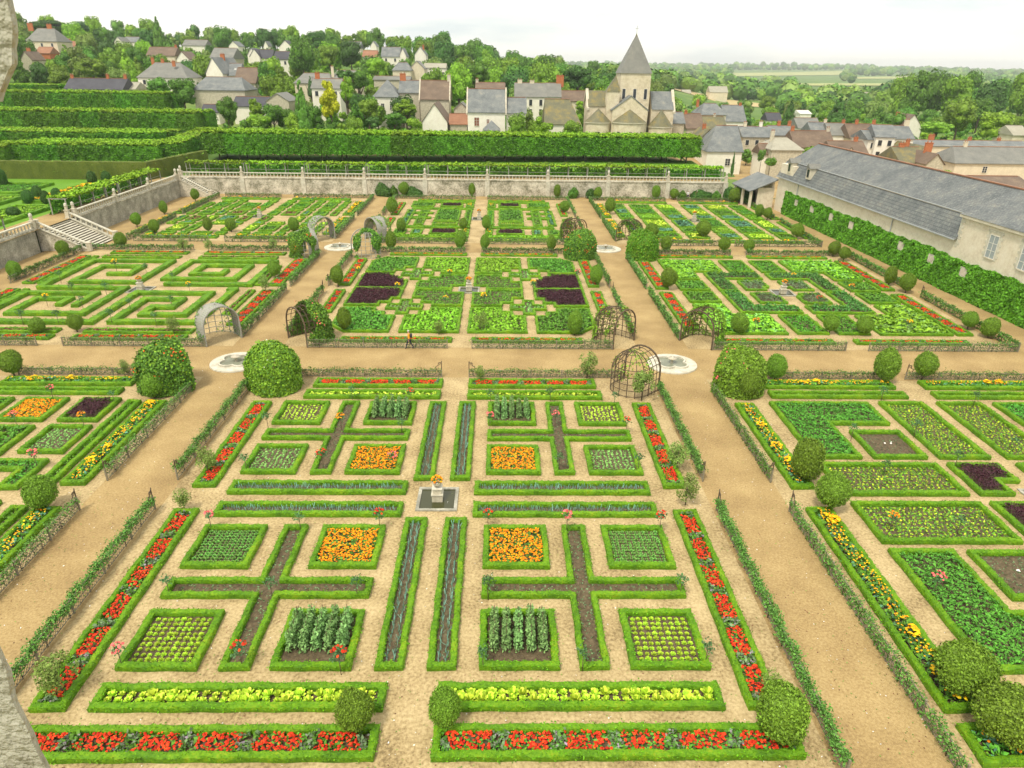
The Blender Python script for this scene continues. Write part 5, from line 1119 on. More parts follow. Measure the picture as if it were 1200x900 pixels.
def house(label, x0, x1, ye, yr, Y, typ='side', depth=8., wall='render', roof='slate', chim=(), wins=0, rows=1, shut=None, rot=0., name='house', zb=None, ww=.9, wh=1.3, yb=None, parapet=False, hipf=.5, skylight=0, winlist=None, group=None):
    xm = (x0+x1)/2; X0 = at(x0, ye, Y)[0]; X1 = at(x1, ye, Y)[0]; ze = at(xm, ye, Y)[1]; zr = at(xm, yr, Y+(depth/2 if typ != 'front' else 0))[1]; zr = max(zr, ze+.6)
    Xc = (X0+X1)/2; hw = (X1-X0)/2; base = min(T(X0, Y), T(X1, Y), T(Xc, Y+depth))-.6
    if yb: base = min(base, at(xm, yb, Y)[1]-.3)
    base = min(base, ze-2.2)
    r = empty(name, (Xc, Y, base), RD(rot)); tag(r, label, 'house', group); HR.append((x0, x1, yr, yb or min(ye+(25 if Y < 270 else 8), proj(Xc, Y, base)[1]), Y))
    ze -= base; zr -= base; D = depth; ov = .3
    mb = MB(); V = [(-hw, 0, 0), (hw, 0, 0), (hw, D, 0), (-hw, D, 0), (-hw, 0, ze), (hw, 0, ze), (hw, D, ze), (-hw, D, ze)]
    if typ == 'side': V += [(-hw, D/2, zr-.12), (hw, D/2, zr-.12)]; F = [(0, 1, 5, 4), (2, 3, 7, 6), (1, 2, 6, 9, 5), (3, 0, 4, 8, 7)]
    elif typ == 'front': V += [(0, 0, zr-.12), (0, D, zr-.12)]; F = [(0, 1, 5, 8, 4), (2, 3, 7, 9, 6), (1, 2, 6, 5), (3, 0, 4, 7)]
    else: F = [(0, 1, 5, 4), (2, 3, 7, 6), (1, 2, 6, 5), (3, 0, 4, 7)]
    mb.add(V, F, wall); mb.build('wall', parent=r)
    if parapet and typ == 'side':
        for sg in (-1, 1):
            mb = MB(); a, b = sorted((sg*(hw+.02), sg*(hw+.35))); pts = [(-.15, ze-.3), (D/2, zr+.35), (D+.15, ze-.3), (D+.15, ze-.7), (D/2, zr-.4), (-.15, ze-.7)]
            mb.add([(a, y, z) for y, z in pts]+[(b, y, z) for y, z in pts], [(5, 4, 3, 2, 1, 0), (6, 7, 8, 9, 10, 11)]+[(i, (i+1) % 6, (i+1) % 6+6, i+6) for i in range(6)], 'stone'); mb.build('gable_coping', parent=r)
    mb = MB(); e = ze-.1; t = .16; o = ov if not parapet else 0.01
    if typ == 'side': mb.add([(-hw-o, -ov, e), (hw+o, -ov, e), (hw+o, D/2, zr), (-hw-o, D/2, zr), (hw+o, D+ov, e), (-hw-o, D+ov, e), (-hw-o, -ov, e-t), (hw+o, -ov, e-t), (hw+o, D+ov, e-t), (-hw-o, D+ov, e-t)] , [(0, 1, 2, 3), (3, 2, 4, 5), (6, 7, 1, 0), (5, 4, 8, 9), (0, 3, 5, 9, 6), (1, 7, 8, 4, 2), (6, 9, 8, 7)], roof)
    elif typ == 'front': mb.add([(-hw-ov, -.2, e), (0, -.2, zr), (hw+ov, -.2, e), (-hw-ov, D+.2, e), (0, D+.2, zr), (hw+ov, D+.2, e)]+[(-hw-ov, -.2, e-t), (0, -.2, zr-t), (hw+ov, -.2, e-t), (-hw-ov, D+.2, e-t), (0, D+.2, zr-t), (hw+ov, D+.2, e-t)], [(0, 1, 4, 3), (1, 2, 5, 4), (6, 9, 10, 7), (7, 10, 11, 8), (0, 6, 7, 1), (1, 7, 8, 2), (3, 4, 10, 9), (4, 5, 11, 10), (0, 3, 9, 6), (2, 8, 11, 5)], roof)
    else:
        k = hw*hipf if typ == 'hip' else hw-.02
        rl = (-hw+k) if typ in ('hip', 'pyr') else -hw+k; rr = hw-k
        if typ == 'hipL': rl = -hw+hw*hipf; rr = hw
        if typ == 'hipR': rl = -hw; rr = hw-hw*hipf
        mb.add([(-hw-ov, -ov, e), (hw+ov, -ov, e), (hw+ov, D+ov, e), (-hw-ov, D+ov, e), (rl, D/2, zr), (rr, D/2, zr), (-hw-ov, -ov, e-t), (hw+ov, -ov, e-t), (hw+ov, D+ov, e-t), (-hw-ov, D+ov, e-t)],
               [(0, 1, 5, 4), (1, 2, 5), (2, 3, 4, 5), (3, 0, 4), (6, 7, 1, 0), (7, 8, 2, 1), (8, 9, 3, 2), (9, 6, 0, 3), (9, 8, 7, 6)], roof)
    if typ in ('side', 'hip', 'hipL', 'hipR'):
        c = (-hw, hw) if typ == 'side' else (rl, rr); mb.bar((c[0], D/2, zr+.02), (c[1], D/2, zr+.02), .28, 'tile' if roof != 'stoneroof' else 'stoneroof', .12)
    rf = mb.build('roof', parent=r)
    for c in chim:
        fx, m, hh = c[:3]; wd = c[3] if len(c) > 3 else .8
        x = -hw+2*hw*fx; yy = D/2 if typ != 'front' else D*.5; chimney(rf, x, yy+(c[4] if len(c) > 4 else 0), zr-1.2 if typ != 'front' else ze, zr+hh, m, wd)
    for i in range(skylight):
        x = -hw*.5+hw*i; mb = MB(); z_ = ze+(zr-ze)*.45; y_ = (D/2)*.45; s = (zr-ze)/(D/2)
        mb.add([(x-.35, y_-.4, z_-.4*s+.06), (x+.35, y_-.4, z_-.4*s+.06), (x+.35, y_+.4, z_+.4*s+.06), (x-.35, y_+.4, z_+.4*s+.06)], [(0, 1, 2, 3)], 'frame'); mb.build('skylight', parent=rf)
    if winlist:
        for fx, fz, w, h in winlist: win(r, -hw+2*hw*fx, 0, base*0+(ze*fz), w, h, shut)
    elif wins:
        H = ze-max(0, 0); fl = 2.7
        for rw in range(rows):
            zz = ze-.9-wh-rw*fl
            if zz < .3: break
            for i in range(wins): win(r, -hw+2*hw*(i+.5)/wins, 0, zz, ww, wh, shut, bars=False)
    return r
B_ = 'brick'
H = house
H('large hilltop house with mansard slate roof and orange chimneys, far left', 30, 66, 48, 33, 340, 'hip', 12, 'cream', 'oldslate', ((.0, B_, 1.8, 2.2), (.62, B_, 1.5, 2.)), 3, 2, hipf=.45)
H('brick gabled outbuilding below the hilltop house', 42, 58, 62, 55, 332, 'side', 7, 'brick', 'tile')
H('small gabled cottage by the stone jamb, far left', 24, 37, 70, 60, 300, 'front', 9, 'rubble', 'brown', ((.3, B_, 1., 1.4),))
H('peach cottage among hilltop trees', 76, 90, 54, 48, 380, 'side', 8, 'cream', 'tile', ((.1, B_, .8, 1.2),))
H('white gable house on the skyline left of the tall tree', 134, 143, 49, 43, 430, 'front', 10, 'render', 'oldslate'); H('grey roofed house on the skyline, left', 145, 160, 49, 43, 440, 'side', 9, 'render', 'slate')
H('long white cottage with black roof and two arched dormers', 76, 143, 104, 91.5, 232, 'side', 9, 'render', 'darkslate', ((.03, B_, .7), (.66, B_, .9), (.97, B_, .9)), winlist=[(.2, .3, .9, 1.1), (.8, .3, .9, 1.1)])
H('low stone annexe right of the black roofed cottage', 143, 158, 104, 96, 236, 'side', 8, 'rubble', 'stoneroof')
H('white villa with half slate half tile hipped roof', 161, 219, 90.5, 73, 244, 'hip', 12, 'render', 'oldslate', ((.2, B_, 1.2, .9), (.4, B_, .8, .9), (.7, B_, .3, .9, -3)), 4, 1, hipf=.5)
H('tall white gabled house with grey roof on the village slope', 240, 262, 86, 67, 252, 'front', 12, 'render', 'slate', ((.5, B_, .9, 1.4),), winlist=[(.3, .6, .7, 1.1), (.55, .35, .7, 1.1)], rot=-14)
H('grey roofed wing joined to the tall white gable', 258, 279, 88, 74, 254, 'side', 10, 'render', 'slate', (), 3, 1, skylight=2)
H('brown tiled barn right of the tall white gable', 275, 299, 97, 79, 250, 'side', 11, 'rubble', 'brown')
H('long slate roofed stone building on village slope', 226, 286, 105, 90, 216, 'hip', 11, 'rubble', 'slate', hipf=.3)
H('small dark roofed shed below the slate building', 236, 256, 131, 122, 204, 'side', 6, 'render', 'darkslate')
H('low dark roofed outbuilding beside the bright tree', 273, 312, 124, 113, 206, 'side', 8, 'render', 'darkslate')
H('stone gable building between the trees', 312, 338, 118, 109, 207, 'front', 10, 'rubble', 'oldslate')
H('long brown roofed house high on the left slope', 172, 204, 65, 55, 320, 'side', 9, 'cream', 'brown', ((.95, B_, .6),)); H('white gable with brown roof high on left slope', 207, 221, 69, 60, 312, 'front', 10, 'render', 'brown')
H('large grey roofed hall high on the slope', 246, 272, 68, 56, 306, 'side', 14, 'rubble', 'oldslate')
H('skyline house with pale walls and grey roof, left of centre', 214, 240, 53, 46.5, 410, 'side', 10, 'render', 'oldslate'); H('pale skyline house with small gable', 268, 279, 54, 48, 400, 'front', 10, 'render', 'slate')
H('white skyline house left of the tree clump', 290, 300, 64, 56, 350, 'front', 9, 'render', 'slate')
H('white gabled house with dark roof under the skyline', 293, 304, 66, 57, 345, 'front', 10, 'render', 'darkslate'); H('dark roofed white house joined to the gabled one', 303, 318, 68, 58, 347, 'side', 9, 'render', 'darkslate')
H('white house with dark roof lower on the middle slope', 321, 338, 69, 60, 330, 'side', 9, 'render', 'darkslate', (), 2, 1); H('white gable high on the skyline beside dark trees', 327, 342, 55, 47, 420, 'front', 11, 'render', 'darkslate'); H('tiny white gable on the skyline', 309, 314, 54, 48, 430, 'front', 8, 'render', 'slate')
H('wide grey hipped manor roof behind the village trees', 345, 388, 97, 85.5, 236, 'hip', 12, 'cream', 'oldslate', ((.95, 'cream', 1.8, .8),), hipf=.3); H('grey hipped roof right of the manor', 386, 419, 95, 82, 240, 'hip', 12, 'cream', 'oldslate', hipf=.35)
H('white house with tall orange chimneys behind the yellow tree', 365, 398, 103, 92, 218, 'side', 8, 'render', 'oldslate', ((.13, B_, 1.4, 1.3), (1.1, B_, -.2, .9)), 3, 1)
H('orange roofed house on the middle hill', 425, 441, 66, 59, 380, 'side', 9, 'render', 'tile'); H('grey roofed house near the middle skyline', 402, 422, 56, 48.5, 430, 'side', 10, 'render', 'slate'); H('white gable near the middle skyline', 434, 441, 54, 48, 430, 'front', 9, 'render', 'slate')
H('slate roofed white house on the middle hill', 447, 468, 66, 55, 360, 'side', 10, 'render', 'slate', (), 2); H('white gable house right on the middle hill', 468, 476, 66, 56, 360, 'front', 10, 'render', 'slate'); H('white gable house higher among hill trees', 486, 499, 64, 54.5, 350, 'front', 10, 'render', 'slate', ((.7, B_, .5),))
H('hipped slate bungalow on the middle slope', 460, 481, 82, 73, 285, 'hip', 10, 'cream', 'slate'); H('cream gabled house beside the bungalow', 480, 497, 80, 71, 292, 'front', 12, 'cream', 'oldslate'); H('pale flat outbuilding on the middle slope', 438, 480, 93, 89, 262, 'side', 6, 'rubble', 'oldslate')
H('house with pale roof among the slope trees', 497, 522, 79, 74, 300, 'side', 8, 'render', 'stoneroof')
H('white pavilion with steep blue slate hip roof', 437.5, 467, 113, 93, 206, 'pyr', 9, 'render', 'slate', (), yb=131, winlist=[(.35, .62, .8, 1.5), (.7, .62, .8, 1.5)])
H('stone house with brick chimney beside the pavilion', 468, 491, 108, 94, 208, 'side', 8, 'rubble', 'slate', ((.12, B_, 1.6, 1.6),), yb=122); H('brown tiled house with tall stone gable', 492, 526, 116, 94, 206, 'side', 9, 'rubble', 'brown', ((.98, 'stone', 1.3, .9),), yb=128, parapet=True, skylight=2)
H('white chapel-like gable with round arched window', 495, 524, 143, 121, 186, 'front', 14, 'render', 'brown', (), yb=153); H('weathered timber shed between houses', 532, 549, 128, 120, 200, 'front', 8, 'rubble', 'oldslate'); H('low orange-brown tiled lean-to', 527, 547, 145, 133, 188, 'side', 8, 'rubble', 'tile')
H('large white house with blue slate roof and brown shutters', 548, 592, 131, 104, 183, 'side', 10, 'render', 'slate', (), yb=154, shut='shutter', parapet=True, winlist=[(.24, .58, 1.15, 1.9), (.54, .66, .6, .9)])
H('lower slate roofed wing of the large white house', 593.5, 616, 132, 114, 184, 'side', 8, 'render', 'slate', (), yb=154, shut='shutter', winlist=[(.42, .58, .9, 1.7)])
H('small slate pyramid roof before the large white house', 567, 585, 152, 141, 178, 'pyr', 4, 'render', 'slate'); H('brown roofed house behind the large white house', 558, 591, 104, 96.5, 212, 'side', 8, 'cream', 'brown', ((0.02, 'stone', .6, .8),))
H('long white inn with red window boxes and big chimneys', 604, 640, 113, 97, 226, 'side', 10, 'render', 'oldslate', ((.15, 'cream', .7, 1.4), (.55, 'cream', .5, 1.4)), 3, 2, yb=141, wh=1.7); H('right part of the long inn with tall orange chimney', 640, 657, 113, 97, 226.5, 'side', 10, 'render', 'oldslate', ((1.0, B_, 2., 2.3),), 1, 2)
H('orange-brown tiled house right of the inn', 659, 687, 118, 106, 238, 'side', 9, 'cream', 'brown'); H('mossy slate barn with wide sweeping roof beside the church', 639, 680, 145, 116, 186, 'hipR', 12, 'render', 'moss', (), yb=158, hipf=.55)
# right hand side of the village
H('white house with broad slate hip roof right of the limes', 829, 870, 177, 147, 167, 'hipL', 12, 'render', 'slate', (), yb=202, hipf=.75, winlist=[(.62, .45, 1.1, 1.5)])
H('low brownish cottage behind the white slate house', 820, 839, 163, 152, 176, 'front', 9, 'rubble', 'moss', ((.5, B_, .8),)); H('brown mossy barn by the church', 805, 824, 150, 133, 205, 'side', 10, 'rubble', 'brown', ((.1, B_, .6),)); H('dark mossy building under a slate roof', 825, 851, 151, 136, 208, 'side', 9, 'rubble', 'moss', ((.6, 'stone', .3, .6),))
H('tall hipped slate house behind the mossy barns', 822, 851, 134, 121, 232, 'hip', 12, 'cream', 'slate', ((.0, B_, .8),)); H('slate roofed white house east of the church', 850, 874, 142, 123, 236, 'side', 12, 'render', 'slate', ((.9, B_, .5),)); H('small blue slate house touching the church', 789, 802, 144, 131, 196, 'side', 8, 'rubble', 'slate')
H('long row of slate roofed houses in the village street', 871, 905, 160, 148, 192, 'side', 9, 'rubble', 'slate', ((.2, 'cream', .8), (.75, 'render', 1., .8)), 3, 1); H('slate roofed house in the street, farther along', 905, 931, 158, 147, 196, 'side', 9, 'rubble', 'slate', ((.5, B_, .9), (.98, B_, .9)), 2, 1)
H('stone house with pale hipped roof and ivy', 905, 941, 175, 161, 160, 'hip', 10, 'rubble', 'stoneroof', ((.2, 'stone', 1.2, .8),), hipf=.6, yb=203); H('white garden wall house left of the pale roof', 893, 905, 180, 168, 162, 'side', 6, 'render', 'brown')
H('long brown tiled roof house beyond the orangery', 932, 978, 172, 153, 184, 'side', 10, 'rubble', 'brown', ((0.05, B_, .8), (.97, 'stone', .6)), yb=185); H('grey and white gabled house among the roofs', 936, 962, 150, 138, 240, 'side', 10, 'render', 'oldslate'); H('white cottage with dark roof below the dark conifer', 900, 916, 141, 132, 290, 'side', 8, 'render', 'darkslate')
H('slate roofed house with chimney in right village', 953, 974, 158, 143, 212, 'side', 10, 'render', 'slate', ((.95, 'cream', .6),)); H('second slate roofed house in right village', 974, 997, 158, 144, 210, 'side', 10, 'render', 'oldslate', ((.9, B_, .6),)); H('red-brown tiled house in right village', 997, 1034, 162, 145, 206, 'side', 10, 'cream', 'brown', ((.35, B_, .8), (.9, B_, .8)), 3, 1)
H('dark brown tiled roof just behind the orangery ridge', 978, 1019, 184, 165, 172, 'side', 11, 'rubble', 'brown', ((.82, B_, .7, .9),)); H('small ochre gable just behind the orangery ridge', 988, 1003, 183, 172, 166, 'front', 7, 'cream', 'brown')
H('tall white house with slate roof in the right village', 1028, 1049, 160, 146, 178, 'side', 10, 'render', 'slate', (), 2, 2, rot=-10, yb=186); H('white house wing with curved slate roof', 1018, 1030, 163, 152, 180, 'side', 9, 'render', 'slate', (), 1, 2); H('slate roof with stone chimney behind tall white house', 1046, 1071, 162, 147, 186, 'side', 9, 'render', 'slate', ((.95, 'cream', 1.2, 1.2),))
H('brick and white gabled house before the wood', 1057, 1080, 149, 134, 262, 'front', 12, 'render', 'brown', ((.1, B_, .2, 1.4),))
H('long slate roofed range on the right edge', 1120, 1215, 191, 172, 160, 'hipL', 11, 'cream', 'oldslate', ((.25, 'cream', .9), ), yb=206, hipf=.2, winlist=[(.38, .55, 1., 1.3)]); H('slate range behind the long one', 1070, 1210, 171, 164.5, 188, 'side', 9, 'cream', 'slate', ((.22, B_, 1.2, 1.4), (.55, B_, .6), (.8, B_, .5)))
H('mossy roof cluster behind the orangery ridge', 1056, 1088, 190, 172, 152, 'side', 10, 'rubble', 'moss', ((.35, B_, .6, 1.1),)); H('small brown gable with large orange chimney', 1086, 1106, 192, 180, 148, 'front', 9, 'rubble', 'brown', ((.6, B_, 1.6, 1.5),)); H('steep mossy gable roof behind the orangery', 1070, 1092, 184, 171, 166, 'front', 12, 'rubble', 'moss', ((.3, B_, .6),))
H('low brown roof behind the orangery at right edge', 1108, 1215, 222, 206, 118, 'side', 11, 'rubble', 'brown')
H('beige farmhouse beside the stubble field', 832, 853, 108, 101, 640, 'side', 12, 'cream', 'stoneroof'); H('distant beige farm at the field edge', 800, 810, 109, 105, 640, 'side', 10, 'cream', 'stoneroof'); H('distant white shed in the far woods', 1003, 1022, 111, 108, 640, 'side', 12, 'render', 'stoneroof'); H('white roofed shed near the far conifer', 938, 951, 133, 129, 330, 'side', 10, 'render', 'frame')
H('peach house at the right edge beyond the bright tree', 1188, 1206, 158, 147, 215, 'side', 9, 'cream', 'stoneroof')
# red parasol-like awning beside the yard: a small red market stall roof
r = empty('red_parasol', (*G(888, 216, 1.5), 0)); tag(r, 'small red parasol in the yard beside the white garden wall', 'parasol'); mb = MB(); mb.lathe([(1.4, 0), (.7, .3), (.04, .55)], 8, (0, 0, 1.9), 'redpaint', False); mb.build('canopy', parent=r); mb = MB(); mb.tube([(0, 0, 0), (0, 0, 2.4)], .03, 6, 'frame'); mb.build('pole', parent=r)

# ---- church
def W_(px, py, Y): return at(px, py, Y)
cb = empty('church', (37.4, 186, 5)); tag(cb, 'stone church with square tower and tall pointed spire', 'church'); HR.append((684, 800, 37, 160, 176))
def rel(mb): return mb
def wbox(name, x0, x1, y0, y1, z0, z1, m='cream', parent=cb):
    mb = MB(); mb.box(x0-37.4, x1-37.4, y0-186, y1-186, z0-5, z1-5, m); return mb.build(name, parent=parent)
M['church'] = noisemat('church limestone', [(.3, (.44, .37, .24)), (.5, (.64, .56, .41)), (.7, (.74, .68, .54))], scale=.9, detail=8, scale2=4., mix2=.35, bump=.3, bscale=5)
tx0, tx1 = W_(727, 86, 190)[0], W_(762.5, 86, 190)[0]; zt = W_(745, 86, 190)[1]
tw = wbox('tower', tx0, tx1, 189, 189+tx1-tx0, 4, zt, 'church')
for fx in (.14, .5, .86):
    w_ = win(tw, tx0+(tx1-tx0)*fx-37.4, 3, zt-5-6.0, .75, 2.4, 'pane', bars=False, name='belfry_opening')
mb = MB(); za = W_(745, 38, 192)[1]; c = (tx0+tx1)/2-37.4; h = (tx1-tx0)/2+.25; yc = 3+(tx1-tx0)/2
mb.add([(c-h, yc-h, zt-5), (c+h, yc-h, zt-5), (c+h, yc+h, zt-5), (c-h, yc+h, zt-5)]+[(c+.72*h*cos(t), yc+.72*h*sin(t), zt-5+1.6) for t in [2*pi*(i+.5)/8 for i in range(8)]]+[(c, yc, za-5)], [(4+i, 4+(i+1) % 8, 12) for i in range(8)], 'moss')
mb.add([(c-h, yc-h, zt-5), (c+h, yc-h, zt-5), (c+h, yc+h, zt-5), (c-h, yc+h, zt-5), (c, yc, za-5.2)], [(0, 1, 4), (1, 2, 4), (2, 3, 4), (3, 0, 4), (3, 2, 1, 0)], 'oldslate')
sp = mb.build('spire', parent=cb); mb = MB(); mb.bar((c, yc, za-5.2), (c, yc, za-5+1.6), .12, 'zinc'); mb.bar((c-.5, yc, za-5+.9), (c+.5, yc, za-5+.9), .1, 'zinc'); mb.build('cross', parent=sp)
def wing(name, pxl, pxr, yr_, ye_, Y, depth, roof='slate', par=True):
    xl, xr = W_(pxl, ye_, Y)[0]-37.4, W_(pxr, ye_, Y)[0]-37.4; ze = W_((pxl+pxr)/2, ye_, Y)[1]-5; zr = W_((pxl+pxr)/2, yr_, Y+depth/2)[1]-5; y0 = Y-186
    mb = MB(); mb.add([(xl, y0, -1), (xr, y0, -1), (xr, y0+depth, -1), (xl, y0+depth, -1), (xl, y0, ze), (xr, y0, ze), (xr, y0+depth, ze), (xl, y0+depth, ze), (xl, y0+depth/2, zr-.1), (xr, y0+depth/2, zr-.1)], [(0, 1, 5, 4), (1, 2, 6, 9, 5), (2, 3, 7, 6), (3, 0, 4, 8, 7)], 'church'); w = mb.build(name, parent=cb)
    mb = MB(); mb.add([(xl+.1, y0-.25, ze-.1), (xr-.1, y0-.25, ze-.1), (xr-.1, y0+depth/2, zr), (xl+.1, y0+depth/2, zr), (xr-.1, y0+depth+.25, ze-.1), (xl+.1, y0+depth+.25, ze-.1)], [(0, 1, 2, 3), (3, 2, 4, 5), (0, 3, 5), (1, 4, 2), (0, 5, 4, 1)], roof); mb.build('wing_roof', parent=w)
    if par:
        for x in ((xl,) if 'left' in name or pxl < 720 else (xr,)):
            mb = MB(); pts = [(y0-.3, ze-.5), (y0+depth/2, zr+.45), (y0+depth+.3, ze-.5), (y0+depth+.3, ze-1), (y0+depth/2, zr-.4), (y0-.3, ze-1)]
            mb.add([(x-.35, y, z) for y, z in pts]+[(x+.35, y, z) for y, z in pts], [(5, 4, 3, 2, 1, 0), (6, 7, 8, 9, 10, 11)]+[(i, (i+1) % 6, (i+1) % 6+6, i+6) for i in range(6)], 'stone'); mb.build('gable_coping', parent=w)
    return w
wing('nave', 689, 726, 106, 124, 189, 8, 'moss'); wing('transept', 763.5, 790, 107, 128, 189, 8, 'slate')
# choir gable in front of the tower
def gable(name, pxl, pxr, pa, ya, ye_, Y, depth, roof):
    xl, xr = W_(pxl, ye_, Y)[0]-37.4, W_(pxr, ye_, Y)[0]-37.4; ze = W_(pa, ye_, Y)[1]-5; xa, za_ = W_(pa, ya, Y); xa -= 37.4; za_ -= 5; y0 = Y-186
    mb = MB(); mb.add([(xl, y0, -1), (xr, y0, -1), (xr, y0, ze), (xa, y0, za_), (xl, y0, ze)]+[(xl, y0+depth, -1), (xr, y0+depth, -1), (xr, y0+depth, ze), (xa, y0+depth, za_), (xl, y0+depth, ze)], [(0, 1, 2, 3, 4), (1, 6, 7, 2), (5, 0, 4, 9)], 'church'); w = mb.build(name, parent=cb)
    mb = MB()
    for x, z in ((xl-.3, ze-.2), (xr+.3, ze-.2)):
        f = (x, y0-.15, z), (x, y0+depth, z), (xa, y0+depth, za_+.12), (xa, y0-.15, za_+.12); g_ = [(a, b, c-.25) for a, b, c in f]
        mb.add(list(f)+g_, [(0, 1, 2, 3), (7, 6, 5, 4), (0, 4, 5, 1), (3, 2, 6, 7), (0, 3, 7, 4)], roof)
    mb.build('choir_roof', parent=w); return w
gb = gable('choir', 718, 759, 740, 112.5, 128, 185, 6, 'slate')
def apse(name, pxl, pxr, pa, ya, yb, Y, roof, nw):
    xl, xr = W_(pxl, yb, Y)[0]-37.4, W_(pxr, yb, Y)[0]-37.4; ze = W_(pa, yb, Y)[1]-5; za_ = W_(pa, ya, Y)[1]-5; c = (xl+xr)/2; R = (xr-xl)/2; y0 = Y-186; n = 14
    P = [(c-R*cos(t), y0-R*.75*sin(t)) for t in np.linspace(0, pi, n)]
    mb = MB(); mb.add([(x, y, -1) for x, y in P]+[(x, y, ze) for x, y in P], [(i, i+1, n+i+1, n+i) for i in range(n-1)], 'church', False); w = mb.build(name, parent=cb)
    Q = [(c-(R+.3)*cos(t), y0-(R+.3)*.75*sin(t)) for t in np.linspace(0, pi, n)]
    mb = MB(); mb.add([(x, y, ze) for x, y in Q]+[(c, y0-.02, za_)], [(i, i+1, n) for i in range(n-1)], roof); mb.add([(x, y, ze) for x, y in Q]+[(x, y, ze-.2) for x, y in Q], [(n+i, n+i+1, i+1, i) for i in range(n-1)], 'stone'); mb.build('apse_roof', parent=w)
    for i in range(nw): 
        t = pi*(i+1)/(nw+1); x, y = c-R*cos(t), y0-R*.75*sin(t); mb = MB(); mb.box(x-.35, x+.35, y-.12, y+.1, ze-4.2, ze-2.2, 'pane'); mb.lathe([(.35, 0), (.35, .05)], 12, (x, y-.02, ze-2.25), 'pane'); mb.build('arched_window', parent=w)
    return w
apse('main_apse', 718.5, 756, 738, 128, 143, 185, 'moss', 3); apse('left_chapel', 686, 715, 707, 127, 143, 186.5, 'moss', 1); apse('right_chapel', 760, 787, 764, 128, 148, 187, 'moss', 2)
xl, xr = W_(712, 108, 187)[0], W_(726.5, 108, 187)[0]; z_ = W_(719, 107, 187)[1]; st = wbox('stair_turret', xl, xr, 187, 190, 4, z_, 'church')
mb = MB(); a_x = W_(722, 88, 188.5)[0]-37.4; mb.add([(xl-37.6, .8, z_-5), (xr-37.2, .8, z_-5), (xr-37.2, 4.2, z_-5), (xl-37.6, 4.2, z_-5), (a_x, 2.5, W_(722, 88, 188.5)[1]-5)], [(0, 1, 4), (1, 2, 4), (2, 3, 4), (3, 0, 4), (3, 2, 1, 0)], 'moss'); mb.build('turret_roof', parent=st)

# ---- orangery range on the right
th = math.atan2(3., 60.)   # wall line leans slightly
og = empty('orangery', (55.4, 63, 0), th); tag(og, 'long pale stone orangery with slate roof and ivy along its wall', 'building'); HR.append((905, 1200, 172, 300, 90))
# local: +y runs back along the wall, x = 0 wall face, building to +x
def obx(name, x0, x1, y0, y1, z0, z1, m, parent=og): mb = MB(); mb.box(x0, x1, y0, y1, z0, z1, m); return mb.build(name, parent=parent)
M['ashlar'] = noisemat('pale ashlar', [(.28, (.54, .46, .34)), (.5, (.68, .61, .48)), (.7, (.76, .70, .58))], scale=.8, detail=9, scale2=3.5, mix2=.4, bump=.35, bscale=4)
w1 = obx('long_wall', 0, 10, 13.2, 61, -.2, 5.95, 'ashlar'); w2 = obx('tall_wall', 0, 11, -14, 13.2, -.2, 8.55, 'ashlar')
obx('far_gable_wall', 0.02, 9.9, 56, 60.9, 5.9, 8., 'ashlar')
mb = MB(); mb.add([(-.35, 13.0, 5.75), (-.35, 61.3, 5.75), (1.05, 61.3, 8.35), (1.05, 13.0, 8.35), (1.05, 13.0, 5.75), (1.05, 61.3, 5.75)], [(0, 3, 2, 1), (0, 4, 3), (1, 2, 5), (0, 1, 5, 4)], 'coursedslate'); lr = mb.build('lower_roof', parent=og)
mb = MB(); mb.box(-.5, -.34, 13., 61.3, 5.7, 5.82, 'zinc')
for y in (25.5, 53.): mb.bar((-.12, y, 5.7), (-.12, y, 3.6), .1, 'zinc')
mb.build('gutter', parent=lr)
mb = MB(); R0, RZ = 5.4, 11.35
mb.add([(1.0, 13.21, 8.4), (1.0, 60.3, 8.4), (R0, 59.6, RZ), (R0, 13.21, RZ), (9.9, 13.21, 8.3), (9.9, 60.3, 8.3)], [(0, 3, 2, 1), (3, 4, 5, 2), (1, 2, 5), (0, 1, 5, 4)], 'coursedslate')
mb.add([(-.35, -14.3, 8.62), (-.35, 13.2, 8.62), (R0, 13.2, RZ+.01), (R0, -14.3, RZ+.01), (11.3, -14.3, 8.3), (11.3, 13.2, 8.3)], [(0, 3, 2, 1), (3, 4, 5, 2), (1, 2, 5), (0, 3, 4), (0, 1, 5, 4)], 'coursedslate')
mr_ = mb.build('main_roof', parent=og)
mb = MB(); mb.bar((1.03, 13.3, 8.44), (1.03, 60.3, 8.44), .14, 'zinc', .08); mb.bar((R0, -14.3, RZ+.05), (R0, 59.6, RZ+.05), .34, 'tile', .14); mb.build('ridge_cap', parent=mr_)
obx('cornice', -.3, -.02, -14, 13.3, 8.3, 8.58, 'stone')
# hipped transverse block behind, at the right edge
mb = MB(); mb.add([(5.5, -14, 11.2), (5.5, 9.5, 11.2), (16, 9.5, 9.), (16, -14, 9.), (12, -6, 13.0)], [(0, 4, 1), (1, 4, 2), (2, 4, 3), (3, 4, 0)], 'oldslate'); mb.build('rear_roof', parent=mr_)
for y, z in ((57.5, 7.3), (50.5, 7.3)):
    mb = MB(); mb.box(-.1, 1.1, y-.6, y+.6, z-.5, z+1.25, 'stone'); mb.add([(-.3, y-.8, z+1.2), (-.3, y+.8, z+1.2), (-.3, y, z+1.9), (1.6, y-.8, z+1.2), (1.6, y+.8, z+1.2), (1.6, y, z+1.9)], [(0, 2, 1), (0, 3, 5, 2), (1, 2, 5, 4)], 'oldslate'); d = mb.build('dormer', parent=lr)
    mb = MB(); mb.box(-.13, -.09, y-.35, y+.35, z-.2, z+1., 'pane'); mb.build('pane', parent=d)
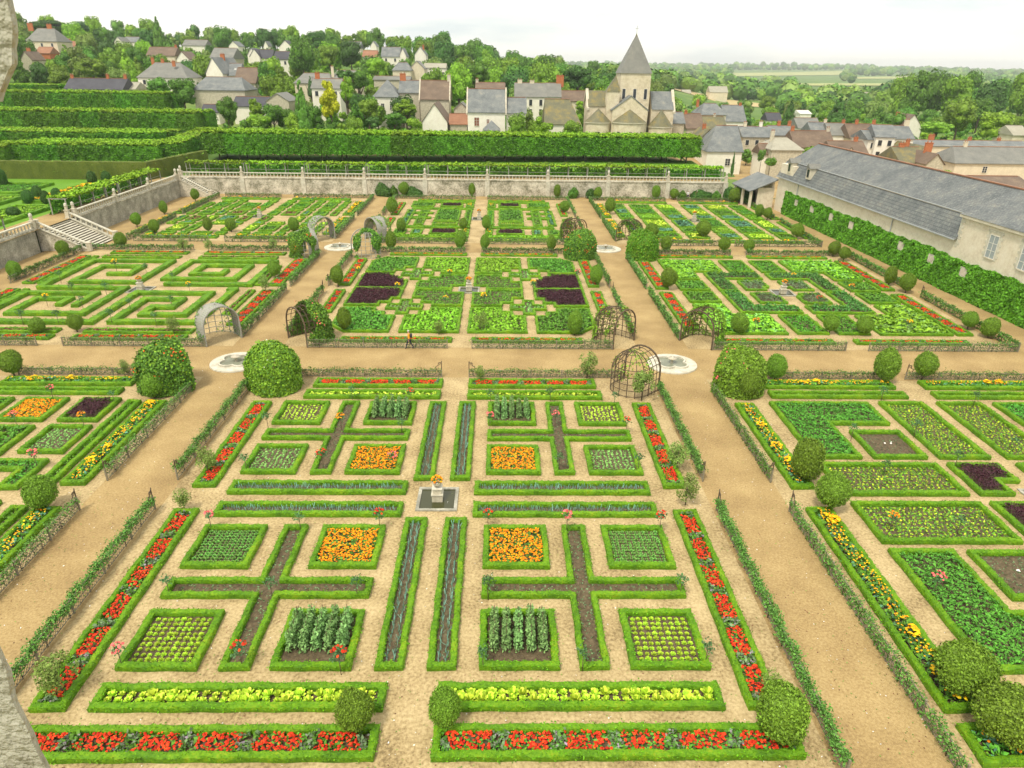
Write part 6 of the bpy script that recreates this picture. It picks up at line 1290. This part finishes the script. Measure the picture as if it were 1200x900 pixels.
for i, y in enumerate((7.6, 2.9, -2.4, -7.)): win(og, -.0, y, 5.1, 1.25, 2.3, 'lightpane', 1, True)
mb = MB()
for y in (7.6, 2.9, -2.4, -7.):
    for k in range(9):
        e = .5 if k % 2 else .28; z = 4.95+k*.3
        for s in (-1, 1): a, b = sorted((y+s*.7, y+s*(.7+e))); mb.box(-.03, .02, a, b, z, z+.285, 'balstone')
    mb.box(-.03, .02, y-1.15, y+1.15, 7.66, 7.95, 'balstone')
for k in range(12): mb.box(-.035, .02, 13.18-(.7 if k % 2 else .4), 13.18, 5.0+k*.3, 5.285+k*.3, 'balstone')
mb.build('quoins', parent=og)
for y in (10.2, 16., 22.2, 34.5, 40.3, 46.6, 52.2):
    mb = MB(); mb.box(-.36, -.02, y-.6, y+.6, 2.3, 3.35, 'balstone'); f = mb.build('vent_surround', parent=og); mb = MB(); mb.box(-.38, -.355, y-.35, y+.35, 2.45, 3.15, 'stone'); mb.build('opening', parent=f)
# ivy: a thick clipped layer
mb = MB(); n = 42000; P = np.stack([np.zeros(n), rng.uniform(-14, 57, n), rng.uniform(0, 1, n)], 1)
top = 3.78+.12*np.sin(P[:, 1]*.45)+.08*np.sin(P[:, 1]*2.3); P[:, 2] *= top
keep = np.ones(n, bool)
for y in (10.2, 16., 22.2, 34.5, 40.3, 46.6, 52.2): keep &= ~((np.abs(P[:, 1]-y)/.62)**4+(np.abs(P[:, 2]-2.82)/.56)**4 < 1)
P = P[keep]; lump = .06*np.sin(P[:, 1]*3.1)*np.sin(P[:, 2]*2.9)+.05*np.sin(P[:, 1]*1.1+P[:, 2]*1.7); P[:, 0] = -.26-lump-np.abs(rng.normal(0, .07, len(P)))
mb.leaves(P, np.array([[-1., 0, .35]]), .25, m='lf_ivy', spread=.5); k = rng.random(len(P)) < .4; Q = P[k]; Q[:, 0] += .22; mb.leaves(Q, np.array([[-1., 0, .2]]), .34, m='lf_ivy', spread=.25)
n = 5000; Q = np.stack([rng.uniform(-.3, -.02, n), rng.uniform(-14, 57, n), 0*np.zeros(n)], 1); Q[:, 2] = 3.78+.12*np.sin(Q[:, 1]*.45)+.08*np.sin(Q[:, 1]*2.3)+rng.normal(0, .06, n); mb.leaves(Q, np.array([[0, 0, 1.]]), .24, m='lf_ivy', spread=.5)
tag(mb.build('ivy', parent=og), kind='stuff')
# lower porch at the far end
pr = empty('lean_to_porch', (50.9, 124.5, 0), th); tag(pr, 'low slate roofed porch at the far end of the orangery', 'outbuilding')
mb = MB(); mb.add([(-3.2, 0, 3.1), (1.5, -.5, 5.2), (1.5, 9, 5.2), (-3.2, 9, 3.1), (-3.2, 0, 2.95), (1.5, -.5, 5.), (1.5, 9, 5.), (-3.2, 9, 2.95)], [(0, 1, 2, 3), (7, 6, 5, 4), (0, 4, 5, 1), (1, 5, 6, 2), (2, 6, 7, 3), (3, 7, 4, 0)], 'slate'); mb.build('roof', parent=pr)
mb = MB(); mb.box(-2.9, -2.5, .3, .7, 0, 3.05, 'ashlar'); mb.box(-2.9, -2.5, 4, 4.4, 0, 3.05, 'ashlar'); mb.box(-2.9, -2.5, 8, 8.4, 0, 3.05, 'ashlar'); mb.build('pier', parent=pr)
mb = MB(); mb.box(-1.5, 1.45, .4, .7, 0, 3.6, 'ashlar'); mb.box(1.1, 1.45, .7, 8.8, 0, 4.9, 'ashlar'); mb.build('wall', parent=pr)
# ------------------------------------------------------------------ terrain sheet
def terrain():
    Ys = list(np.arange(134.6, 200, 4))+list(np.geomspace(200, 620, 26))+list(np.geomspace(660, 6500, 16)); V = []; nx = 70
    for Y in Ys:
        w0 = -(.95*Y+150); w1 = 1.05*Y+150
        for i in range(nx): X = w0+(w1-w0)*i/(nx-1); V.append((X, Y, T(X, Y)-.02))
    nY = len(Ys); F = [(j*nx+i, j*nx+i+1, (j+1)*nx+i+1, (j+1)*nx+i) for j in range(nY-1) for i in range(nx-1)]
    mb = MB(); mb.add(V, F, 'land', True); tag(mb.build('hillside_ground'), kind='structure')
terrain()
def patch(name, xs, ys, dz, mat, nx=30, ny=4):
    V = []; 
    for j in range(ny+1):
        for i in range(nx+1):
            X = xs[0]+(xs[1]-xs[0])*i/nx; Y = ys[0]+(ys[1]-ys[0])*j/ny; V.append((X, Y, T(X, Y)+dz))
    mb = MB(); mb.add(V, [(j*(nx+1)+i, j*(nx+1)+i+1, (j+1)*(nx+1)+i+1, (j+1)*(nx+1)+i) for j in range(ny) for i in range(nx)], mat); tag(mb.build(name), kind='structure')
patch('terrace_path', (-56, 46), (134.65, 138.6), .05, 'walk'); patch('lawn', (-56, 46), (138.6, 154.), .06, 'grass', 40, 8); patch('gravel_path', (-50, 46), (163., 167.), .12, 'walk'); patch('lawn', (-56, 46), (154., 175), .06, 'grass', 40, 8)
patch('village_street', (47, 130), (135, 205), .06, 'walk', 20, 12)
base = mb = MB(); mb.poly(rect(-900, 900, -400, 135), -.6, 'land'); tag(mb.build('ground'), kind='structure')
FLD = []
fq = [G(786, 127, -5.), G(915, 128, -5.), G(905, 120.5, -5.), G(850, 115, -5.), G(788, 113.5, -5.)]
V = []; F = []
for j in range(7):
    for i in range(13):
        px = 787+(914-787)*i/12; yt = np.interp(px, [787, 850, 914], [113., 115.5, 122.5]); yb_ = np.interp(px, [787, 850, 914], [119.5, 121.5, 126.]); py = yb_+(yt-yb_)*j/6; X, Y = G(px, py, -5.); V.append((X, Y, T(X, Y)+.35))
mb = MB(); mb.add(V, [(j*13+i, j*13+i+1, (j+1)*13+i+1, (j+1)*13+i) for j in range(6) for i in range(12)], 'field'); fo = tag(mb.build('stubble_field'), kind='structure')
print('field', min(v[1] for v in V), max(v[1] for v in V), min(v[2] for v in V), max(v[2] for v in V))
for k, (xa, xb, ya, yb) in enumerate([(855, 985, 86.5, 88.6), (1000, 1070, 90, 91.5), (640, 700, 88.5, 90.5), (930, 1040, 96.5, 99)]):
    V = []; 
    for j in range(4):
        for i in range(9):
            X, Y = G(xa+(xb-xa)*i/8+6*sin(j+k), yb+(ya-yb)*j/3, -3.); V.append((X, Y, T(X, Y)+1.2))
    mb = MB(); mb.add(V, [(j*9+i, j*9+i+1, (j+1)*9+i+1, (j+1)*9+i) for j in range(3) for i in range(8)], 'meadow'); tag(mb.build('meadow'), kind='structure'); FLD.append((xa, xb, ya, yb, max(v[1] for v in V)))
# ------------------------------------------------------------------ big trees
def crown_big(seed, shape):
    g = np.random.default_rng(seed); mb = MB(); L = []
    if shape == 'cone':
        for i in range(26):
            z = -1+2*(i+.5)/26; r = .62*(1-(z+1)/2)**.8+.06; k = 3 if i < 20 else 1
            for j in range(k): a = g.uniform(0, 6.28); L.append((r*.7*cos(a), r*.7*sin(a), z, max(.12, r*.62)))
    elif shape == 'loose':
        for i in range(17): a = g.uniform(0, 6.28); z = g.uniform(-.7, .75); r = g.uniform(.2, .68)*(1-abs(z)*.45); L.append((r*cos(a), r*sin(a), z, g.uniform(.2, .34)))
        L.append((0, 0, 0, .45))
    else:
        for i in range(15): a = g.uniform(0, 6.28); z = g.uniform(-.6, .6); r = .58*math.sqrt(1-z*z)*g.uniform(.75, 1.05); L.append((r*cos(a), r*sin(a), z, g.uniform(.28, .44)))
        L.append((0, 0, .2, .62)); L.append((0, 0, -.2, .6))
    L = np.array(L); n = 2900
    w = L[:, 3]**2; idx = g.choice(len(L), n, p=w/w.sum()); D = g.normal(0, 1, (n, 3)); D /= np.linalg.norm(D, axis=1, keepdims=True); D[:, 2] += .15
    P = L[idx, :3]+D*(L[idx, 3:4]*(1-np.abs(g.normal(0, .1, (n, 1)))))
    d = np.linalg.norm(P[:, None, :]-L[None, :, :3], axis=2)/L[None, :, 3]; keep = (d.min(axis=1) > .72); P = P[keep]; D = D[keep]
    for x, y, z, r in L:
        V = ICO1[0]*r*.8*(1+g.normal(0, .07, (len(ICO1[0]), 1)))+[x, y, z]; mb.add(V, ICO1[1], 'lf_mid')
    mb.leaves(P, D, .085 if shape != 'cone' else .07, m='lf_mid', spread=.55); return mb.mesh('tree_crown')
CM = {}
SHAPES = {'round': [crown_big(i, 'round') for i in range(4)], 'loose': [crown_big(20+i, 'loose') for i in range(2)], 'cone': [crown_big(30, 'cone')]}
TRK = [trunk_mb(.05, .03, 1., i, 5, .3).mesh('tree_trunk') for i in range(2)]
for t in TRK: t.materials.append(M['trunk'])
NAMES = {'round': 'broadleaf_tree', 'loose': 'broadleaf_tree', 'cone': 'conifer_tree'}
TREES = []
def tree(X, Y, zc, r, rz, shape, mat, label, group='trees of the village slope'):
    TREES.append((r*FPX/depth(X, Y, zc), (X, Y, zc, r, rz, shape, mat, label), {'group': group}))
def tree_(X, Y, zc, r, rz, shape, mat, label, group=None):
    i = rng.integers(0, len(SHAPES[shape])); k = (shape, i, mat)
    if k not in CM: me = SHAPES[shape][i].copy(); me.materials.clear(); me.materials.append(M[mat]); CM[k] = me
    z0 = T(X, Y); r_ = empty(NAMES[shape], (X, Y, z0), rng.uniform(0, 6.28)); tag(r_, label, 'tree', group); reg(r_, X, Y)
    c = bpy.data.objects.new('crown', CM[k]); col.objects.link(c); c.parent = r_; c.location = (0, 0, zc-z0); c.scale = (r, r, rz)
    t = bpy.data.objects.new('trunk', TRK[i % 2]); col.objects.link(t); t.parent = r_; h = max(.5, zc-z0-rz*.2); t.location = (0, 0, -.3); t.scale = (h*.8, h*.8, h+.3)
    return r_
def tp(px, py, rx, ry, Y, shape='round', mat='lf_mid', label='green tree'):
    X, zc = at(px, py, Y); d = depth(X, Y, zc); return tree(X, Y, zc, rx*d/FPX*.95, ry*d/FPX*.95, shape, mat, label, group='distinct trees around the village')
SPEC = [(386, 116, 16, 22, 192, 'loose', 'lf_yellow', 'bright yellow tree in front of the orange chimneyed house'), (353, 124, 14, 28, 182, 'cone', 'lf_mid', 'tall shaggy dark conifer left of the yellow tree'), (186, 103, 15, 12, 224, 'round', 'lf_mid', 'round tree before the half slate villa'),
        (214, 108, 19, 17, 215, 'round', 'lf_mid', 'larger round tree before the half slate villa'), (107, 80, 21, 12, 262, 'round', 'lf_shrub', 'round olive tree above the black roofed cottage'), (266, 129, 14, 17, 196, 'round', 'lf_mid', 'dark leafy tree in front of the slate stone building'),
        (300, 128, 13, 13, 190, 'loose', 'lf_light', 'bright green tree left of the shaggy conifer'), (320, 134, 14, 12, 188, 'round', 'lf_mid', 'mid green tree beside the stone gable'), (303, 142, 16, 9, 184, 'round', 'lf_light', 'low bright green tree above the lime row'), (354, 65, 19, 24, 315, 'round', 'lf_mid', 'tallest rounded tree on the middle of the slope'),
        (371, 46, 14, 10, 425, 'round', 'lf_dark', 'dark round treetop on the skyline'), (386, 66, 15, 13, 330, 'round', 'lf_shrub', 'olive green tree right of the tallest one'), (411, 63, 16, 17, 345, 'round', 'lf_dark', 'dark tree mass right of the olive one'), (364, 100, 6, 10, 226, 'cone', 'lf_blue', 'small blue-green conifer before the manor roof'),
        (404, 87, 11, 6, 228, 'round', 'lf_dark', 'clipped dark round tree near the manor'), (406, 105, 12, 16, 205, 'loose', 'lf_light', 'light green tree beside the yellow tree'), (420, 122, 12, 13, 190, 'round', 'lf_dark', 'dark tree right of the yellow tree'), (432, 128, 14, 12, 186, 'round', 'lf_shrub', 'olive tree left of the white pavilion'),
        (437, 143, 10, 8, 182, 'round', 'lf_dark', 'dark low bush tree left of pavilion'), (420, 95, 14, 12, 230, 'round', 'lf_mid', 'spreading tree between manor and pavilion'), (441, 80, 14, 12, 268, 'round', 'lf_light', 'bright tree above the pavilion'), (476, 126, 20, 10, 188, 'loose', 'lf_light', 'light spreading tree in front of the pavilion garden'),
        (486, 143, 11, 8, 182, 'round', 'lf_light', 'rounded bush tree left of the white chapel gable'), (462, 140, 16, 8, 184, 'round', 'lf_mid', 'low trees in the pavilion garden'), (538, 98, 19, 26, 240, 'round', 'lf_light', 'large bright green tree behind the tiled house'), (560, 88, 17, 16, 262, 'round', 'lf_mid', 'large green tree behind the blue slate roof'),
        (677, 91, 20, 14, 300, 'round', 'lf_dark', 'dark spreading tree behind the tall orange chimney'), (655, 89, 12, 12, 310, 'round', 'lf_mid', 'green tree left of the dark spreading one'), (642, 148, 8, 5, 182, 'round', 'lf_light', 'small bush beside the mossy barn'), (680, 124, 7, 6, 215, 'round', 'lf_light', 'bright green bush left of the church'),
        (983, 127, 15, 16, 250, 'cone', 'lf_dark', 'dark broad conifer beyond the right village'), (926, 132, 11, 15, 262, 'cone', 'lf_dark', 'smaller dark conifer beyond the village street'), (1125, 136, 21, 21, 255, 'round', 'lf_shrub', 'large pale green domed tree on the right'), (1169, 147, 25, 17, 226, 'round', 'lf_light', 'bright yellow-green tree at the right'),
        (1098, 150, 22, 8, 240, 'round', 'lf_light', 'bright low tree left of the domed tree'), (1150, 128, 16, 14, 300, 'round', 'lf_mid', 'green tree between the two bright trees'), (893, 182, 6, 9, 158, 'round', 'lf_mid', 'leafy garden tree behind the white slate house'), (903, 190, 8, 7, 152, 'round', 'lf_mid', 'garden shrub tree in the yard'), (859.5, 189, 2.6, 12, 163, 'cone', 'lf_dark', 'narrow cypress against the white slate house'),
        (1108, 202, 9, 2.5, 140, 'round', 'lf_light', 'low green bush behind the orangery ridge'), (96, 30, 9, 8, 420, 'loose', 'lf_blue', 'flat topped cedar on the skyline'), (185, 37, 10, 16, 400, 'cone', 'lf_mid', 'tall pointed tree on the skyline left'), (55, 32, 24, 9, 430, 'round', 'lf_dark', 'broad treetop at far left skyline')]
SPEC = [(a, b, c, d, Yd, s, m, l) for a, b, c, d, Yd, s, m, l in SPEC]
TB = []
for s in SPEC: tp(*s); TB.append((s[0]-s[2], s[0]+s[2], s[1]-s[3], s[1]+s[3], s[4]))
def blocked(px, py, rx, ry, Y):
    for x0, x1, y0, y1, Yh in HR:
        if Y < Yh+4 and px+rx*.75 > x0 and px-rx*.75 < x1 and py+ry > y0 and py-ry*.8 < y0+(y1-y0)*(.55 if Yh < 275 else .62): return True
        if abs(Y-Yh-5) < 8 and px+rx*.5 > x0 and px-rx*.5 < x1: return True
    for x0, x1, y0, y1, Yh in TB:
        if Y < Yh and px > x0 and px < x1 and py-ry < y1 and py > y0: return True
    return False
g = np.random.default_rng(5); cnt = 0; MT = ['lf_mid', 'lf_dark', 'lf_mid', 'lf_shrub', 'lf_light', 'lf_mid', 'lf_pale', 'lf_shrub']
KIND = {'lf_mid': 'mid green', 'lf_dark': 'dark green', 'lf_shrub': 'olive green', 'lf_light': 'bright green', 'lf_ivy': 'rich green', 'lf_pale': 'pale green', 'lf_blue': 'blue-green'}
for Yr in (178, 190, 203, 217, 233, 252, 272, 294, 318, 345, 374, 408, 448, 496, 550):
    px = -15.
    while px < 705:
        r = g.uniform(2.9, 5.4)*(1+.2*(Yr > 260)); d = Yr*.95+2; rx = r*FPX/d; rz = r*g.uniform(.95, 1.35); px += rx*1.15; Y = Yr+g.uniform(-5, 5); X = at(px, 120, Y)[0]; z0 = T(X, Y)
        sz = 1.
        if px > 500 and px < 640 and Yr > 250: sz = 1.05   # wooded knoll
        zc = z0+rz*1.1*sz; P_ = proj(X, Y, zc)
        while blocked(P_[0], P_[1], rx, rz*sz*FPX/d, Y) and r > 1.6: r *= .7; rz *= .7; rx *= .7; zc = z0+rz*1.1; P_ = proj(X, Y, zc)
        if blocked(P_[0], P_[1], rx, rz*FPX/d, Y): px += rx*.3; continue
        if P_[0] < 262 and Y < 236: continue
        m = MT[g.integers(0, 8)]; sh = 'round' if g.random() < .84 else ('loose' if g.random() < .6 else 'cone')
        side = 'left' if px < 250 else 'middle' if px < 480 else 'right'
        dist = 'near' if Yr < 225 else 'middle' if Yr < 340 else 'upper'
        tree(X, Y, zc, r*sz, rz*sz, sh, m, '%s %s on the %s slope, %s part' % (KIND[m], 'conifer' if sh == 'cone' else 'round tree' if sh == 'round' else 'loose tree', dist, side)); cnt += 1
        px += rx*.75
# right hand plain
for Yr in (182, 215, 245, 275, 305, 340, 385, 435, 490):
    px = 640. if Yr > 300 else 770.
    while px < 1260:
        r = g.uniform(3., 5.)*(1+.2*(Yr > 330)); big = px > 1035 and px < 1195 and 330 < Yr < 450
        if big: r = g.uniform(6, 8.5)
        d = Yr*.95+2; rx = r*FPX/d; rz = r*g.uniform(.8, 1.1)*(1.45 if big else 1); px += rx*1.3; Y = Yr+g.uniform(-8, 8); X = at(px, 120, Y)[0]; z0 = T(X, Y); zc = z0+rz*(1.15 if not big else 1.25); P_ = proj(X, Y, zc)
        while blocked(P_[0], P_[1], rx, rz*FPX/d, Y) and r > 1.6: r *= .7; rz *= .7; rx *= .7; zc = z0+rz*1.1; P_ = proj(X, Y, zc)
        if blocked(P_[0], P_[1], rx, rz*FPX/d, Y) or (Yr < 240 and g.random() < .45): continue
        if 785 < P_[0] < 915 and 300 < Yr and P_[1]-rz*FPX/d < 124: 
            if g.random() < .85: continue
        m = MT[g.integers(0, 8)]; sh = 'round' if g.random() < .86 else 'loose'
        side = 'left' if px < 900 else 'middle' if px < 1050 else 'right'
        tree(X, Y, zc, r, rz, sh, m, '%s %s on the %s plain, %s part' % (KIND[m], 'round tree' if sh == 'round' else 'loose tree', 'nearer' if Yr < 300 else 'farther', side), 'trees of the plain beyond the village'); cnt += 1
        px += rx*.9
print('trees', cnt)
TREES.sort(key=lambda t: -t[0]); nb = nc = 0; rest = []
for sz_, a, k in TREES:
    if a[5] == 'cone': tree_(*a, **k)
    elif nb < 285: tree_(*a, **k); nb += 1
    else: rest.append(a)
mb = MB(); LITE = []
for sd in range(5):
    g2 = np.random.default_rng(90+sd); L_ = np.array([(.55*cos(t_)*math.sqrt(1-z_*z_), .55*sin(t_)*math.sqrt(1-z_*z_), z_*.6, g2.uniform(.3, .46)) for t_, z_ in zip(g2.uniform(0, 6.28, 9), g2.uniform(-.7, .9, 9))]+[(0, 0, 0, .6)])
    i_ = g2.integers(0, 10, 620); D_ = g2.normal(0, 1, (620, 3)); D_ /= np.linalg.norm(D_, axis=1, keepdims=True); P2_ = L_[i_, :3]+D_*L_[i_, 3:4]; dd = np.linalg.norm(P2_[:, None]-L_[None, :, :3], axis=2)/L_[None, :, 3]; kp = dd.min(axis=1) > .75; LITE.append((P2_[kp], D_[kp], L_))
for q, (X, Y, zc, r, rz, shp, m, lab) in enumerate(rest):
    P2_, D_, L_ = LITE[q % 5]; c2_, s2_ = cos(q*1.3), sin(q*1.3); R_m = np.array([[c2_, s2_, 0], [-s2_, c2_, 0], [0, 0, 1]])
    mb.leaves((P2_@R_m)*[r, r, rz]+[X, Y, zc], D_@R_m, r*.14, m=m, spread=.55)
    for x_, y_, z_, r_0 in L_:
        v_ = (np.array([x_, y_, z_])@R_m); mb.add((ICO1[0]*r_0*.82+v_)*[r, r, rz]+[X, Y, zc], ICO1[1], m)
    mb.tube([(X, Y, T(X, Y)-.3), (X, Y, zc)], [r*.07, r*.04], 5, 'trunk')
tag(mb.build('distant_trees'), 'mass of smaller trees behind and between the far houses', 'trees', kind='stuff'); print('rest', len(rest))
# far woods: one mass of many crowns
mb = MB(); n = 0
for Yr in np.geomspace(540, 5200, 26):
    if Yr < 620: lim = (640, 1260)
    else: lim = (560, 1280)
    px = lim[0]
    while px < lim[1]:
        r = g.uniform(4, 7.5)*(1+Yr/2600); rx = r*FPX*.93/Yr; px += rx*(1.15 if Yr < 1500 else 1.6); Y = Yr*(1+g.uniform(-.03, .03)); X = at(px, 100, Y)[0]
        open_ = sin(X*.006+Y*.004)+sin(Y*.009-X*.002+2)
        if open_ < -.75: px += rx*2; continue
        if 785 < px < 916 and Y < 690: px += rx; continue
        pt = proj(X, Y, T(X, Y)+r*1.6)[1]
        if any(a < px < b and Y < yy and pt < d_ for a, b, c, d_, yy in FLD): px += rx; continue
        z0 = T(X, Y); c = np.array([X, Y, z0+r*.8]); D = ICO1[0]*r*[1, 1, .85]*(1+g.normal(0, .1, (len(ICO1[0]), 1))); mb.add(D+c, ICO1[1], ['lf_mid', 'lf_dark', 'lf_shrub', 'lf_mid', 'lf_pale'][n % 5])
        k = 70 if Yr < 1000 else 26; Q = g.normal(0, 1, (k, 3)); Q /= np.linalg.norm(Q, axis=1, keepdims=True); Q[:, 2] = np.abs(Q[:, 2]); mb.leaves(c+Q*r*[1.02, 1.02, .9], Q, r*.3, m=['lf_mid', 'lf_dark', 'lf_shrub', 'lf_mid', 'lf_pale'][n % 5], spread=.5); n += 1; px += rx*.7
tag(mb.build('far_woods'), kind='stuff'); print('far', n)
# undergrowth on the slope and between the houses
mb = MB(); n = 0
for i in range(2600):
    Y = g.uniform(172, 420); px = g.uniform(-10, 1210); 
    if (px > 700 and Y < 200) or (px < 262 and Y < 236): continue
    X = at(px, 120, Y)[0]; z0 = T(X, Y); r = g.uniform(.8, 1.7); P_ = proj(X, Y, z0+r); rx = r*FPX*.93/Y
    if blocked(P_[0], P_[1], rx, rx, Y): continue
    k = 22; Q = g.normal(0, 1, (k, 3)); Q /= np.linalg.norm(Q, axis=1, keepdims=True); Q[:, 2] = np.abs(Q[:, 2]); m = MT[i % 8]; mb.leaves(np.array([X, Y, z0])+Q*r, Q, .6, m=m, spread=.6); mb.add(ICO1[0]*r*.85+[X, Y, z0+.1], ICO1[1], m)
tag(mb.build('undergrowth'), kind='stuff')
# low lawn strips under limes etc: bushes in the back corner
# ------------------------------------------------------------------ stone of the opening the picture was taken through
M['nearstone'] = noisemat('castle stone', [(.3, (.26, .24, .18)), (.5, (.40, .38, .3)), (.7, (.52, .5, .42))], scale=7., detail=9, scale2=40, mix2=.3, bump=1., bscale=30)
def jamb(name, outline, label, Y0=1.3):
    lay = [(Y0+.0, -7), (Y0+.015, -2.5), (Y0+.05, 0), (Y0+.16, -1), (Y0+.24, -5)]; pts = []
    dense = []
    for i in range(len(outline)):
        a = outline[i]; b = outline[(i+1) % len(outline)]; L = math.dist(a, b); k = max(1, int(L/9))
        for j in range(k): dense.append((a[0]+(b[0]-a[0])*j/k, a[1]+(b[1]-a[1])*j/k))
    nr = g.normal(0, 1.2, len(dense)); nr = (nr+np.roll(nr, 1)+np.roll(nr, 2))/1.5; n = len(dense); V = []
    for Y, dx in lay:
        for i, (px, py) in enumerate(dense):
            q = px+(dx+nr[i]+g.normal(0, .35) if px > -60 else 0); X, z = at(q, py, Y); s = 1.
            V.append((X, Y, z))
    F = [(k*n+i, k*n+(i+1) % n, (k+1)*n+(i+1) % n, (k+1)*n+i) for k in range(len(lay)-1) for i in range(n)]+[tuple(range(n-1, -1, -1)), tuple((len(lay)-1)*n+i for i in range(n))]
    mb = MB(); mb.add(V, F, 'nearstone', False); o = mb.build(name); tag(o, label, 'stone wall'); return o
jamb('stone_window_jamb', [(-400, -250), (10, -250), (15, -60), (15.5, 0), (19, 25), (22, 48), (20.5, 75), (14, 95), (9, 108), (3, 119), (-20, 122), (-400, 125)], 'rough pale stone window jamb at the upper left edge of view')
jamb('stone_window_sill', [(-400, 735), (-30, 740), (-6, 742), (3, 765), (15, 795), (24, 822), (36, 850), (50, 880), (60, 902), (90, 1000), (110, 1100), (-400, 1100)], 'pale stone window surround at the lower left edge of view')

# ------------------------------------------------------------------ light, sky, camera
SUN_EL, SUN_AZ = RD(60), RD(212)   # azimuth: compass style, direction the light comes from (0 = +Y)
sd = bpy.data.lights.new('Sun', 'SUN'); sd.energy = 2.4; sd.angle = RD(10); sd.color = (1., .93, .78)
so = bpy.data.objects.new('Sun', sd); col.objects.link(so)
v = Vector((sin(SUN_AZ)*cos(SUN_EL), cos(SUN_AZ)*cos(SUN_EL), sin(SUN_EL))); so.rotation_euler = v.to_track_quat('Z', 'Y').to_euler()
w = bpy.data.worlds.new('World'); scene.world = w; w.use_nodes = True; nt = w.node_tree; nt.nodes.clear(); L = nt.links
out = nt.nodes.new('ShaderNodeOutputWorld'); bg = nt.nodes.new('ShaderNodeBackground'); bg.inputs['Strength'].default_value = .1
sky = nt.nodes.new('ShaderNodeTexSky'); sky.sky_type = 'NISHITA'; sky.sun_disc = False; sky.sun_elevation = SUN_EL; sky.sun_rotation = SUN_AZ; sky.air_density = 1.; sky.dust_density = 2.
tc = nt.nodes.new('ShaderNodeTexCoord'); mp = nt.nodes.new('ShaderNodeMapping'); mp.inputs['Scale'].default_value = (1.6, 1.6, 9.); L.new(tc.outputs['Generated'], mp.inputs[0])
no = nt.nodes.new('ShaderNodeTexNoise'); no.inputs['Scale'].default_value = 1.7; no.inputs['Detail'].default_value = 6.; L.new(mp.outputs[0], no.inputs['Vector'])
r = ramp(nt, [(.36, (7.4, 8.4, 8.9)), (.47, (9.6, 10.2, 10.4)), (.55, (11.5, 11.6, 11.6))]); 
for e in r.color_ramp.elements: pass
cr = nt.nodes.new('ShaderNodeValToRGB'); cr.color_ramp.elements[0].position = .34; cr.color_ramp.elements[1].position = .5; L.new(no.outputs['Fac'], cr.inputs[0])
cm = nt.nodes.new('ShaderNodeMix'); cm.data_type = 'RGBA'; cm.inputs[6].default_value = (7., 7.5, 7.4, 1); cm.inputs[7].default_value = (10.2, 9.9, 8.9, 1); L.new(cr.outputs[0], cm.inputs[0])
mx = nt.nodes.new('ShaderNodeMix'); mx.data_type = 'RGBA'; mx.inputs[0].default_value = .88; L.new(sky.outputs[0], mx.inputs[6]); L.new(cm.outputs[2], mx.inputs[7])
L.new(mx.outputs[2], bg.inputs['Color']); L.new(bg.outputs[0], out.inputs[0])
nt.nodes.remove(r)

cd = bpy.data.cameras.new('Camera'); cam = bpy.data.objects.new('Camera', cd); col.objects.link(cam); scene.camera = cam
cd.sensor_fit = 'HORIZONTAL'; cd.sensor_width = 36.; cd.lens = 36.*FPX/1200.; cd.clip_start = .05; cd.clip_end = 20000.
cam.location = (CX, 0, CH)
f = Vector((sin(YAW)*cos(PITCH), cos(YAW)*cos(PITCH), -sin(PITCH))); rt0 = Vector((cos(YAW), -sin(YAW), 0)); up0 = rt0.cross(f)
# image x axis in camera terms: right vector turned so that level lines fall to the right by ROLL
rt = rt0*cos(ROLL)+up0*sin(ROLL); up = up0*cos(ROLL)-rt0*sin(ROLL)
cam.matrix_world = Matrix(((rt.x, up.x, -f.x, CX), (rt.y, up.y, -f.y, 0), (rt.z, up.z, -f.z, CH), (0, 0, 0, 1)))
scene.view_settings.view_transform = 'Standard'; scene.view_settings.look = 'None'; scene.view_settings.exposure = .49; scene.view_settings.gamma = 1.
scene.view_settings.use_curve_mapping = False
scene.cycles.max_bounces = 5; scene.cycles.diffuse_bounces = 3; scene.cycles.glossy_bounces = 2; scene.cycles.transmission_bounces = 2; scene.cycles.volume_bounces = 0
scene.cycles.use_adaptive_sampling = True; scene.cycles.adaptive_threshold = .02; scene.cycles.use_denoising = True
scene.render.use_persistent_data = False

# ------------------------------------------------------------------ the air
m = bpy.data.materials.new('haze'); m.use_nodes = True; nt = m.node_tree; nt.nodes.clear(); o_ = nt.nodes.new('ShaderNodeOutputMaterial'); pv = nt.nodes.new('ShaderNodeVolumePrincipled')
pv.inputs['Color'].default_value = (.93, .97, 1., 1); pv.inputs['Density'].default_value = .00014; pv.inputs['Anisotropy'].default_value = .2; nt.links.new(pv.outputs[0], o_.inputs['Volume']); M['haze'] = m
mb = MB(); mb.box(-7500, 7500, -500, 6800, -12, 90, 'haze'); hz = mb.build('haze'); tag(hz, kind='stuff')
# ------------------------------------------------------------------ remove prototypes, make labels single things out
for p in SH+SP+WS+LM+list(RS.values())+[TP]: drop(p)
by = {}
for o, x, y in ALLT:
    try: by.setdefault(o.get('label'), []).append((x, y, o))
    except ReferenceError: pass
for lab, lst in by.items():
    if lab is None or len(lst) < 2: continue
    lst.sort(key=lambda t: proj(t[0], t[1], 0)[0])
    for i, (x, y, o) in enumerate(lst): o['label'] = '%s, %s from left' % (lab, ordn(i))
bad = [o['label'] for o in scene.objects if o.get('label') and len(o['label'].split()) > 16]
print('objects', len(scene.objects), 'labels too long', len(bad), bad[:5])
